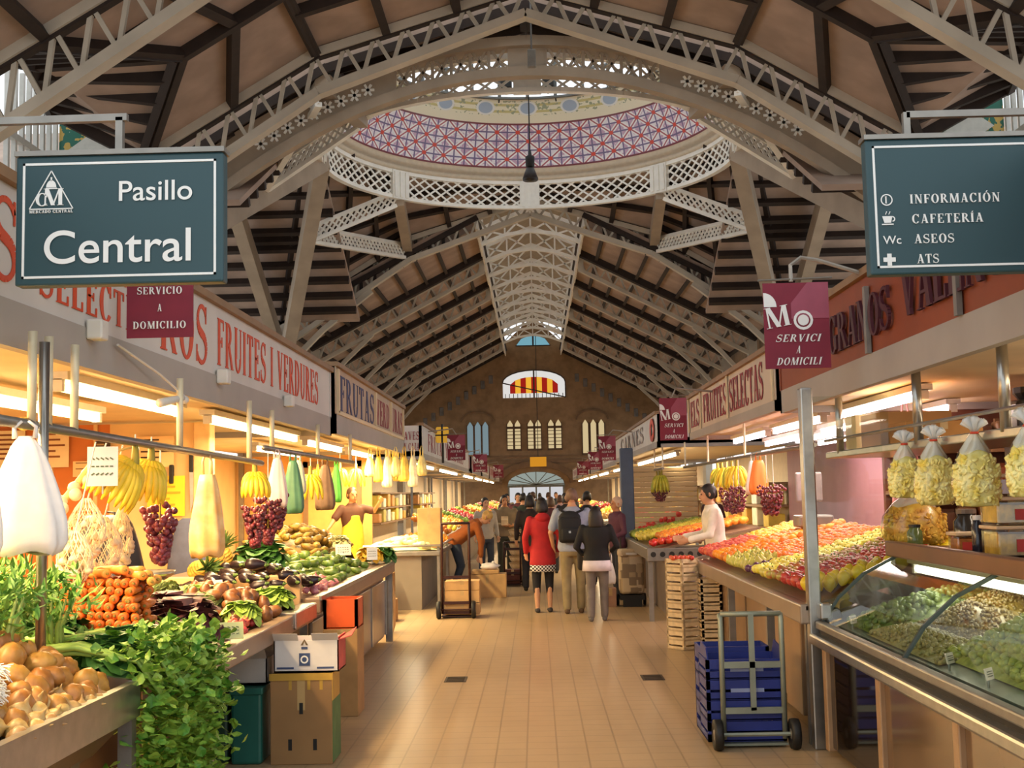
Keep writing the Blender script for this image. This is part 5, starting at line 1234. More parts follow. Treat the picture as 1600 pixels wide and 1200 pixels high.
for ring, (rr, z, n) in enumerate(((.045, -.01, 9), (.042, .015, 9), (.034, .04, 7), (.022, .06, 5))):
    for k in range(n):
        a = 2*PI*(k+.5*(ring % 2))/n; c = V((rr*math.cos(a), rr*math.sin(a), z)); o = V((math.cos(a), math.sin(a), 0)); s = V((-math.sin(a), math.cos(a), 0)); mb.add([c-s*.016-o*.01, c+s*.016-o*.01, c+s*.013+o*.006+V((0, 0, .02)), c+V((0, 0, .04))-o*.002, c-s*.013+o*.006+V((0, 0, .02))], [(0, 1, 2, 3, 4)])
mb.ball((0, 0, .015), (.042, .042, .045), 10, 6); lpart('bracts', mb, mat('artichoke_green', '#6d7f45', .6, 0, .2, 20, col2='#8f9a5c'), t); lpart('stalk', MB().tube([(0, 0, -.03), (0, 0, -.1)], .013, 7), M_stalk, t)
many(t, heap_places(24, -2.7, -2.1, 7.25, 8.3, bC2, .16, .05, sq=1.6, sc=(.9, 1.2)))
many(fruit('sweet_potato', 'reddish brown sweet potato heaped on the brown-ledged counter', 'sweet potato', 'sweet potatoes on the left counter', '#633a20', .05, 'potato', '#88582f'), heap_places(58, -2.6, -1.85, 7.75, 9.0, bC2, .13, .05, sq=1.55, tries=9000))
core('sweet_potato_heap', 'packed lower layer of the sweet potatoes on the brown-ledged counter', 'sweet potatoes', -2.6, -1.85, 7.75, 9.0, bC2, .13, MATS['sweet_potato_skin_633a20'])
many(fruit('radish', 'bright red radish at the counter edge below the sweet potatoes', 'radish', 'radishes', '#c23a34', .026, 'onion', '#d86a58'), heap_places(22, -1.95, -1.82, 7.3, 8.1, bC2, .05, .026, sq=1.6))
many(fruit('aubergine', 'glossy dark aubergine in the pile next to the orange crate', 'aubergine', 'aubergines', '#1a1018', .045, 'eggplant', '#2c1c22', .32), [(p, (PI/2+pr.uniform(-.3, .3), pr.uniform(-.4, .4), 1.2+pr.uniform(-.6, .6)), s) for p, r, s in heap_places(60, -2.7, -1.86, 8.9, 10.2, lambda x, y: bC2(x, y) if y < 9.5 else .98, .17, .05, sq=1.5, tries=9000)])
# price cards
def card(label, loc, w, h, col, tilt=.4, rz=.3, txt=None):
    t = thing('price_card', label, 'price card', loc, 'price cards', rz=rz); M = Matrix.Rotation(-tilt, 4, 'X')
    lpart('card', MB().box((-w/2, -.003, 0), (w/2, .003, h), M), mat('card_'+col.strip('#'), col, .6, 0, .04), t)
    mb = MB(); u = M @ V((0, 0, 1)); o = u.cross(V((1, 0, 0)))*-.005
    for q in range(3):
        for k in range(5): a = u*h*(.72-.22*q)+V((-w*.36+w*.15*k, 0, 0))+o; mb.bar(a, a+V((w*.1, 0, 0))+u*h*.05*((k*3+q) % 3-1), .003, h*.035)
    lpart('scribble', mb, mat('card_ink', '#4a5a44', .6), t)
    lpart('holder', MB().tube([(0, .01, -.04), (0, .01, h*.3)], .006, 5), M_steel, t)
card('green and yellow price card at the counter edge below the radishes', (-1.78, 7.05, .9), .16, .1, '#d9dc9a')
card('white price card standing by the cream pillar', (-2.25, 8.55, 1.02), .1, .12, '#d5dde2', .2, .6); card('white price card in the dark green peppers', (-2.0, 12.6, 1.1), .16, .12, '#e8e4d4'); card('white price card before the yellow flowers', (-1.88, 13.9, .98), .12, .14, '#dfe6ea', .1)
# pineapple
def pineapple(label, loc, rz=0, tilt=0):
    t = thing('pineapple', label, 'pineapple', loc, 'pineapples', rz=rz); t.rotation_euler.x = tilt
    mb = MB(); rings = []
    for j in range(15):
        z = .22*j/14; r = .075*math.sqrt(max(0.02, 1-((j-6.5)/8)**2)); rings.append([V((r*(1+.07*((k+j) % 2))*math.cos(2*PI*k/16), r*(1+.07*((k+j) % 2))*math.sin(2*PI*k/16), z)) for k in range(16)])
    lpart('fruit_body', mb.loft(rings), mat('pineapple_skin', '#a07a2c', .6, 0, .3, 30, col2='#d0a640'), t)
    mb = MB()
    for k in range(26):
        a = k*2.4; e = .3+1.2*(k/26); d = V((math.cos(a)*math.cos(e), math.sin(a)*math.cos(e), math.sin(e))); s = V((-math.sin(a), math.cos(a), 0))*.014; p = V((0, 0, .21)); mb.add([p-s, p+s, p+d*.09+s*.8+V((0, 0, .02)), p+d*.16+V((0, 0, .0)), p+d*.09-s*.8+V((0, 0, .02))], [(0, 1, 2, 3, 4)])
    lpart('crown', mb, mat('pineapple_leaf', '#5e7a3c', .5, 0, .2, 12), t)
pineapple('pineapple standing on the tan-fronted display, nearer one', (-2.62, 9.95, 1.07)); pineapple('pineapple lying on the tan-fronted display', (-2.75, 9.72, 1.13), .8, 1.4); pineapple('pineapple standing behind the hanging dark grapes', (-2.7, 10.5, 1.08))
many(fruit('persimmon', 'orange persimmon on the tan-fronted display', 'persimmon', 'persimmons on the display', '#e09038', .042), heap_places(22, -2.5, -1.95, 9.72, 10.3, bC3, .05, .042, sq=1.7))
# bananas
M_ban = mat('banana_yellow', '#e3b81f', .45, 0, .14, 10, col2='#efd03c'); M_bang = mat('banana_green', '#a8a82c', .45, 0, .14, 10, col2='#d6c63a')
def bananas(label, loc, n=14, r=.15, group='hanging banana bunches', m=None, rz=0, cord=0.1, tilt=0.0):
    t = thing('banana_bunch', label, 'bananas', loc, group, rz=rz); m = m or M_ban
    for k in range(n):
        row = k % 2; a = -1.25+2.5*(k//2)/max(1, n//2-1); L = r*(1.15 if row else 1.0); off = .03*row; mb = MB(); pts = []; rs = []
        for j in range(7):
            q = j/6; th = .15+1.35*q; pts.append((math.sin(a)*(.02+L*.75*math.sin(th)), -off-(math.cos(a)*.55+.15)*(.02+L*.62*math.sin(th)), -.03-off-L*(1.25*(1-math.cos(th))+.25*q))); rs.append((.008, .017, .023, .025, .023, .017, .006)[j])
        mb.tube([Matrix.Rotation(tilt, 3, 'Y') @ V(p) for p in pts], rs, 7); lpart('banana', mb, m, t, True)
    lpart('stem', MB().tube([(0, 0, .05), (0, -.01, -.03), (0, -.03, -.07)], [.016, .022, .02], 8), mat('banana_stem', '#9a8a34', .7), t, True)
    lpart('string', MB().tube([(0, 0, .04), (0, 0, .04+cord)], .004, 4), M_white, t)
    return t
bananas('large yellow banana bunch on the rail before the orange panel', (-2.1, 6.35, 1.94), 20, .135, rz=.3, cord=.07, tilt=.55)
bananas('second large banana bunch, just right of the first', (-2.1, 6.62, 1.95), 18, .12, rz=.2, cord=.06, tilt=.2)
bananas('small yellow banana bunch hanging beside the white bags', (-2.12, 9.15, 1.93), 14, .1, rz=.4, cord=.03)
bananas('yellow banana bunch past the partition near the cloth bags', (-2.15, 11.6, 1.95), 12, .13, cord=.12)
# grapes
def grapes(label, loc, n=70, L=.26, w=.085, col='#5a1f2c', group='hanging grape bunches', cord=.1, r=.016, col2='#8a3a44'):
    t = thing('grape_bunch', label, 'grapes', loc, group); mb = MB()
    for k in range(n):
        q = pr.random()**.8; a = pr.uniform(0, 6.3); rr = w*(1-q*.75)*math.sqrt(pr.random())**.5; mb.ball((rr*math.cos(a), rr*math.sin(a), -.02-L*q), r*pr.uniform(.85, 1.1), 8, 5)
    lpart('berries', mb, mat('grape_'+col.strip('#'), col, .3, 0, .2, 30, col2=col2), t, True); lpart('stem', MB().tube([(0, 0, .0), (0, 0, -L*.8)], .006, 5), mat('banana_stem', '#9a8a34'), t); lpart('string', MB().tube([(0, 0, 0), (0, 0, cord)], .004, 4), M_white, t)
    return t
grapes('big bunch of red grapes hanging below the bananas', (-2.1, 6.78, 1.7), 200, .33, .11, cord=.31, r=.02)
grapes('bunch of dark grapes hanging before the pineapples, left one', (-2.15, 9.3, 1.66), 170, .3, .1, cord=.3, col='#35141e', r=.02); grapes('bunch of dark grapes hanging before the pineapples, right one', (-2.15, 9.75, 1.72), 170, .36, .11, cord=.36, col='#35141e', r=.02); grapes('bunch of dark grapes hanging right of the small banana bunch', (-2.15, 10.1, 1.75), 140, .28, .1, cord=.33, col='#4a1a26', r=.02)
# bags
M_bagw = mat('white_plastic', '#ece4dc', .35, 0, .05, 12, trans=.0, sss=0.0); M_bagn = mat('net_bag', '#c9a06a', .6, 0, .2, 40)
def bag(label, loc, w, h, m, group=None, folds=9, flat=.5, name='plastic_bag', cat='bag', top=.25, cord=.08, neck=.3):
    t = thing(name, label, cat, loc, group); rings = []; n = 36
    for j in range(12):
        q = j/11; prof = neck+(1-neck)*min(1, q/(1-top))**.7 if q < .95 else .86; rr = []
        for k in range(n):
            a = 2*PI*k/n; f = 1+.1*math.sin(folds*a+1.3*math.sin(q*3))*(.4+q*.6)+.04*math.sin(a*3+q*5); rr.append(V((w/2*prof*f*math.cos(a), w/2*flat*prof*f*math.sin(a), -h*q+.012*math.sin(a*4)*q)))
        rings.append(rr)
    lpart('sack', MB().loft(rings), m, t, True)
    mb = MB()
    for s in (-1, 1): mb.tube([(s*w*.12, 0, -h*.02), (s*w*.13, 0, cord*.6), (s*w*.04, 0, cord)], [.012, .008, .006], 6)
    lpart('handle', mb, m, t, True)
    return t
bag('roll of white plastic carrier bags hanging at the far left', (-2.05, 4.85, 1.97), .34, .47, M_bagw, 'white plastic bags', 7, .35, cord=.06, neck=.16)
bag('second white plastic bag behind the bag roll at the far left', (-2.13, 4.6, 1.95), .2, .45, M_bagw, 'white plastic bags', 6, .5, cord=.12, neck=.3)
M_gbag = mat('green_bag', '#4f7d5c', .5, 0, .1, 10); M_lime2 = mat('lime_bag', '#68c84a', .45, 0, .08, 10); M_obag = mat('orange_bag', '#e07a2c', .45, 0, .08, 10); M_pinkbag = mat('pink_white_bag', '#e3cdc4', .45, 0, .05)
bag('white bag on the rail right of the small banana bunch', (-2.12, 9.95, 2.03), .17, .4, M_pinkbag, 'white plastic bags', cord=.07)
bag('dark green bag behind the white bags on the second rail', (-2.15, 10.75, 2.03), .19, .46, M_gbag, None, cord=.07); bag('cream cloth bag on the second rail', (-2.15, 11.0, 2.04), .14, .3, mat('cream_cloth', '#e0d6bb', .7, 0, .06), None, cord=.06)
bag('brown cloth bag with a dark top on the second rail', (-2.15, 12.4, 2.03), .2, .45, mat('brown_cloth', '#7d6148', .7, 0, .2, 5), None, cord=.07); bag('bright lime green bag on the second rail', (-2.15, 13.1, 2.05), .12, .4, M_lime2, None, cord=.05)
bag('see-through bag of mangoes hanging by the cream pillar', (-2.1, 7.75, 1.86), .22, .52, mat('mango_bag', '#dca45c', .4, 0, .25, 9, col2='#e8c890'), None, 7, .6, neck=.42, cord=.14)
for i, (y, z, w, h, lb) in enumerate(((6.2, 1.72, .2, .34, 'net bag of garlic hanging left of the red grapes, upper one'), (6.45, 1.62, .2, .34, 'net bag of garlic hanging left of the red grapes, lower one'), (6.05, 1.56, .18, .3, 'net bag of garlic left of the black bag'), (6.72, 1.66, .13, .36, 'pale net of garlic just left of the red grapes'))):
    t = thing('garlic_net', lb, 'garlic', (-2.3, y, z), 'garlic nets'); mb = MB()
    for k in range(26):
        q = pr.random(); a = pr.uniform(0, 6.3); rr = w*.42*math.sin(PI*(.15+.8*q)); mb.lathe([(.001, -.02), (.022, -.012), (.026, .003), (.012, .018), (.005, .03)], 8, Matrix.Translation((rr*math.cos(a), rr*math.sin(a)*.7, -.06-h*.8*q)))
    lpart('bulbs', mb, mat('garlic_white', '#dcc9a4', .6, 0, .15, 16), t, True)
    mb = MB()
    for k in range(16):
        a = 2*PI*k/16
        for s in (1, -1): mb.tube([(w*.5*math.sin(PI*min(.97, .06+.9*j/7))*math.cos(a+s*j*.25), w*.38*math.sin(PI*min(.97, .06+.9*j/7))*math.sin(a+s*j*.25), -h*j/7) for j in range(8)], .0025, 3)
    lpart('net', mb, mat('net_string', '#e6d8b6', .6), t); lpart('string', MB().tube([(0, 0, -.02), (.1, 0, 2.0-z)], .004, 4), M_white, t)
t = thing('garlic_braid', 'braid of pale garlic hanging before the orange panel', 'garlic', (-2.3, 6.35, 1.94)); mb = MB()
for k in range(9): mb.ball((.02*(-1)**k-.02*k, -.05*k*.7, -.06-.035*k), .034, 9, 6)
lpart('bulbs', mb, MATS['garlic_white'], t, True); lpart('leaves', MB().tube([(.2, .1, .06), (0, 0, 0), (-.1, -.13, -.2), (-.2, -.3, -.38)], [.004, .015, .02, .012], 6), mat('straw', '#d6bb72', .7, 0, .1), t, True)
card('printed white card hanging over the garlic nets', (-2.2, 6.15, 1.78), .15, .2, '#cfc6cc', 0, .2)
bag('black plastic bag standing behind the carrots', (-2.62, 7.35, 1.62), .52, .62, mat('black_plastic', '#1d1512', .35, 0, .2, 8), None, 7, .7, neck=.5, cord=.02)
t = thing('weighing_scale', 'steel pan scale behind the carrots', 'scale', (-2.7, 8.4, 1.0))
part('pan', MB().lathe([(.03, .14), (.12, .15), (.19, .19), (.2, .22), (.185, .21), (.1, .165)], 20, Matrix.Translation((-2.7, 8.4, 1.0))), M_steel, t, True); part('base', MB().bbox((-2.85, 8.28, .97), (-2.55, 8.52, 1.12), .02), M_steel2, t); part('spindle', MB().tube([(-2.7, 8.4, 1.1), (-2.7, 8.4, 1.16)], .02), M_steel, t)
# ---- counter with cabinet doors
many(fruit('green_pepper', 'long green pepper heaped on the cabinet counter', 'pepper', 'green peppers on the left counter', '#4a6a28', .038, 'pepper', '#74893a', .4), [(p, (PI/2+pr.uniform(-.4, .4), pr.uniform(-.5, .5), pr.uniform(.6, 2.4)), s) for p, r, s in heap_places(95, -2.6, -1.86, 10.5, 13.4, bC3, .13, .045, sq=1.6, tries=12000)])
core('pepper_heap', 'packed lower layer of the green peppers on the cabinet counter', 'peppers', -2.6, -1.86, 10.5, 13.4, bC3, .13, MATS['green_pepper_skin_4a6a28'])
core('root_heap', 'packed lower layer of the brown roots above the green peppers', 'root vegetables', -2.9, -2.15, 11.8, 14.4, lambda x, y: bC3(x, y)+.12*min(1, max(0, (14.4-y)*3), max(0, (y-11.8)*3)), .2, mat('ginger_root_core', '#5d481e', .6, 0, .2, 20, col2='#8a6c2a'))
many(fruit('ginger_root', 'yellowish brown root piled above the green peppers', 'root vegetable', 'brown roots on the left counter', '#6d5420', .04, 'root', '#a8852e', .5), [(p, (PI/2+pr.uniform(-.4, .4), pr.uniform(-.5, .5), pr.uniform(.2, 2.8)), s) for p, r, s in heap_places(80, -2.9, -2.15, 11.8, 14.4, lambda x, y: bC3(x, y)+.12, .2, .045, sq=1.6, tries=12000)])
many(fruit('pink_radish', 'pink radish heaped at the counter edge below the green peppers', 'radish', 'pink radishes on the left counter', '#c2667a', .035, 'onion', '#e0a8a0'), heap_places(24, -2.05, -1.82, 9.9, 11.1, bC3, .06, .035, sq=1.6))
lettuce('cauliflower-like pale head among the green peppers', (-2.2, 13.5, 1.12), .13, mat('pale_leaf', '#e3dca2', .6, 0, .1), 70)['category'] = 'cauliflower'
lettuce('yellow flower bunch at the far end of the cabinet counter', (-1.95, 14.2, .95), .14, mat('yellow_petal', '#e3b62e', .6, 0, .15), 80, name='flower_bunch')['category'] = 'flowers'
lettuce('dark green leaf bunch hanging at the end of the cabinet counter', (-1.82, 14.4, .94), .14, M_leafd); lettuce('dark green chard on the cabinet counter behind the dark grapes', (-2.4, 10.6, 1.1), .22, M_leafd, name='chard')
# ---- third left stall
bT = lambda x, y: .88
many(fruit('pale_pepper', 'pale yellow pepper heaped on the third left stall', 'pepper', 'pale peppers on the third left stall', '#e6dca0', .045, 'pepper', '#f0e8bc', .4), [(p, (PI/2, pr.uniform(-.4, .4), pr.uniform(0, 3)), s) for p, r, s in heap_places(70, -2.55, -1.5, 18.3, 20.2, bT, .12, .05, sq=1.6, tries=9000)])
many(fruit('mandarin', 'orange mandarin heaped on the third left stall', 'mandarin', 'mandarins on the third left stall', '#e59a34', .04), heap_places(60, -2.55, -1.5, 20.3, 22.5, bT, .12, .045, sq=1.6, tries=9000))
core('mandarin_heap', 'packed lower layer of the mandarins on the third left stall', 'mandarins', -2.55, -1.5, 20.3, 22.5, bT, .12, MATS['mandarin_skin_e59a34'] if 'mandarin_skin_e59a34' in MATS else MATS['mandarin_skin'])
core('pepper_heap', 'packed lower layer of the pale peppers on the third left stall', 'peppers', -2.55, -1.5, 18.3, 20.2, bT, .12, MATS['pale_pepper_skin_e6dca0'])
def carton(label, lo, hi, m, group=None, cat='box', name='cardboard_box', flaps=False, slots=0, open_=False):
    c = V(((lo[0]+hi[0])/2, (lo[1]+hi[1])/2, lo[2])); t = thing(name, label, cat, c, group)
    mb = MB(); w = .008
    if open_:
        mb.box(lo, (hi[0], hi[1], lo[2]+w)); mb.box(lo, (lo[0]+w, hi[1], hi[2])); mb.box((hi[0]-w, lo[1], lo[2]), hi); mb.box(lo, (hi[0], lo[1]+w, hi[2])); mb.box((lo[0], hi[1]-w, lo[2]), hi)
    else: mb.bbox(lo, hi, .006)
    part('carton', mb, m, t)
    if flaps:
        for s in (0, 1):
            y = (lo[1], hi[1])[s]; d = (-1, 1)[s]; mb = MB(); mb.poly([(lo[0], y, hi[2]), (hi[0], y, hi[2]), (hi[0], y+d*.08, hi[2]+.07), (lo[0], y+d*.08, hi[2]+.07)], (0, 0, .006)); part('flap', mb, m, t)
    else: part('tape', MB().box(((lo[0]+hi[0])/2-.025, lo[1]-.001, lo[2]+(hi[2]-lo[2])*.6), ((lo[0]+hi[0])/2+.025, lo[1]+.0005, hi[2]+.0005)), mat('packing_tape', '#b99a66', .3), t)
    if slots:
        for dx, dz in ((.5, .62), (.32, .22), (.72, .22)): x = lo[0]+(hi[0]-lo[0])*dx; z = lo[2]+(hi[2]-lo[2])*dz; part('slot', MB().box((x-.012, lo[1]-.002, z-.035), (x+.012, lo[1]+.001, z+.035)), M_black, t)
    return t
carton('plain pale box standing on the third left stall', (-1.82, 18.6, .9), (-1.47, 19.0, 1.5), M_card2)
for i, (x, y, z) in enumerate(((-2.55, 17.6, 0), (-2.55, 17.6, .3), (-2.4, 16.6, 0))): carton('brown carton stacked beside the third left stall, %s' % ('lower', 'upper', 'front')[i], (x, y, z), (x+.45, y+.4, z+.29), M_card, 'cartons by the third left stall')
for i, (x, y) in enumerate(((-2.9, 18.0), (-2.75, 18.6), (-3.3, 18.4))): bananas('yellow banana bunch hanging over the third left stall, %s' % ('nearest', 'middle', 'deepest')[i], (x, y, 2.15), 10, .15, cord=.25)
for i in range(7): bag('x', (-2.5+i*.13, 18.35, 2.3), .16, .3+.08*(i % 3), mat('pale_yellow_bag%d' % (i % 3), ('#f0dc8a', '#e6c04a', '#efe6c0')[i % 3], .4, 0, .2, 9), 'bags across the front of the third left stall', cord=.14)['label'] = ('first', 'second', 'third', 'middle', 'fifth', 'sixth', 'last')[i]+' pale yellow bag from the left across the front of the third left stall'
for i in range(5): bag('yellow snack bag hanging at the edge of the third left stall', (-2.25, 18.6+i*.38, 2.3), .2, .35, mat('yellow_bag', '#ead06a', .4, 0, .2, 9), 'yellow bags of the third left stall', cord=.15)['label'] = ('nearest', 'second', 'third', 'fourth', 'farthest')[i]+' yellow bag along the edge of the third left stall'
# ---- right fruit
RF = 'on the right fruit counter'
def grid(root, x0, x1, y0, y1, base, r, lift=.0, sp=2.0, layers=1):
    pl = []; nx = max(1, int((x1-x0)/(sp*r))); ny = max(1, int((y1-y0)/(sp*r)))
    for j in range(ny):
        for i in range(nx):
            x = x0+(i+.5+(.25 if j % 2 else -.25))*(x1-x0)/nx; y = y0+(j+.5)*(y1-y0)/ny
            pl.append((V((x, y, base(x, y)+r+lift+pr.uniform(0, .018))), (pr.uniform(-.5, .5), pr.uniform(-.5, .5), pr.uniform(0, 6)), pr.uniform(.92, 1.08)))
    many(root, pl); return len(pl)
grid(fruit('lemon', 'yellow lemon at the near end of the right fruit counter', 'lemon', 'lemons '+RF, '#e0bc1c', .045, 'lemon', '#e8cc38'), 1.82, 2.9, 8.2, 8.56, bR, .047, .04)
grid(fruit('red_apple', 'deep red apple next to the lemons on the right fruit counter', 'apple', 'red apples '+RF, '#a8242a', .045, 'apple', '#c84a3a', .3), 1.82, 2.95, 8.56, 9.3, bR, .044, .03)
grid(fruit('blush_apple', 'green and red blushed apple on the right fruit counter', 'apple', 'blushed apples '+RF, '#b85a34', .043, 'apple', '#a8a04a', .3), 1.82, 2.95, 9.3, 9.8, bR, .043, .03)
grid(fruit('yellow_apple', 'yellow apple on the right fruit counter', 'apple', 'yellow apples '+RF, '#dcc840', .043, 'apple', '#e8dc70', .35), 1.82, 2.95, 9.8, 10.45, bR, .043, .03)
grid(fruit('plum', 'dark purple plum at the ledge of the right fruit counter', 'plum', 'plums '+RF, '#4a2344', .032, 'round', '#6a3a58', .35), 1.82, 2.1, 10.45, 10.8, bR, .032, .02)
grid(fruit('green_pear', 'yellow-green pear at the ledge of the right fruit counter', 'pear', 'pears '+RF, '#b8b44a', .04, 'pear', '#d0c060', .4), 1.82, 2.12, 10.8, 11.9, bR, .042, .02)
grid(fruit('mandarin', 'bright mandarin in the orange band of the right fruit counter', 'mandarin', 'mandarins '+RF, '#e06a14', .038, 'round', '#ea8424'), 2.12, 3.0, 10.47, 11.9, bR, .039, .03)
grid(fruit('orange', 'large orange in the back half of the right fruit counter', 'orange', 'oranges '+RF, '#e67e16', .045, 'round', '#ee9628'), 1.82, 3.0, 11.9, 12.75, bR, .045, .04)
grid(fruit('peach', 'red peach near the far end of the right fruit counter', 'peach', 'peaches '+RF, '#b83a34', .042, 'round', '#dc6a4a', .6), 1.82, 2.35, 12.75, 13.85, bR, .042, .03)
grid(fruit('apricot', 'golden apricot near the far end of the right fruit counter', 'apricot', 'apricots '+RF, '#e89a24', .04, 'round', '#eeac40', .5), 2.35, 3.0, 12.75, 13.85, bR, .04, .04)
RB = 'on the counter with the holed strip'
grid(fruit('tomato', 'red tomato along the front of the holed-strip counter', 'tomato', 'tomatoes '+RB, '#cc3222', .045, 'apple', '#d84a30', .25), 1.5, 2.2, 16.05, 16.5, bRB, .045, .02)
grid(fruit('orange', 'orange in tidy rows on the holed-strip counter', 'orange', 'oranges '+RB, '#e87f1e', .048, 'round', '#f09838'), 1.7, 2.85, 16.5, 17.6, bRB, .05, .04)
grid(fruit('lemon', 'yellow lemon at the far end of the holed-strip counter', 'lemon', 'lemons '+RB, '#d8c238', .048, 'lemon', '#e0d060'), 1.5, 2.7, 17.6, 18.8, bRB, .055, .03)
grid(fruit('lime', 'green lime at the far end of the holed-strip counter', 'lime', 'limes '+RB, '#8c9c38', .045, 'lemon', '#a8b050'), 1.5, 2.6, 18.8, 19.9, bRB, .055, .02)
# hanging fruit on the right
for i, (y, n) in enumerate(((20.4, 12), (20.8, 12), (21.2, 12))): bananas('greenish banana bunch above dark grapes on the right rail, %s' % ('nearest', 'middle', 'farthest')[i], (2.1, y, 1.98), n, .16, rz=.6*i-.6, m=M_bang, cord=.08)
for i, y in enumerate((14.7, 15.1, 15.5, 15.9, 16.3)): bananas('yellow banana bunch on the right rail by the orange bag, %s' % ('nearest', 'second', 'middle', 'fourth', 'farthest')[i], (2.42, y, 2.0), 10, .14, m=M_bang if i % 2 else M_ban, rz=pr.uniform(-.5, .5), cord=.06)
for i, (x, y, z) in enumerate(((2.4, 14.5, 1.75), (2.4, 14.9, 1.72), (2.4, 15.4, 1.74), (2.4, 12.75, 1.75), (2.4, 12.4, 1.74))): grapes('dark red grapes below the right banana bunches, %s' % ('leftmost cluster, front', 'leftmost cluster, middle', 'leftmost cluster, back', 'right cluster, back', 'right cluster, front')[i], (x, y, z), 130, .3, .13, '#4a1a22', cord=.3)
for i, (x, y) in enumerate(((2.1, 20.55), (2.1, 21.0))): grapes('dark grapes below the greenish bananas, %s' % ('nearer', 'farther')[i], (x, y, 1.72), 70, .18, .15, '#46202a', cord=.3)
bag('orange plastic bag hanging over the right fruit stall', (2.4, 13.2, 2.0), .2, .36, M_obag, None, 6, .4, cord=.08, neck=.5); bag('white bag beside the orange one over the fruit stall', (2.4, 13.5, 2.0), .17, .36, M_bagw, 'white plastic bags', cord=.08, neck=.45)
t = thing('electronic_scale', 'grey shop scale on the right fruit counter behind the lemons', 'scale', (2.75, 12.3, 1.2)); part('base', MB().bbox((2.6, 12.2, 1.3), (2.95, 12.5, 1.42), .02), M_steel2, t); part('display', MB().bbox((2.63, 12.42, 1.55), (2.9, 12.48, 1.85), .02), mat('grey_plastic', '#8d8486', .5), t); part('column', MB().tube([(2.76, 12.45, 1.4), (2.76, 12.45, 1.6)], .02), M_steel, t)
part('foot', MB().box((2.7, 12.3, 1.12), (2.85, 12.4, 1.3)), M_steel2, t)

# ---- olive display: mounds nobody could count
def mound(label, x0, x1, y0, y1, H, r, col, col2, n, shape=(1, 1, 1.2), name='olive_mound', cat='olives', inner=None):
    base = base_plane(1.9, .83, 3.2, 1.06); xc, yc, a, b = (x0+x1)/2, (y0+y1)/2, (x1-x0)/2, (y1-y0)/2; mb = MB()
    hz = lambda x, y: base(x, y)+H*max(0, 1-abs((x-xc)/a)**2.2)*max(0, 1-abs((y-yc)/b)**2.2)
    G = 14; n0 = len(mb.v); vs = [V((x0+(x1-x0)*i/G, y0+(y1-y0)*j/G, hz(x0+(x1-x0)*i/G, y0+(y1-y0)*j/G)-r*.2)) for i in range(G+1) for j in range(G+1)]; mb.add(vs, [(i*(G+1)+j, (i+1)*(G+1)+j, (i+1)*(G+1)+j+1, i*(G+1)+j+1) for i in range(G) for j in range(G)])
    for _ in range(n):
        x, y = pr.uniform(x0+r, x1-r), pr.uniform(y0+r, y1-r); M = Euler((pr.uniform(0, 6), pr.uniform(0, 6), 0)).to_matrix().to_4x4(); mb.ball((x, y, hz(x, y)+r*pr.uniform(-.2, .9)), (r*shape[0], r*shape[1], r*shape[2]), 7, 5, M)
    return tag(part(name, mb, mat('mound_'+col.strip('#'), col, .3, 0, .2, 25, col2=col2), smooth=True), label, cat, 'mounds in the display case', 'stuff')
mound('mound of bright green pickles at the far end of the display case', 1.95, 3.1, 7.35, 7.95, .1, .022, '#56682e', '#7d8c40', 420, name='pickle_mound', cat='pickles')
mound('mound of brown lentils in the display case', 2.2, 3.1, 6.35, 7.3, .16, .012, '#6d5a2c', '#8a743c', 1500, (1, 1, .6), 'lentil_mound', 'lentils')
mound('mound of small mixed pulses before the lentils', 1.92, 2.2, 6.0, 7.3, .05, .012, '#8a7c48', '#a89a60', 500, name='pulse_mound', cat='pulses')
mound('big mound of green olives in the middle of the display case', 2.0, 3.0, 5.05, 6.25, .19, .021, '#8a8f3c', '#b4b458', 900)
mound('mound of pale split olives nearest the camera', 1.92, 2.9, 3.9, 4.95, .12, .02, '#a8b070', '#c4c894', 620)
mound('mound of dark olives at the back of the display case', 2.9, 3.18, 5.0, 6.2, .1, .02, '#2c2620', '#4a4034', 160)
for i, (x, y) in enumerate(((1.93, 5.85), (1.93, 5.35), (1.93, 4.9), (1.93, 4.55), (1.93, 7.6))): card('small red and white price tag inside the display case, %s' % ('third from the post', 'middle', 'second from the near end', 'nearest the camera', 'by the steel post')[i], (x, y, .86), .07, .05, '#e3d6cc', .2, .8)
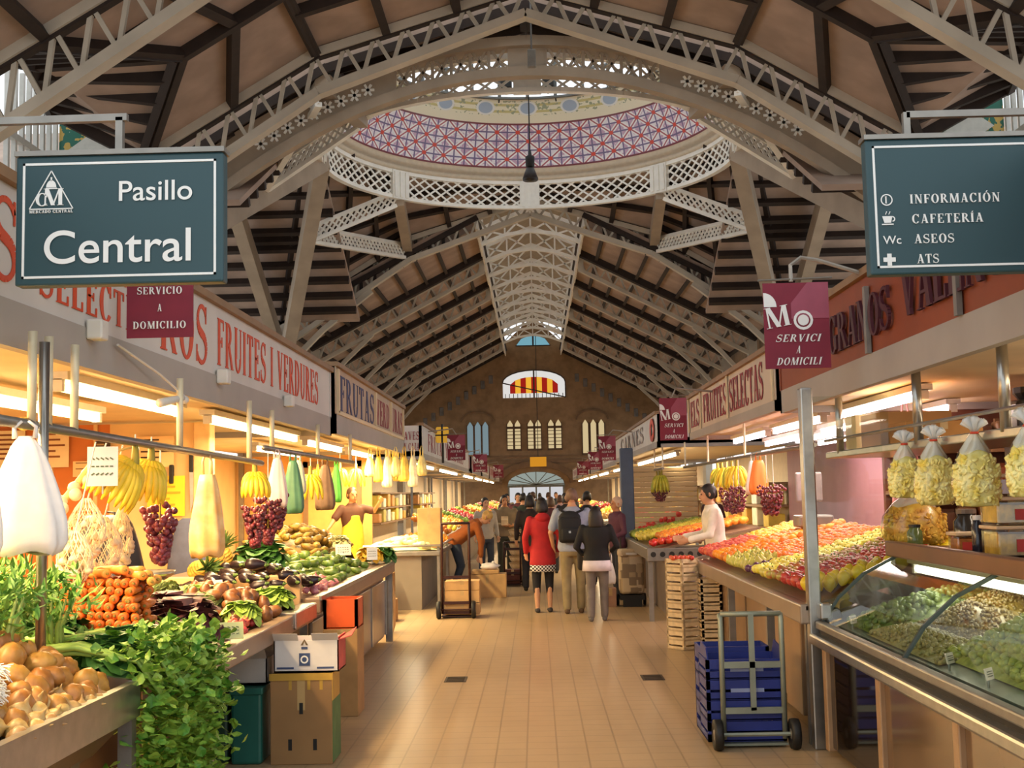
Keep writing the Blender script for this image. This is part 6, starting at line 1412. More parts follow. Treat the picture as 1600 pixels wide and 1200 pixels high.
# snack bags
def snack_bag(label, loc, w, h, col, col2, group='snack bags tied to the steel shelf'):
    t = thing('snack_bag', label, 'snack bag', loc, group); prof = [(.03, 0), (.16, -.1), (.34, -.27), (.47, -.48), (.5, -.7), (.49, -.9), (.4, -.98), (.02, -1.0)]
    n = 26
    def shell(k, z0):
        out = []
        for r, z in prof:
            if z > z0: continue
            out.append([V((r*w*k*(1+.06*math.sin(5*a)+.04*math.sin(9*a+z*9))*math.cos(a), r*w*.62*k*(1+.06*math.sin(5*a))*math.sin(a), z*h+.02*math.sin(3*a)*(1+z))) for a in [2*PI*q/n for q in range(n)]])
        return out
    lpart('filling', MB().loft(shell(.93, -.2)), mat('snack_'+col.strip('#'), col, .55, 0, .25, 16, col2=col2, bump=.6), t, True)
    mb = MB()
    for _ in range(330):
        a, q = pr.uniform(0, 6.3), pr.uniform(.32, .95); r = (.4 if q < .45 else .5 if q < .9 else .45)*w*.93; M = Euler((pr.uniform(0, 6), pr.uniform(0, 6), 0)).to_matrix().to_4x4(); mb.ball((r*math.cos(a), r*.62*math.sin(a), -q*h), (.021, .016, .007), 6, 4, M)
    o = lpart('crisps', mb, MATS['snack_'+col.strip('#')], t, True); o['kind'] = 'stuff'
    lpart('neck_film', MB().loft([x for x in shell(1.0, 1)][:3], False), mat('milky_film', '#f2f4ee', .35, 0, 0, alpha=.5), t, True)
    lpart('film', MB().loft(shell(1.03, 1), False), glass('bag_film', '#fbfbf6', .93, .25), t, True)
    mb = MB()
    for k in range(7): a = k*.9; mb.tube([(0, 0, 0), (.02*math.cos(a), .02*math.sin(a), .03), (.06*math.cos(a), .05*math.sin(a), .06+.01*(k % 3))], [.01, .012, .02], 5)
    lpart('gathered_top', mb, mat('film_top', '#e8eceb', .3, 0, 0, alpha=.75), t, True); lpart('tie', MB().tube([(.018*math.cos(a), .018*math.sin(a), 0) for a in [2*PI*q/10 for q in range(11)]], .006, 5), mat('red_tie', '#c4452e', .6), t)
    return t
snack_bag('bag of yellow crisps tied to the shelf, leftmost of the row', (2.26, 7.5, 1.95), .2, .33, '#ecd65a', '#faf0a0')
snack_bag('bag of yellow crisps tied to the shelf, second from left', (2.26, 6.95, 1.95), .22, .37, '#ecd25a', '#faeea0')
snack_bag('big bag of yellow crisps tied to the shelf, second from right', (2.26, 6.3, 1.96), .23, .38, '#ecd65e', '#faf0a4')
snack_bag('bag of yellow crisps tied to the shelf, cut by the right frame edge', (2.26, 5.62, 1.96), .2, .33, '#ecd65e', '#faf0a4')
t = snack_bag('big bag of orange and yellow pasta shapes standing on the brown shelf', (2.55, 8.3, 1.66), .42, .36, '#d99a30', '#e8c050', 'bags on the brown shelf')
def tub(label, loc, w, d, h, col, lid='#d8b890'):
    t = thing('plastic_tub', label, 'tub', loc, 'clear tubs on the brown shelf'); lpart('contents', MB().bbox((-w/2+.01, -d/2+.01, .01), (w/2-.01, d/2-.01, h*.85), .01), mat('tub_'+col.strip('#'), col, .5, 0, .25, 18, bump=.5), t); lpart('box', MB().bbox((-w/2, -d/2, 0), (w/2, d/2, h), .012), glass('tub_clear', '#f4f4ea', .9, .08), t); lpart('lid', MB().bbox((-w/2-.008, -d/2-.008, h), (w/2+.008, d/2+.008, h+.02), .006), mat('lid_'+lid.strip('#'), lid, .4, 0, .05), t)
    mb = MB().box((-.05, -d/2-.004, h*.2), (.03, -d/2-.001, h*.65)); lpart('sticker', mb, mat('red_sticker', '#b8342c', .5), t)
tub('clear tub of yellow snacks at the right edge, bottom of its stack', (2.62, 6.75, 1.3), .3, .25, .15, '#c9a234'); tub('clear tub of yellow snacks at the right edge, middle of its stack', (2.62, 6.75, 1.475), .3, .25, .13, '#d2ae3c'); tub('clear tub of red and orange snacks at the right edge, top of its stack', (2.62, 6.75, 1.63), .28, .24, .1, '#b06a34')
tub('low clear tub with a pale label, left of the tub stack', (2.5, 7.2, 1.3), .16, .16, .1, '#c47a3c')
def jar(label, loc, r, h, col, lid):
    t = thing('jar', label, 'jar', loc, 'jars on the brown shelf'); lpart('glass_body', MB().lathe([(r*.9, 0), (r, .02), (r, h*.75), (r*.7, h*.88), (r*.7, h)], 16), mat('jar_'+col.strip('#'), col, .15, 0, .15, 14), t, True); lpart('lid', MB().lathe([(r*.76, h*.97), (r*.76, h*1.1), (.001, h*1.1)], 16), mat('jarlid_'+lid.strip('#'), lid, .4), t)
jar('jar of green olives with black lid beside the pasta bag', (2.45, 8.0, 1.3), .05, .13, '#5f6a3a', '#1c1a18')
jar('tall dark jar on the brown shelf, left of the pair', (2.7, 7.75, 1.3), .08, .22, '#35302c', '#6a5a50'); jar('tall dark jar on the brown shelf, right of the pair', (2.75, 7.45, 1.3), .085, .24, '#2c2c34', '#4a4a55'); jar('small dark bottle between the jars and the tubs', (2.5, 7.0, 1.3), .035, .2, '#1e1e2a', '#d8d8d8')
for i, (y, w, h, c, lb) in enumerate(((8.75, .5, .24, '#b98a55', 'long brown carton on the steel shelf beside the hanger'), (9.3, .3, .26, '#d8c79a', 'pale carton at the far end of the steel shelf'), (8.1, .35, .14, '#a8763c', 'low carton on the steel shelf above the crisps'))): carton(lb, (2.4, y-w/2, 1.972), (2.9, y+w/2, 1.972+h), mat('carton_'+c.strip('#'), c, .8, 0, .08, 5), 'cartons on the steel shelf')
for i, y in enumerate((5.6, 5.85)): jar('jar of pale seeds on the steel shelf, %s' % ('nearer', 'farther')[i], (2.55, y, 1.972), .07, .2, '#d8cf90', '#c0b070')
t = thing('coffee_grinder', 'black grinder with two bright dials behind the steel shelf', 'machine', (3.4, 8.2, 1.3)); part('body', MB().bbox((3.2, 8.1, 1.3), (3.6, 8.4, 2.25), .03), mat('black_machine', '#191716', .3), t); part('hopper', MB().lathe([(.08, 0), (.16, .1), (.16, .14)], 14, Matrix.Translation((3.4, 8.25, 2.2))), M_black, t)
for z in (2.0, 2.12): part('dial', MB().lathe([(.05, 0), (.05, .02), (.001, .02)], 14, Matrix.Translation((3.33, 8.1, z)) @ Matrix.Rotation(PI/2, 4, 'X')), M_steel, t)
part('plinth', MB().box((3.22, 8.12, 0), (3.58, 8.38, 1.3)), M_dark, t)
bag('pink cloth hanging behind the glass pane of the display stall', (3.0, 9.9, 2.0), .26, .52, mat('pink_cloth', '#e0a0a4', .7, 0, .08), None, 7, .3, name='cloth', cat='cloth', neck=.5, cord=.4)
# ================================================================ people
M_skin = mat('skin', '#c99572', .55, 0, .04, 6); M_skin2 = mat('tanned_skin', '#b57a50', .55, 0, .04, 6)
def fuse(name, mb, m, parent, vox=.014, smooth=6):
    """melt overlapping limbs into one continuous surface"""
    me = mb.mesh(name, m); o = bpy.data.objects.new(name, me); COL.objects.link(o)
    r = o.modifiers.new('r', 'REMESH'); r.mode = 'VOXEL'; r.voxel_size = vox; r.use_smooth_shade = True
    s = o.modifiers.new('s', 'SMOOTH'); s.iterations = smooth; s.factor = .5
    dg = bpy.context.evaluated_depsgraph_get(); ev = o.evaluated_get(dg)
    me2 = bpy.data.meshes.new_from_object(ev); o.modifiers.clear(); o.data = me2; bpy.data.meshes.remove(me)
    me2.materials.clear()
    for q in (m if isinstance(m, (list, tuple)) else [m]): me2.materials.append(q)
    me2.polygons.foreach_set('use_smooth', [True]*len(me2.polygons))
    o.parent = parent; WO[o] = V((0, 0, 0)); return o
def limb(mb, pts, rs, seg=10):
    pts = [V(p) for p in pts]
    mb.tube(pts, rs, seg)
    for p, r in zip(pts, rs): mb.ball(p, r, seg, 7)
def ell(mb, secs, fn, seg=18):
    """stack of elliptical sections (z, rx, ry, y-offset) through the pose function"""
    mb.loft([[fn(V((rx*math.cos(2*PI*k/seg), oy+ry*math.sin(2*PI*k/seg), z))) for k in range(seg)] for z, rx, ry, oy in secs])
def hand(mb, wrist, d, palm_n, s, curl=.5):
    d = V(d).normalized(); n = V(palm_n); n = (n-d*n.dot(d)).normalized(); side = d.cross(n)
    c = wrist+d*.045*s
    M = Matrix((side, n, d)).transposed().to_4x4()
    mb.ball(c, (.038*s, .017*s, .055*s), 10, 7, M)
    for k in range(4):
        b = wrist+d*.085*s+side*(-.03+.02*k)*s; L = (.058, .07, .066, .05)[k]*s; d2 = (d*math.cos(curl)+n*math.sin(curl)).normalized(); d3 = (d*math.cos(curl*2)+n*math.sin(curl*2)).normalized()
        limb(mb, [b-d*.02*s, b+d*L*.35, b+d*L*.35+d2*L*.4, b+d*L*.35+d2*L*.4+d3*L*.35], [.0105*s, .0105*s, .0098*s, .009*s], 7)
    tb = wrist+d*.03*s-side*.032*s
    limb(mb, [tb, tb+(d*.6-side*.7+n*.3).normalized()*.035*s, tb+(d*.8-side*.45+n*.45).normalized()*.065*s], [.013*s, .0115*s, .0095*s], 7)
def person(label, loc, h, rz, top, bottom, hair, skin=M_skin, lean=0.0, arms=None, stride=0.0, sleeves='long', coat=None, legs_to=.1, shoes=M_black, hairlen='short', width=1.0, head_turn=0.0, bend_knee=0.0, apron=None, group=None, hair_back=True):
    t = thing('person', label, 'person', loc, group, rz=rz)
    s = h/1.74
    PZ = .93
    def U(p):      # lean the upper body about the hips, then scale to the person's height
        p = V(p)
        if p.z > PZ-.05: p = V((0, 0, PZ))+Matrix.Rotation(lean, 3, 'X') @ (p-V((0, 0, PZ)))
        return V((p.x*s*width if abs(p.x) < .3 else p.x*s, p.y*s, p.z*s))
    def S(p): return V(p)*s
    # faces local -Y
    hips = [V((.09*q, 0, .9)) for q in (1, -1)]
    knees = [V((.1*q, -.03-bend_knee*.25+stride*q*.1, .49)) for q in (1, -1)]; ank = [V((.1*q, .03+stride*q*.22, .085)) for q in (1, -1)]
    arms = arms or [((.25, .03, 1.16), (.26, -.04, .93)), ((-.25, .03, 1.16), (-.26, -.04, .93))]
    sh = [V((.185*q, 0, 1.41)) for q in (1, -1)]
    torso = [(.84, .12, .1, 0), (.92, .165, .115, .01), (1.02, .15, .105, 0), (1.12, .14, .1, 0), (1.25, .165, .112, 0), (1.36, .18, .105, .0), (1.43, .15, .085, .005), (1.47, .075, .065, .01), (1.52, .055, .058, 0)]
    b = MB(); ell(b, torso, U)
    limb(b, [U((0, 0, 1.44)), U((0, -.005, 1.55))], [.058*s, .054*s])
    # head with brow, nose, chin and ears
    hm = Matrix.Rotation(head_turn, 3, 'Z')
    hc = V((0, -.012, 1.625)); Hd = lambda x, y, z: U(hc+hm @ V((x, y, z)))
    b.ball(Hd(0, .012, .02), (.077*s, .096*s, .1*s), 14, 10); b.ball(Hd(0, -.022, -.05), (.058*s, .066*s, .07*s), 12, 8); b.ball(Hd(0, -.052, -.095), (.026*s, .026*s, .022*s), 8, 6)
    limb(b, [Hd(0, -.088, .012), Hd(0, -.108, -.028)], [.009*s, .0155*s], 7); b.ball(Hd(0, -.08, -.062), (.026*s, .016*s, .009*s), 8, 6)
    for q in (1, -1): b.ball(Hd(.079*q, .012, -.005), (.012*s, .02*s, .032*s), 8, 6); b.ball(Hd(.03*q, -.074, .03), (.022*s, .014*s, .009*s), 8, 5)
    hands = []
    for i in (0, 1):
        e, w = V(arms[i][0]), V(arms[i][1])
        limb(b, [U(sh[i]), U(e), U(w)], [.05*s, .039*s, .028*s])
        d = U(w)-U(e); hand(b, U(w), d, V((-.6 if i == 0 else .6, -.6, 0)), s); hands.append(U(w))
        limb(b, [S(hips[i]), S(knees[i]), S(knees[i].lerp(ank[i], .35)+V((0, .012, 0))), S(ank[i])], [.085*s, .055*s, .052*s, .036*s])
        limb(b, [S(ank[i]+V((0, .02, -.045))), S(ank[i]+V((0, -.13, -.055)))], [.036*s, .03*s])
    fuse('body', b, skin, t, .0115, 3)
    mb = MB()
    for q in (1, -1): mb.ball(Hd(.031*q, -.081, .008), (.0125*s, .008*s, .008*s), 8, 6)
    lpart('eyes', mb, mat('eye_dark', '#2a1d18', .3), t, True); lpart('mouth', MB().ball(Hd(0, -.09, -.064), (.023*s, .008*s, .006*s), 8, 5), mat('lips', '#a05a4c', .5), t, True)
    # clothing
    c = MB(); k = 1.11
    z0 = .86 if not coat else coat
    secs = [(z, rx*k+.012, ry*k+.012, oy) for z, rx, ry, oy in torso if z <= 1.44 and z > .86]
    if coat: secs = [(coat, .21, .165, .01), ((coat+.9)/2, .2, .155, .01)]+secs
    else: secs = [(.86, .17, .13, .01)]+secs
    ell(c, secs, U); ell(c, [(1.42, .15, .1, 0), (1.47, .09, .085, .01), (1.5, .07, .075, 0)], U)
    for i in (0, 1):
        e, w = V(arms[i][0]), V(arms[i][1])
        if sleeves == 'long': limb(c, [U(sh[i]), U(e), U(e.lerp(w, .92))], [.066*s, .054*s, .043*s])
        elif sleeves == 'short': limb(c, [U(sh[i]), U(sh[i].lerp(e, .75))], [.07*s, .066*s])
    fuse('coat' if coat else 'shirt', c, top, t, .016, 5)
    c = MB(); ell(c, [(.8, .14, .12, .0), (.86, .165, .125, .01), (.93, .175, .128, .01), (1.0, .165, .12, .0)], U)
    for i in (0, 1):
        A = knees[i].lerp(ank[i], 1) if legs_to < .12 else knees[i].lerp(ank[i], 1-(legs_to-.08)/.41)
        limb(c, [S(hips[i]), S(knees[i]), S(A)], [.1*s, .073*s, (.062 if legs_to < .12 else .058)*s])
    fuse('trousers', c, bottom, t, .016, 5)
    for i in (0, 1):
        c = MB(); a = ank[i]; limb(c, [S(a+V((0, .03, -.05))), S(a+V((0, -.05, -.05))), S(a+V((0, -.15, -.058)))], [.042*s, .042*s, .034*s]); fuse('shoe', c, shoes, t, .012, 2)
    c = MB()
    if hairlen != 'bald':
        n0 = len(c.v); c.ball(Hd(0, .022, .035), (.085*s, .1*s, .1*s), 14, 10)
        for q in (1, -1): c.ball(Hd(.06*q, .03, -.01), (.03*s, .06*s, .06*s), 8, 6)
        if hairlen == 'long': ell(c, [(1.42, .1, .05, .075), (1.5, .105, .06, .07), (1.6, .1, .075, .055), (1.68, .085, .07, .04)], U)
        if hairlen == 'bob': ell(c, [(1.52, .095, .07, .045), (1.58, .1, .085, .04), (1.66, .09, .085, .03)], U)
    else:
        c.ball(Hd(0, .03, -.02), (.083*s, .085*s, .055*s), 12, 8)
    fuse('hair', c, hair, t, .014, 4)
    if apron:
        c = MB(); ell(c, [(.6, .19, .15, -.01), (.92, .195, .15, -.005), (1.12, .17, .135, -.01), (1.3, .12, .13, -.02)], U); fuse('apron', c, apron, t, .016, 4)
    return t, U, s
H_dark = mat('dark_hair', '#1d1512', .5, 0, .15, 20); H_brown = mat('brown_hair', '#4d3222', .5, 0, .15, 20); H_grey = mat('greying_hair', '#7a5f4c', .55, 0, .15, 20); H_blond = mat('blond_hair', '#c9a25c', .5, 0, .15, 20)
C = lambda n, h: mat('cloth_'+n, h, .8, 0, .1, 9)
# the three walking away in the middle of the aisle
t, U, s = person('man in pale blue shirt and khaki trousers walking away with a black backpack', (.5, 17.4, 0), 1.74, PI, C('pale_blue', '#98a0b4'), C('khaki', '#8a7a58'), H_grey, arms=[((.27, .04, 1.13), (.24, -.12, .93)), ((-.26, .03, 1.15), (-.28, -.02, .9))], sleeves='short', width=1.15, stride=.25, shoes=C('brown_shoe', '#5d4630'))
bp = thing('backpack', 'black backpack on the back of the man in the pale blue shirt', 'backpack', (.44, 17.21, .98)); c = MB()
c.bbox((.3, 17.13, .99), (.62, 17.3, 1.36), .05); c.ball((.46, 17.22, 1.34), (.155, .08, .1)); part('sack', c, C('black_nylon', '#16171c'), bp, True)
part('pocket', MB().bbox((.34, 17.08, 1.02), (.58, 17.15, 1.2), .03), C('black_nylon', '#16171c'), bp, True)
for q in (-1, 1): part('strap', MB().tube([(.48+q*.06, 17.24, 1.4), (.49+q*.14, 17.26, 1.44), (.49+q*.17, 17.38, 1.46), (.49+q*.19, 17.5, 1.38)], .018, 6, True, 1.0), C('black_nylon', '#16171c'), bp)
part('buckle', MB().box((.44, 17.075, 1.13), (.47, 17.085, 1.16)), M_steel, bp)
t, U, s = person('woman in a long red hooded coat and black leggings walking away', (.07, 17.6, 0), 1.62, PI+.1, C('red_coat', '#b01f24'), C('black_leggings', '#17151a'), H_dark, coat=.72, legs_to=.3, hairlen='bob', stride=.15, arms=[((.27, .05, 1.14), (.25, -.06, .9)), ((-.27, .05, 1.14), (-.25, -.08, .92))], shoes=C('white_black_shoe', '#3a3434'))
g = NG('checked_cloth', .8); q1 = g.line(g.co('Object', 0), .05, .025); q2 = g.line(g.co('Object', 2), .05, .025)
mb = MB(); mb.loft([[V((rx*1.02*math.cos(2*PI*k/20)*s, (.01+ry*math.sin(2*PI*k/20))*s, z*s)) for k in range(20)] for z, rx, ry in ((.62, .19, .15), (.68, .195, .155), (.76, .195, .155))]); lpart('checked_hem', mb, g.done(g.mix(g.f('ABSOLUTE', g.f('SUBTRACT', q1, q2)), '#eeeae6', '#1c1a1c')), t, True)
c = MB(); c.ball(U((0, .1, 1.45)), (.12*s, .06*s, .075*s), 12, 8); ell(c, [(1.42, .13, .11, .02), (1.48, .1, .1, .02)], U); fuse('hood', c, C('red_coat', '#b01f24'), t)
t, U, s = person('woman in black jacket and grey trousers, white shirt hem showing, walking away', (.78, 16.3, 0), 1.5, PI-.1, C('black_jacket', '#121216'), C('grey_trousers', '#6f6660'), H_dark, hairlen='long', arms=[((.28, .03, 1.13), (.2, -.12, 1.0)), ((-.29, .0, 1.14), (-.2, -.18, 1.05))], stride=.3, shoes=C('grey_shoe', '#6a625c'), width=1.1)
mb = MB(); mb.loft([[V((rx*math.cos(2*PI*k/20)*s*1.1, (.01+ry*math.sin(2*PI*k/20))*s, z*s)) for k in range(20)] for z, rx, ry in ((.76, .205, .155), (.84, .2, .15), (.92, .19, .14))]); lpart('shirt_hem', mb, C('white_cotton', '#d8cdd4'), t, True)
bg_ = thing('handbag', 'dark shoulder bag between the khaki man and the woman in black', 'handbag', (.62, 16.75, .62)); part('pouch', MB().bbox((.54, 16.65, .64), (.7, 16.85, .92), .03), C('dark_leather', '#2b241e'), bg_, True); part('strap', MB().tube([(.56, 16.75, .9), (.6, 16.6, 1.05), (.64, 16.45, 1.12)], .012, 6), C('dark_leather', '#2b241e'), bg_)
# standing and working figures
person('man in tan sweater and dark trousers standing facing the camera, holding a paper', (-.66, 25.0, 0), 1.66, .25, C('tan_sweater', '#7d6a50'), C('dark_green_trousers', '#2a2a20'), H_dark, M_skin2, arms=[((.27, .0, 1.14), (.1, -.25, 1.1)), ((-.27, .0, 1.14), (-.08, -.26, 1.12))], width=1.2)
pp = thing('paper_bag', 'small pale paper in the hands of the man in the tan sweater', 'paper', (-.6, 24.7, 1.08)); part('sheet', MB().bbox((-.72, 24.66, 1.06), (-.58, 24.69, 1.24), .004), C('pale_paper', '#dcbf94'), pp); part('fold', MB().poly([(-.72, 24.65, 1.2), (-.58, 24.65, 1.2), (-.58, 24.62, 1.16), (-.72, 24.62, 1.16)], (0, .004, 0)), C('pale_paper', '#dcbf94'), pp)
person('man in orange-brown jacket bending over the cartons left of the aisle', (-1.42, 21.0, 0), 1.7, PI/2, C('orange_brown', '#a0571f'), C('blue_jeans', '#37424e'), H_blond, lean=.95, arms=[((.24, -.3, 1.3), (.22, -.45, 1.12)), ((-.24, -.3, 1.3), (-.2, -.5, 1.15))], bend_knee=.3, width=1.15)
person('person in grey-white shirt and jeans beyond the bending man', (-1.02, 24.2, 0), 1.62, .4, C('grey_white', '#a59c92'), C('navy_jeans', '#2b3140'), H_dark)
person('person with pale hair in purple and dark clothes beside the patchwork trolley', (1.28, 19.6, 0), 1.6, -1.2, C('purple_top', '#5a3040'), C('dark_slate', '#2c2c34'), mat('pale_hair', '#c9a88c', .6, 0, .1, 20), M_skin2, arms=[((.26, .0, 1.14), (.2, -.3, 1.0)), ((-.26, .0, 1.14), (-.2, -.3, 1.02))], width=1.1)
person('vendor in yellow apron raising one arm behind the left stall', (-2.92, 19.3, .12), 1.72, .6, C('dark_brown_top', '#4d2a1a'), C('black_trousers', '#1a1818'), H_brown, M_skin2, arms=[((.34, -.1, 1.36), (.34, -.3, 1.5)), ((-.36, -.05, 1.22), (-.5, -.2, 1.12))], sleeves='short', apron=C('yellow_apron', '#dcae2a'))
person('vendor in white shirt leaning behind the right mandarins, dark hair', (2.22, 15.2, 0), 1.76, -PI/2, C('white_shirt', '#e6ddcc'), C('black_trousers', '#1a1818'), H_dark, lean=.12, arms=[((.24, -.1, 1.15), (.2, -.35, 1.12)), ((-.24, -.08, 1.15), (-.2, -.36, 1.14))], width=1.2)
person('vendor in dark top farther back behind the right fruit', (2.95, 20.6, 0), 1.72, -1.0, C('dark_plum', '#4a2c30'), C('black_trousers', '#1a1818'), H_dark)
# the crowd farther down the aisle
GC = 'crowd at the far end of the aisle'
crowd = [(-.12, 21.5, 1.66, PI, 'dark_brown_coat', '#2e211c', 'person in a dark brown coat just beyond the woman in red', H_dark), (.93, 22.5, 1.7, PI, 'black_coat', '#15151a', 'person in black just beyond the man with the backpack', H_dark), (-.45, 30, 1.7, 0, 'maroon_top', '#5a2a30', 'person in a maroon top walking in the far aisle, left side', H_dark), (.1, 31, 1.6, PI, 'grey_coat', '#55504e', 'person in a grey coat in the middle of the far aisle', H_brown),
         (-.8, 33, 1.68, .3, 'plum_coat', '#3c2c3a', 'person in plum coat beside the far left counters', H_dark), (.65, 34, 1.62, PI, 'pale_pink', '#c09a98', 'person in pale pink in the far aisle', H_brown), (1.1, 28, 1.62, .4, 'orange_top', '#b0562c', 'person in an orange top beside the blue pillar', H_grey), (-.2, 38, 1.7, 0, 'navy_coat', '#23283c', 'person in navy coat in the far aisle, centre', H_dark),
         (.4, 41, 1.7, PI, 'olive_coat', '#4a4a38', 'person in an olive coat in the far aisle', H_brown), (-1.0, 42, 1.65, .2, 'cream_coat', '#b5a488', 'person in a cream coat near the far left counters', H_grey), (1.0, 44, 1.66, PI, 'dark_red', '#6a2228', 'person in dark red near the far right counters', H_dark), (-.5, 48, 1.7, PI, 'black_coat', '#15151a', 'person in black in the far aisle, left of the doorway', H_dark), (.8, 50, 1.7, 0, 'slate_coat', '#3c4048', 'person in slate grey right of the far doorway', H_brown), (.15, 55, 1.68, PI, 'brown_coat', '#4a3424', 'person in brown farthest down the aisle', H_dark), (-.3, 27, 1.68, PI, 'dark_green_coat', '#2c3428', 'person in a dark green coat just beyond the stacked baskets', H_dark), (.3, 26, 1.6, PI, 'wine_coat', '#4a2028', 'person in a wine coat between the red and blue walkers', H_brown), (1.0, 36, 1.7, PI, 'charcoal_coat', '#2a2a2c', 'person in charcoal beside the far right counters', H_dark), (-.1, 34, 1.72, PI, 'denim_top', '#3c4860', 'person in a denim top in the middle of the far aisle', H_brown), (.7, 29, 1.66, PI, 'black_coat', '#15151a', 'person in black a little beyond the man with the backpack', H_dark)]
for x, y, h, rz, n, col, lb, hr in crowd: person(lb, (x, y, 0), h, rz, C(n, col), C('dark_trousers', '#22222a'), hr, hairlen='bob' if h < 1.67 else 'short', group=GC, coat=.75 if 'coat' in n else None)
# ================================================================ boxes, crates and trucks on the floor
def hand_truck(label, x, y, w, h, m, wheel_r=.11, mid=True, group=None, bars=(.3, .58)):
    """frame in the plane y, toe plate pointing away from the camera"""
    t = thing('hand_truck', label, 'hand truck', (x+w/2, y, 0), group)
    for xx in (x, x+w): part('upright', MB().tube([(xx, y, .06), (xx, y, h-.03), (xx, y+.02, h)], .018, 8), m, t, True)
    part('handle_bar', MB().tube([(x, y+.01, h), (x+w, y+.01, h)], .018, 8), m, t, True)
    for b in bars: part('cross_bar', MB().box((x, y-.012, h*b-.02), (x+w, y+.012, h*b+.02)), m, t)
    if mid: part('centre_bar', MB().box((x+w/2-.018, y-.012, h*bars[0]), (x+w/2+.018, y+.012, h)), m, t)
    part('toe_plate', MB().box((x-.02, y, .015), (x+w+.02, y+.32, .03)), m, t)
    part('axle', MB().tube([(x-.05, y-.06, wheel_r), (x+w+.05, y-.06, wheel_r)], .014, 6), m, t)
    for xx in (x-.05, x+w+.05):
        wl = part('wheel', MB().lathe([(wheel_r*.55, -.025), (wheel_r*.95, -.028), (wheel_r, -.01), (wheel_r, .01), (wheel_r*.95, .028), (wheel_r*.55, .025)], 20, Matrix.Translation((xx, y-.06, wheel_r)) @ Matrix.Rotation(PI/2, 4, 'Y')), M_black, t, True)
        part('hub', MB().lathe([(.001, -.03), (wheel_r*.55, -.022), (wheel_r*.55, .022), (.001, .03)], 14, Matrix.Translation((xx, y-.06, wheel_r)) @ Matrix.Rotation(PI/2, 4, 'Y')), M_steel2, wl, True)
    return t
def crate(label, lo, hi, m, group=None, slats=3, rz=0, name='plastic_crate', solid=.0):
    c = V(((lo[0]+hi[0])/2, (lo[1]+hi[1])/2, lo[2])); t = thing(name, label, 'crate', c, group, rz=rz)
    w, d, h = hi[0]-lo[0], hi[1]-lo[1], hi[2]-lo[2]; a, b = w/2, d/2
    lpart('base', MB().box((-a, -b, 0), (a, b, .012)), m, t)
    mb = MB()
    for sx, sy in ((-1, -1), (1, -1), (-1, 1), (1, 1)): mb.box((min(sx*a, sx*(a-.025)), min(sy*b, sy*(b-.025)), 0), (max(sx*a, sx*(a-.025)), max(sy*b, sy*(b-.025)), h-.002))
    lpart('corner_posts', mb, m, t)
    for nm, lo2, hi2 in (('front_side', (-a, -b, 0), (a, -b+.01, 0)), ('back_side', (-a, b-.01, 0), (a, b, 0)), ('left_side', (-a, -b, 0), (-a+.01, b, 0)), ('right_side', (a-.01, -b, 0), (a, b, 0))):
        mb = MB()
        for k in range(slats):
            z0 = h*(k/slats)+.004; z1 = h*((k+.68+solid)/slats)
            if k == slats-1: z1 = h
            mb.box((lo2[0], lo2[1], z0), (hi2[0], hi2[1], z1))
        lpart(nm, mb, m, t)
    return t
M_blue = mat('blue_plastic', '#1f2c78', .45, 0, .1, 5); M_trk = mat('grey_green_truck', '#8b9080', .45, .4, .08, 6)
hand_truck('grey-green hand truck standing in front of blue crates on the right', 1.2, 8.2, .4, .87, M_trk, .1, bars=(.28, .62))
for i in range(4):
    z = .035+i*.135
    cr = crate('dark blue plastic crate on the right hand truck, %s of the stack' % ('bottom', 'second from bottom', 'second from top', 'top')[i], (1.1, 8.24, z), (1.62, 8.62, z+.13), M_blue, 'blue crates on the right hand truck', 2, solid=.1)
    if i: lpart('label_strip', MB().box((-.1, -.192, .05), (.12, -.19, .075)), mat('pale_print', '#8e98b8', .6), cr)
    if i == 3:
        for sx in (-1, 1): lpart('raised_end', MB().poly([(sx*.25, -.19, .13), (sx*.25, .19, .13), (sx*.25, .12, .22), (sx*.25, -.12, .2)], (.008, 0, 0)), M_blue, cr)
for i in range(3): crate('dark blue crate stacked behind the right hand truck, %s' % ('bottom', 'middle', 'top')[i], (1.12, 8.66, .004+i*.2), (1.6, 8.98, .2+i*.2), M_blue, 'blue crates behind the right hand truck', 2)
M_cw = M_wood
for i in range(10):
    z = .004+i*.096
    crate('shallow pale wooden crate, level %s of the tall stack by the right fruit counter' % ('one', 'two', 'three', 'four', 'five', 'six', 'seven', 'eight', 'nine', 'ten')[i], (1.43, 13.15, z), (1.67, 13.42, z+.094), M_cw, 'wooden crates of the tall stack', 2, .6, 'wooden_crate')
many(fruit('tomato', 'small red tomato in the top crate of the tall wooden stack', 'tomato', 'tomatoes in the top crate', '#c8402c', .026, 'apple'), [(V((1.55+.05*i-.1, 13.28+.05*j-.1, .97)), (0, 0, i), 1) for i in range(5) for j in range(5)])
for i in range(8):
    z = .004+i*.094
    crate('shallow wooden crate, level %s of the lower stack under the ledge' % ('one', 'two', 'three', 'four', 'five', 'six', 'seven', 'eight')[i], (1.71, 13.0, z), (1.93, 13.3, z+.092), M_cw, 'wooden crates under the ledge', 2, 0, 'wooden_crate')
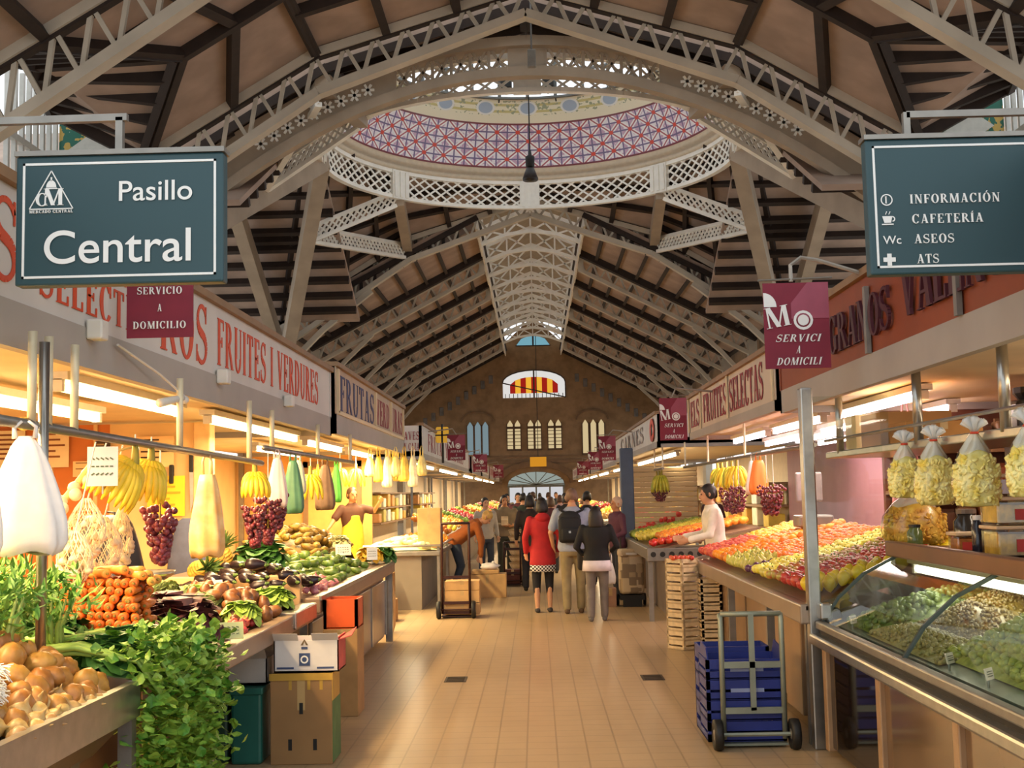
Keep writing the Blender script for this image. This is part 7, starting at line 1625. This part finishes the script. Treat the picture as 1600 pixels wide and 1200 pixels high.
# left foreground boxes
b = carton('tall brown cardboard box with hand slots on the floor by the left counter', (-1.74, 7.93, .0), (-1.34, 8.24, .57), mat('brown_box', '#9a7448', .8, 0, .08, 4), slots=3)
mb = MB(); 
for x in (-1.62, -1.5, -1.42): mb.box((x, 7.928, .47), (x+.02, 7.931, .56))
mb.box((-1.745, 7.925, .53), (-1.335, 7.93, .575)); mb.box((-1.341, 7.93, .4), (-1.336, 8.2, .575)); part('yellow_tape', mb, mat('yellow_tape', '#c0963a', .5, 0, .1), b)
part('green_edge', MB().box((-1.341, 7.94, .01), (-1.336, 8.24, .4)), mat('green_card', '#5c7a46', .8), b)
w = thing('printed_carton', 'open white printed carton on top of the tall brown box', 'box', (-1.5, 8.08, .58)); Mw = mat('white_carton', '#d8d2cc', .7, 0, .04)
mb = MB(); mb.box((-1.72, 7.95, .58), (-1.3, 7.958, .78)); mb.box((-1.72, 8.24, .58), (-1.3, 8.248, .78)); mb.box((-1.72, 7.95, .58), (-1.712, 8.248, .78)); mb.box((-1.72, 7.95, .58), (-1.3, 8.248, .588)); part('carton', mb, Mw, w)
part('red_side', MB().box((-1.308, 7.95, .58), (-1.3, 8.248, .8)), mat('red_print', '#c8564c', .7), w)
for a, c_ in ((-1.72, -1.56), (-1.47, -1.3)): part('flap', MB().poly([(a, 7.95, .78), (c_, 7.95, .78), (c_, 7.9, .83), (a, 7.9, .83)], (0, .006, 0)), Mw, w)
part('flap', MB().poly([(-1.3, 7.95, .78), (-1.3, 8.24, .78), (-1.22, 8.22, .83), (-1.22, 7.98, .8)], (0, 0, .006)), mat('red_print', '#c8564c', .7), w)
mb = MB(); mb.box((-1.555, 7.946, .62), (-1.485, 7.95, .7)); mb.box((-1.54, 7.946, .725), (-1.5, 7.95, .74)); part('emblem_block', mb, mat('navy_print', '#3a4a70', .6), w)
mb = MB()
for i in range(12):
    a, c_ = 2*PI*i/12, 2*PI*(i+1)/12; mb.poly([(-1.52+r*math.cos(q), 7.944, .66+r*math.sin(q)) for r, q in ((.026, a), (.026, c_), (.016, c_), (.016, a))])
part('emblem_ring', mb, M_letter, w)
mb = MB(); mb.poly([(-1.545, 7.946, .75), (-1.53, 7.946, .75), (-1.52, 7.946, .775), (-1.51, 7.946, .75), (-1.495, 7.946, .75), (-1.52, 7.946, .79)]); part('chevron_mark', mb, mat('ochre_print', '#6d5a3a', .6), w)
mb = MB()
for x in (-1.7, -1.44): mb.box((x, 7.947, .6), (x+.11, 7.95, .612))
part('foot_band', mb, mat('navy_print', '#3a4a70'), w)
carton('low white carton behind the printed one, under the ledge', (-2.1, 8.02, .5), (-1.78, 8.4, .66), mat('grey_white_carton', '#bdb6ac', .7, 0, .05), open_=True, flaps=True)
M_teal = mat('teal_plastic', '#1f5f52', .45, 0, .1, 5); M_dkg = mat('dark_green_plastic', '#22402c', .45, 0, .1, 5)
for i, (x0, x1, y, m, lb) in enumerate(((-2.0, -1.8, 7.95, M_teal, 'teal bin under the left counter beside the brown box'), (-2.28, -2.03, 8.0, M_dkg, 'dark green bin under the left counter'))):
    t = thing('bin', lb, 'bin', ((x0+x1)/2, y+.15, 0), 'bins under the left counter'); part('tub', MB().bbox((x0, y, .0), (x1, y+.35, .46), .02), m, t); part('rim', MB().bbox((x0-.01, y-.01, .44), (x1+.01, y+.36, .485), .008), m, t)
crate('yellow-green plastic crate on the dark green bin', (-2.27, 8.02, .487), (-2.0 - .03, 8.3, .68), mat('yellow_green_plastic', '#8a8a2e', .45, 0, .1, 5), None, 2)
carton('brown carton under the orange crate', (-1.69, 9.6, 0), (-1.42, 9.95, .67), M_card)
t = crate('orange plastic crate at the counter corner next to the aubergines', (-1.69, 9.62, .672), (-1.42, 9.93, .9), mat('orange_plastic', '#d0541c', .45, 0, .1, 5), None, 1, solid=.3)
sk = thing('paper_sack', 'pale brown paper sack leaning at the end of the cabinet counter', 'sack', (-1.95, 15.4, 0)); part('sack', MB().loft([[V((-1.95+.14*k*math.cos(2*PI*q/12), 15.4+.1*k*math.sin(2*PI*q/12), z)) for q in range(12)] for z, k in ((0, .9), (.1, 1.1), (.4, 1.15), (.62, .9), (.68, .75))]), mat('sack_paper', '#b89460', .8, 0, .1, 6), sk, True); part('fold', MB().bbox((-2.05, 15.36, .66), (-1.86, 15.44, .72), .01), mat('sack_paper', '#b89460'), sk)
# left hand truck with cartons
M_rb = mat('dark_red_truck', '#3a1c18', .45, .3, .1, 6)
hand_truck('tall dark red hand truck before the cartons, left of the aisle', -1.33, 17.0, .38, 1.3, M_rb, .12, False, bars=(.06, .16, .43))
for i, (z0, z1) in enumerate(((.04, .2), (.205, .37), (.375, .5))): carton('pale carton on the tall dark red hand truck, %s' % ('bottom', 'middle', 'top')[i], (-1.3, 17.03, z0), (-.82, 17.4, z1), M_card2, 'cartons on the dark red hand truck')
for i, (x, y, z, w_, h_, lb) in enumerate(((-1.15, 20.2, 0, .62, .38, 'wide brown carton on the floor where the man bends'), (-1.1, 20.2, .385, .45, .06, 'flat carton lying on the wide brown carton'))): carton(lb, (x, y, z), (x+w_, y+.45, z+h_), M_card2, 'cartons where the man bends')
t = thing('produce_bag', 'crumpled pale bag on the flat carton where the man bends', 'bag', (-.8, 20.4, .447)); part('sack', MB().ball((-.8, 20.4, .5), (.16, .12, .06), 12, 7, jit=.15), M_bagw, t, True); part('knot', MB().ball((-.74, 20.36, .56), .03), M_bagw, t, True)
hand_truck('small dark hand truck in the middle of the aisle by the man in tan', -.62, 22.6, .3, .8, M_rb, .1, False, bars=(.3, .85))
carton('dark red carton on the small hand truck', (-.62, 22.62, .035), (-.32, 22.9, .3), mat('dark_red_box', '#5a2a20', .7), None)
for i in range(8):
    t = thing('basket', 'round pale basket, level %s of the stack right of the man in tan' % ('one', 'two', 'three', 'four', 'five', 'six', 'seven', 'eight')[i], 'basket', (-.36, 23.6, .0+i*.125), 'stacked baskets'); lpart('bowl', MB().lathe([(.12, 0), (.16, .03), (.19, .1), (.195, .12), (.17, .12), (.14, .04), (.001, .02)], 18), mat('basket_straw', '#c2a57c', .8, 0, .15, 14), t, True); lpart('rim', MB().tube([(.19*math.cos(2*PI*q/18), .19*math.sin(2*PI*q/18), .115) for q in range(19)], .012, 5), mat('basket_rim', '#9a7a52', .8), t)
# patchwork trolley
g = NG('patchwork', .8); vor = g.nt.nodes.new('ShaderNodeTexVoronoi'); vor.distance = 'CHEBYCHEV'; vor.inputs['Scale'].default_value = 9; vor.inputs['Randomness'].default_value = .35; g.nt.links.new(g.tc.outputs['Object'], vor.inputs['Vector'])
sp_ = g.nt.nodes.new('ShaderNodeSeparateXYZ'); g.nt.links.new(vor.outputs['Color'], sp_.inputs[0]); Mpatch = g.done(g.mix(g.f('GREATER_THAN', sp_.outputs[0], .66), g.mix(g.f('GREATER_THAN', sp_.outputs[0], .33), '#8f7d66', '#b7a282'), '#cdbb9c'))
t = thing('shopping_trolley', 'beige patchwork shopping trolley at the right counter', 'trolley', (1.38, 18.3, 0)); part('bag', MB().bbox((1.2, 18.15, .18), (1.56, 18.45, .8), .05), Mpatch, t, True); part('flap', MB().bbox((1.19, 18.13, .72), (1.57, 18.47, .84), .04), Mpatch, t, True); part('frame', MB().tube([(1.25, 18.47, .1), (1.25, 18.5, 1.0), (1.5, 18.5, 1.0), (1.5, 18.47, .1)], .013, 6), M_black, t); part('base', MB().box((1.2, 18.12, .1), (1.56, 18.48, .17)), M_black, t)
for x in (1.18, 1.58): part('wheel', MB().lathe([(.03, -.02), (.085, -.02), (.09, 0), (.085, .02), (.03, .02)], 16, Matrix.Translation((x, 18.42, .09)) @ Matrix.Rotation(PI/2, 4, 'Y')), M_black, t, True)
part('front_foot', MB().box((1.24, 18.12, 0), (1.52, 18.15, .1)), M_black, t); part('handle', MB().box((1.3, 18.12, .76), (1.46, 18.135, .79)), M_white, t)
carton('pinkish carton on the floor beside the patchwork trolley', (.98, 18.2, 0), (1.15, 18.45, .27), mat('pinkish_box', '#a8806a', .8, 0, .08)); bag('small white bag hanging from the hand of the woman in black', (.97, 16.5, .75), .14, .28, M_bagw, 'white plastic bags', cord=.14)
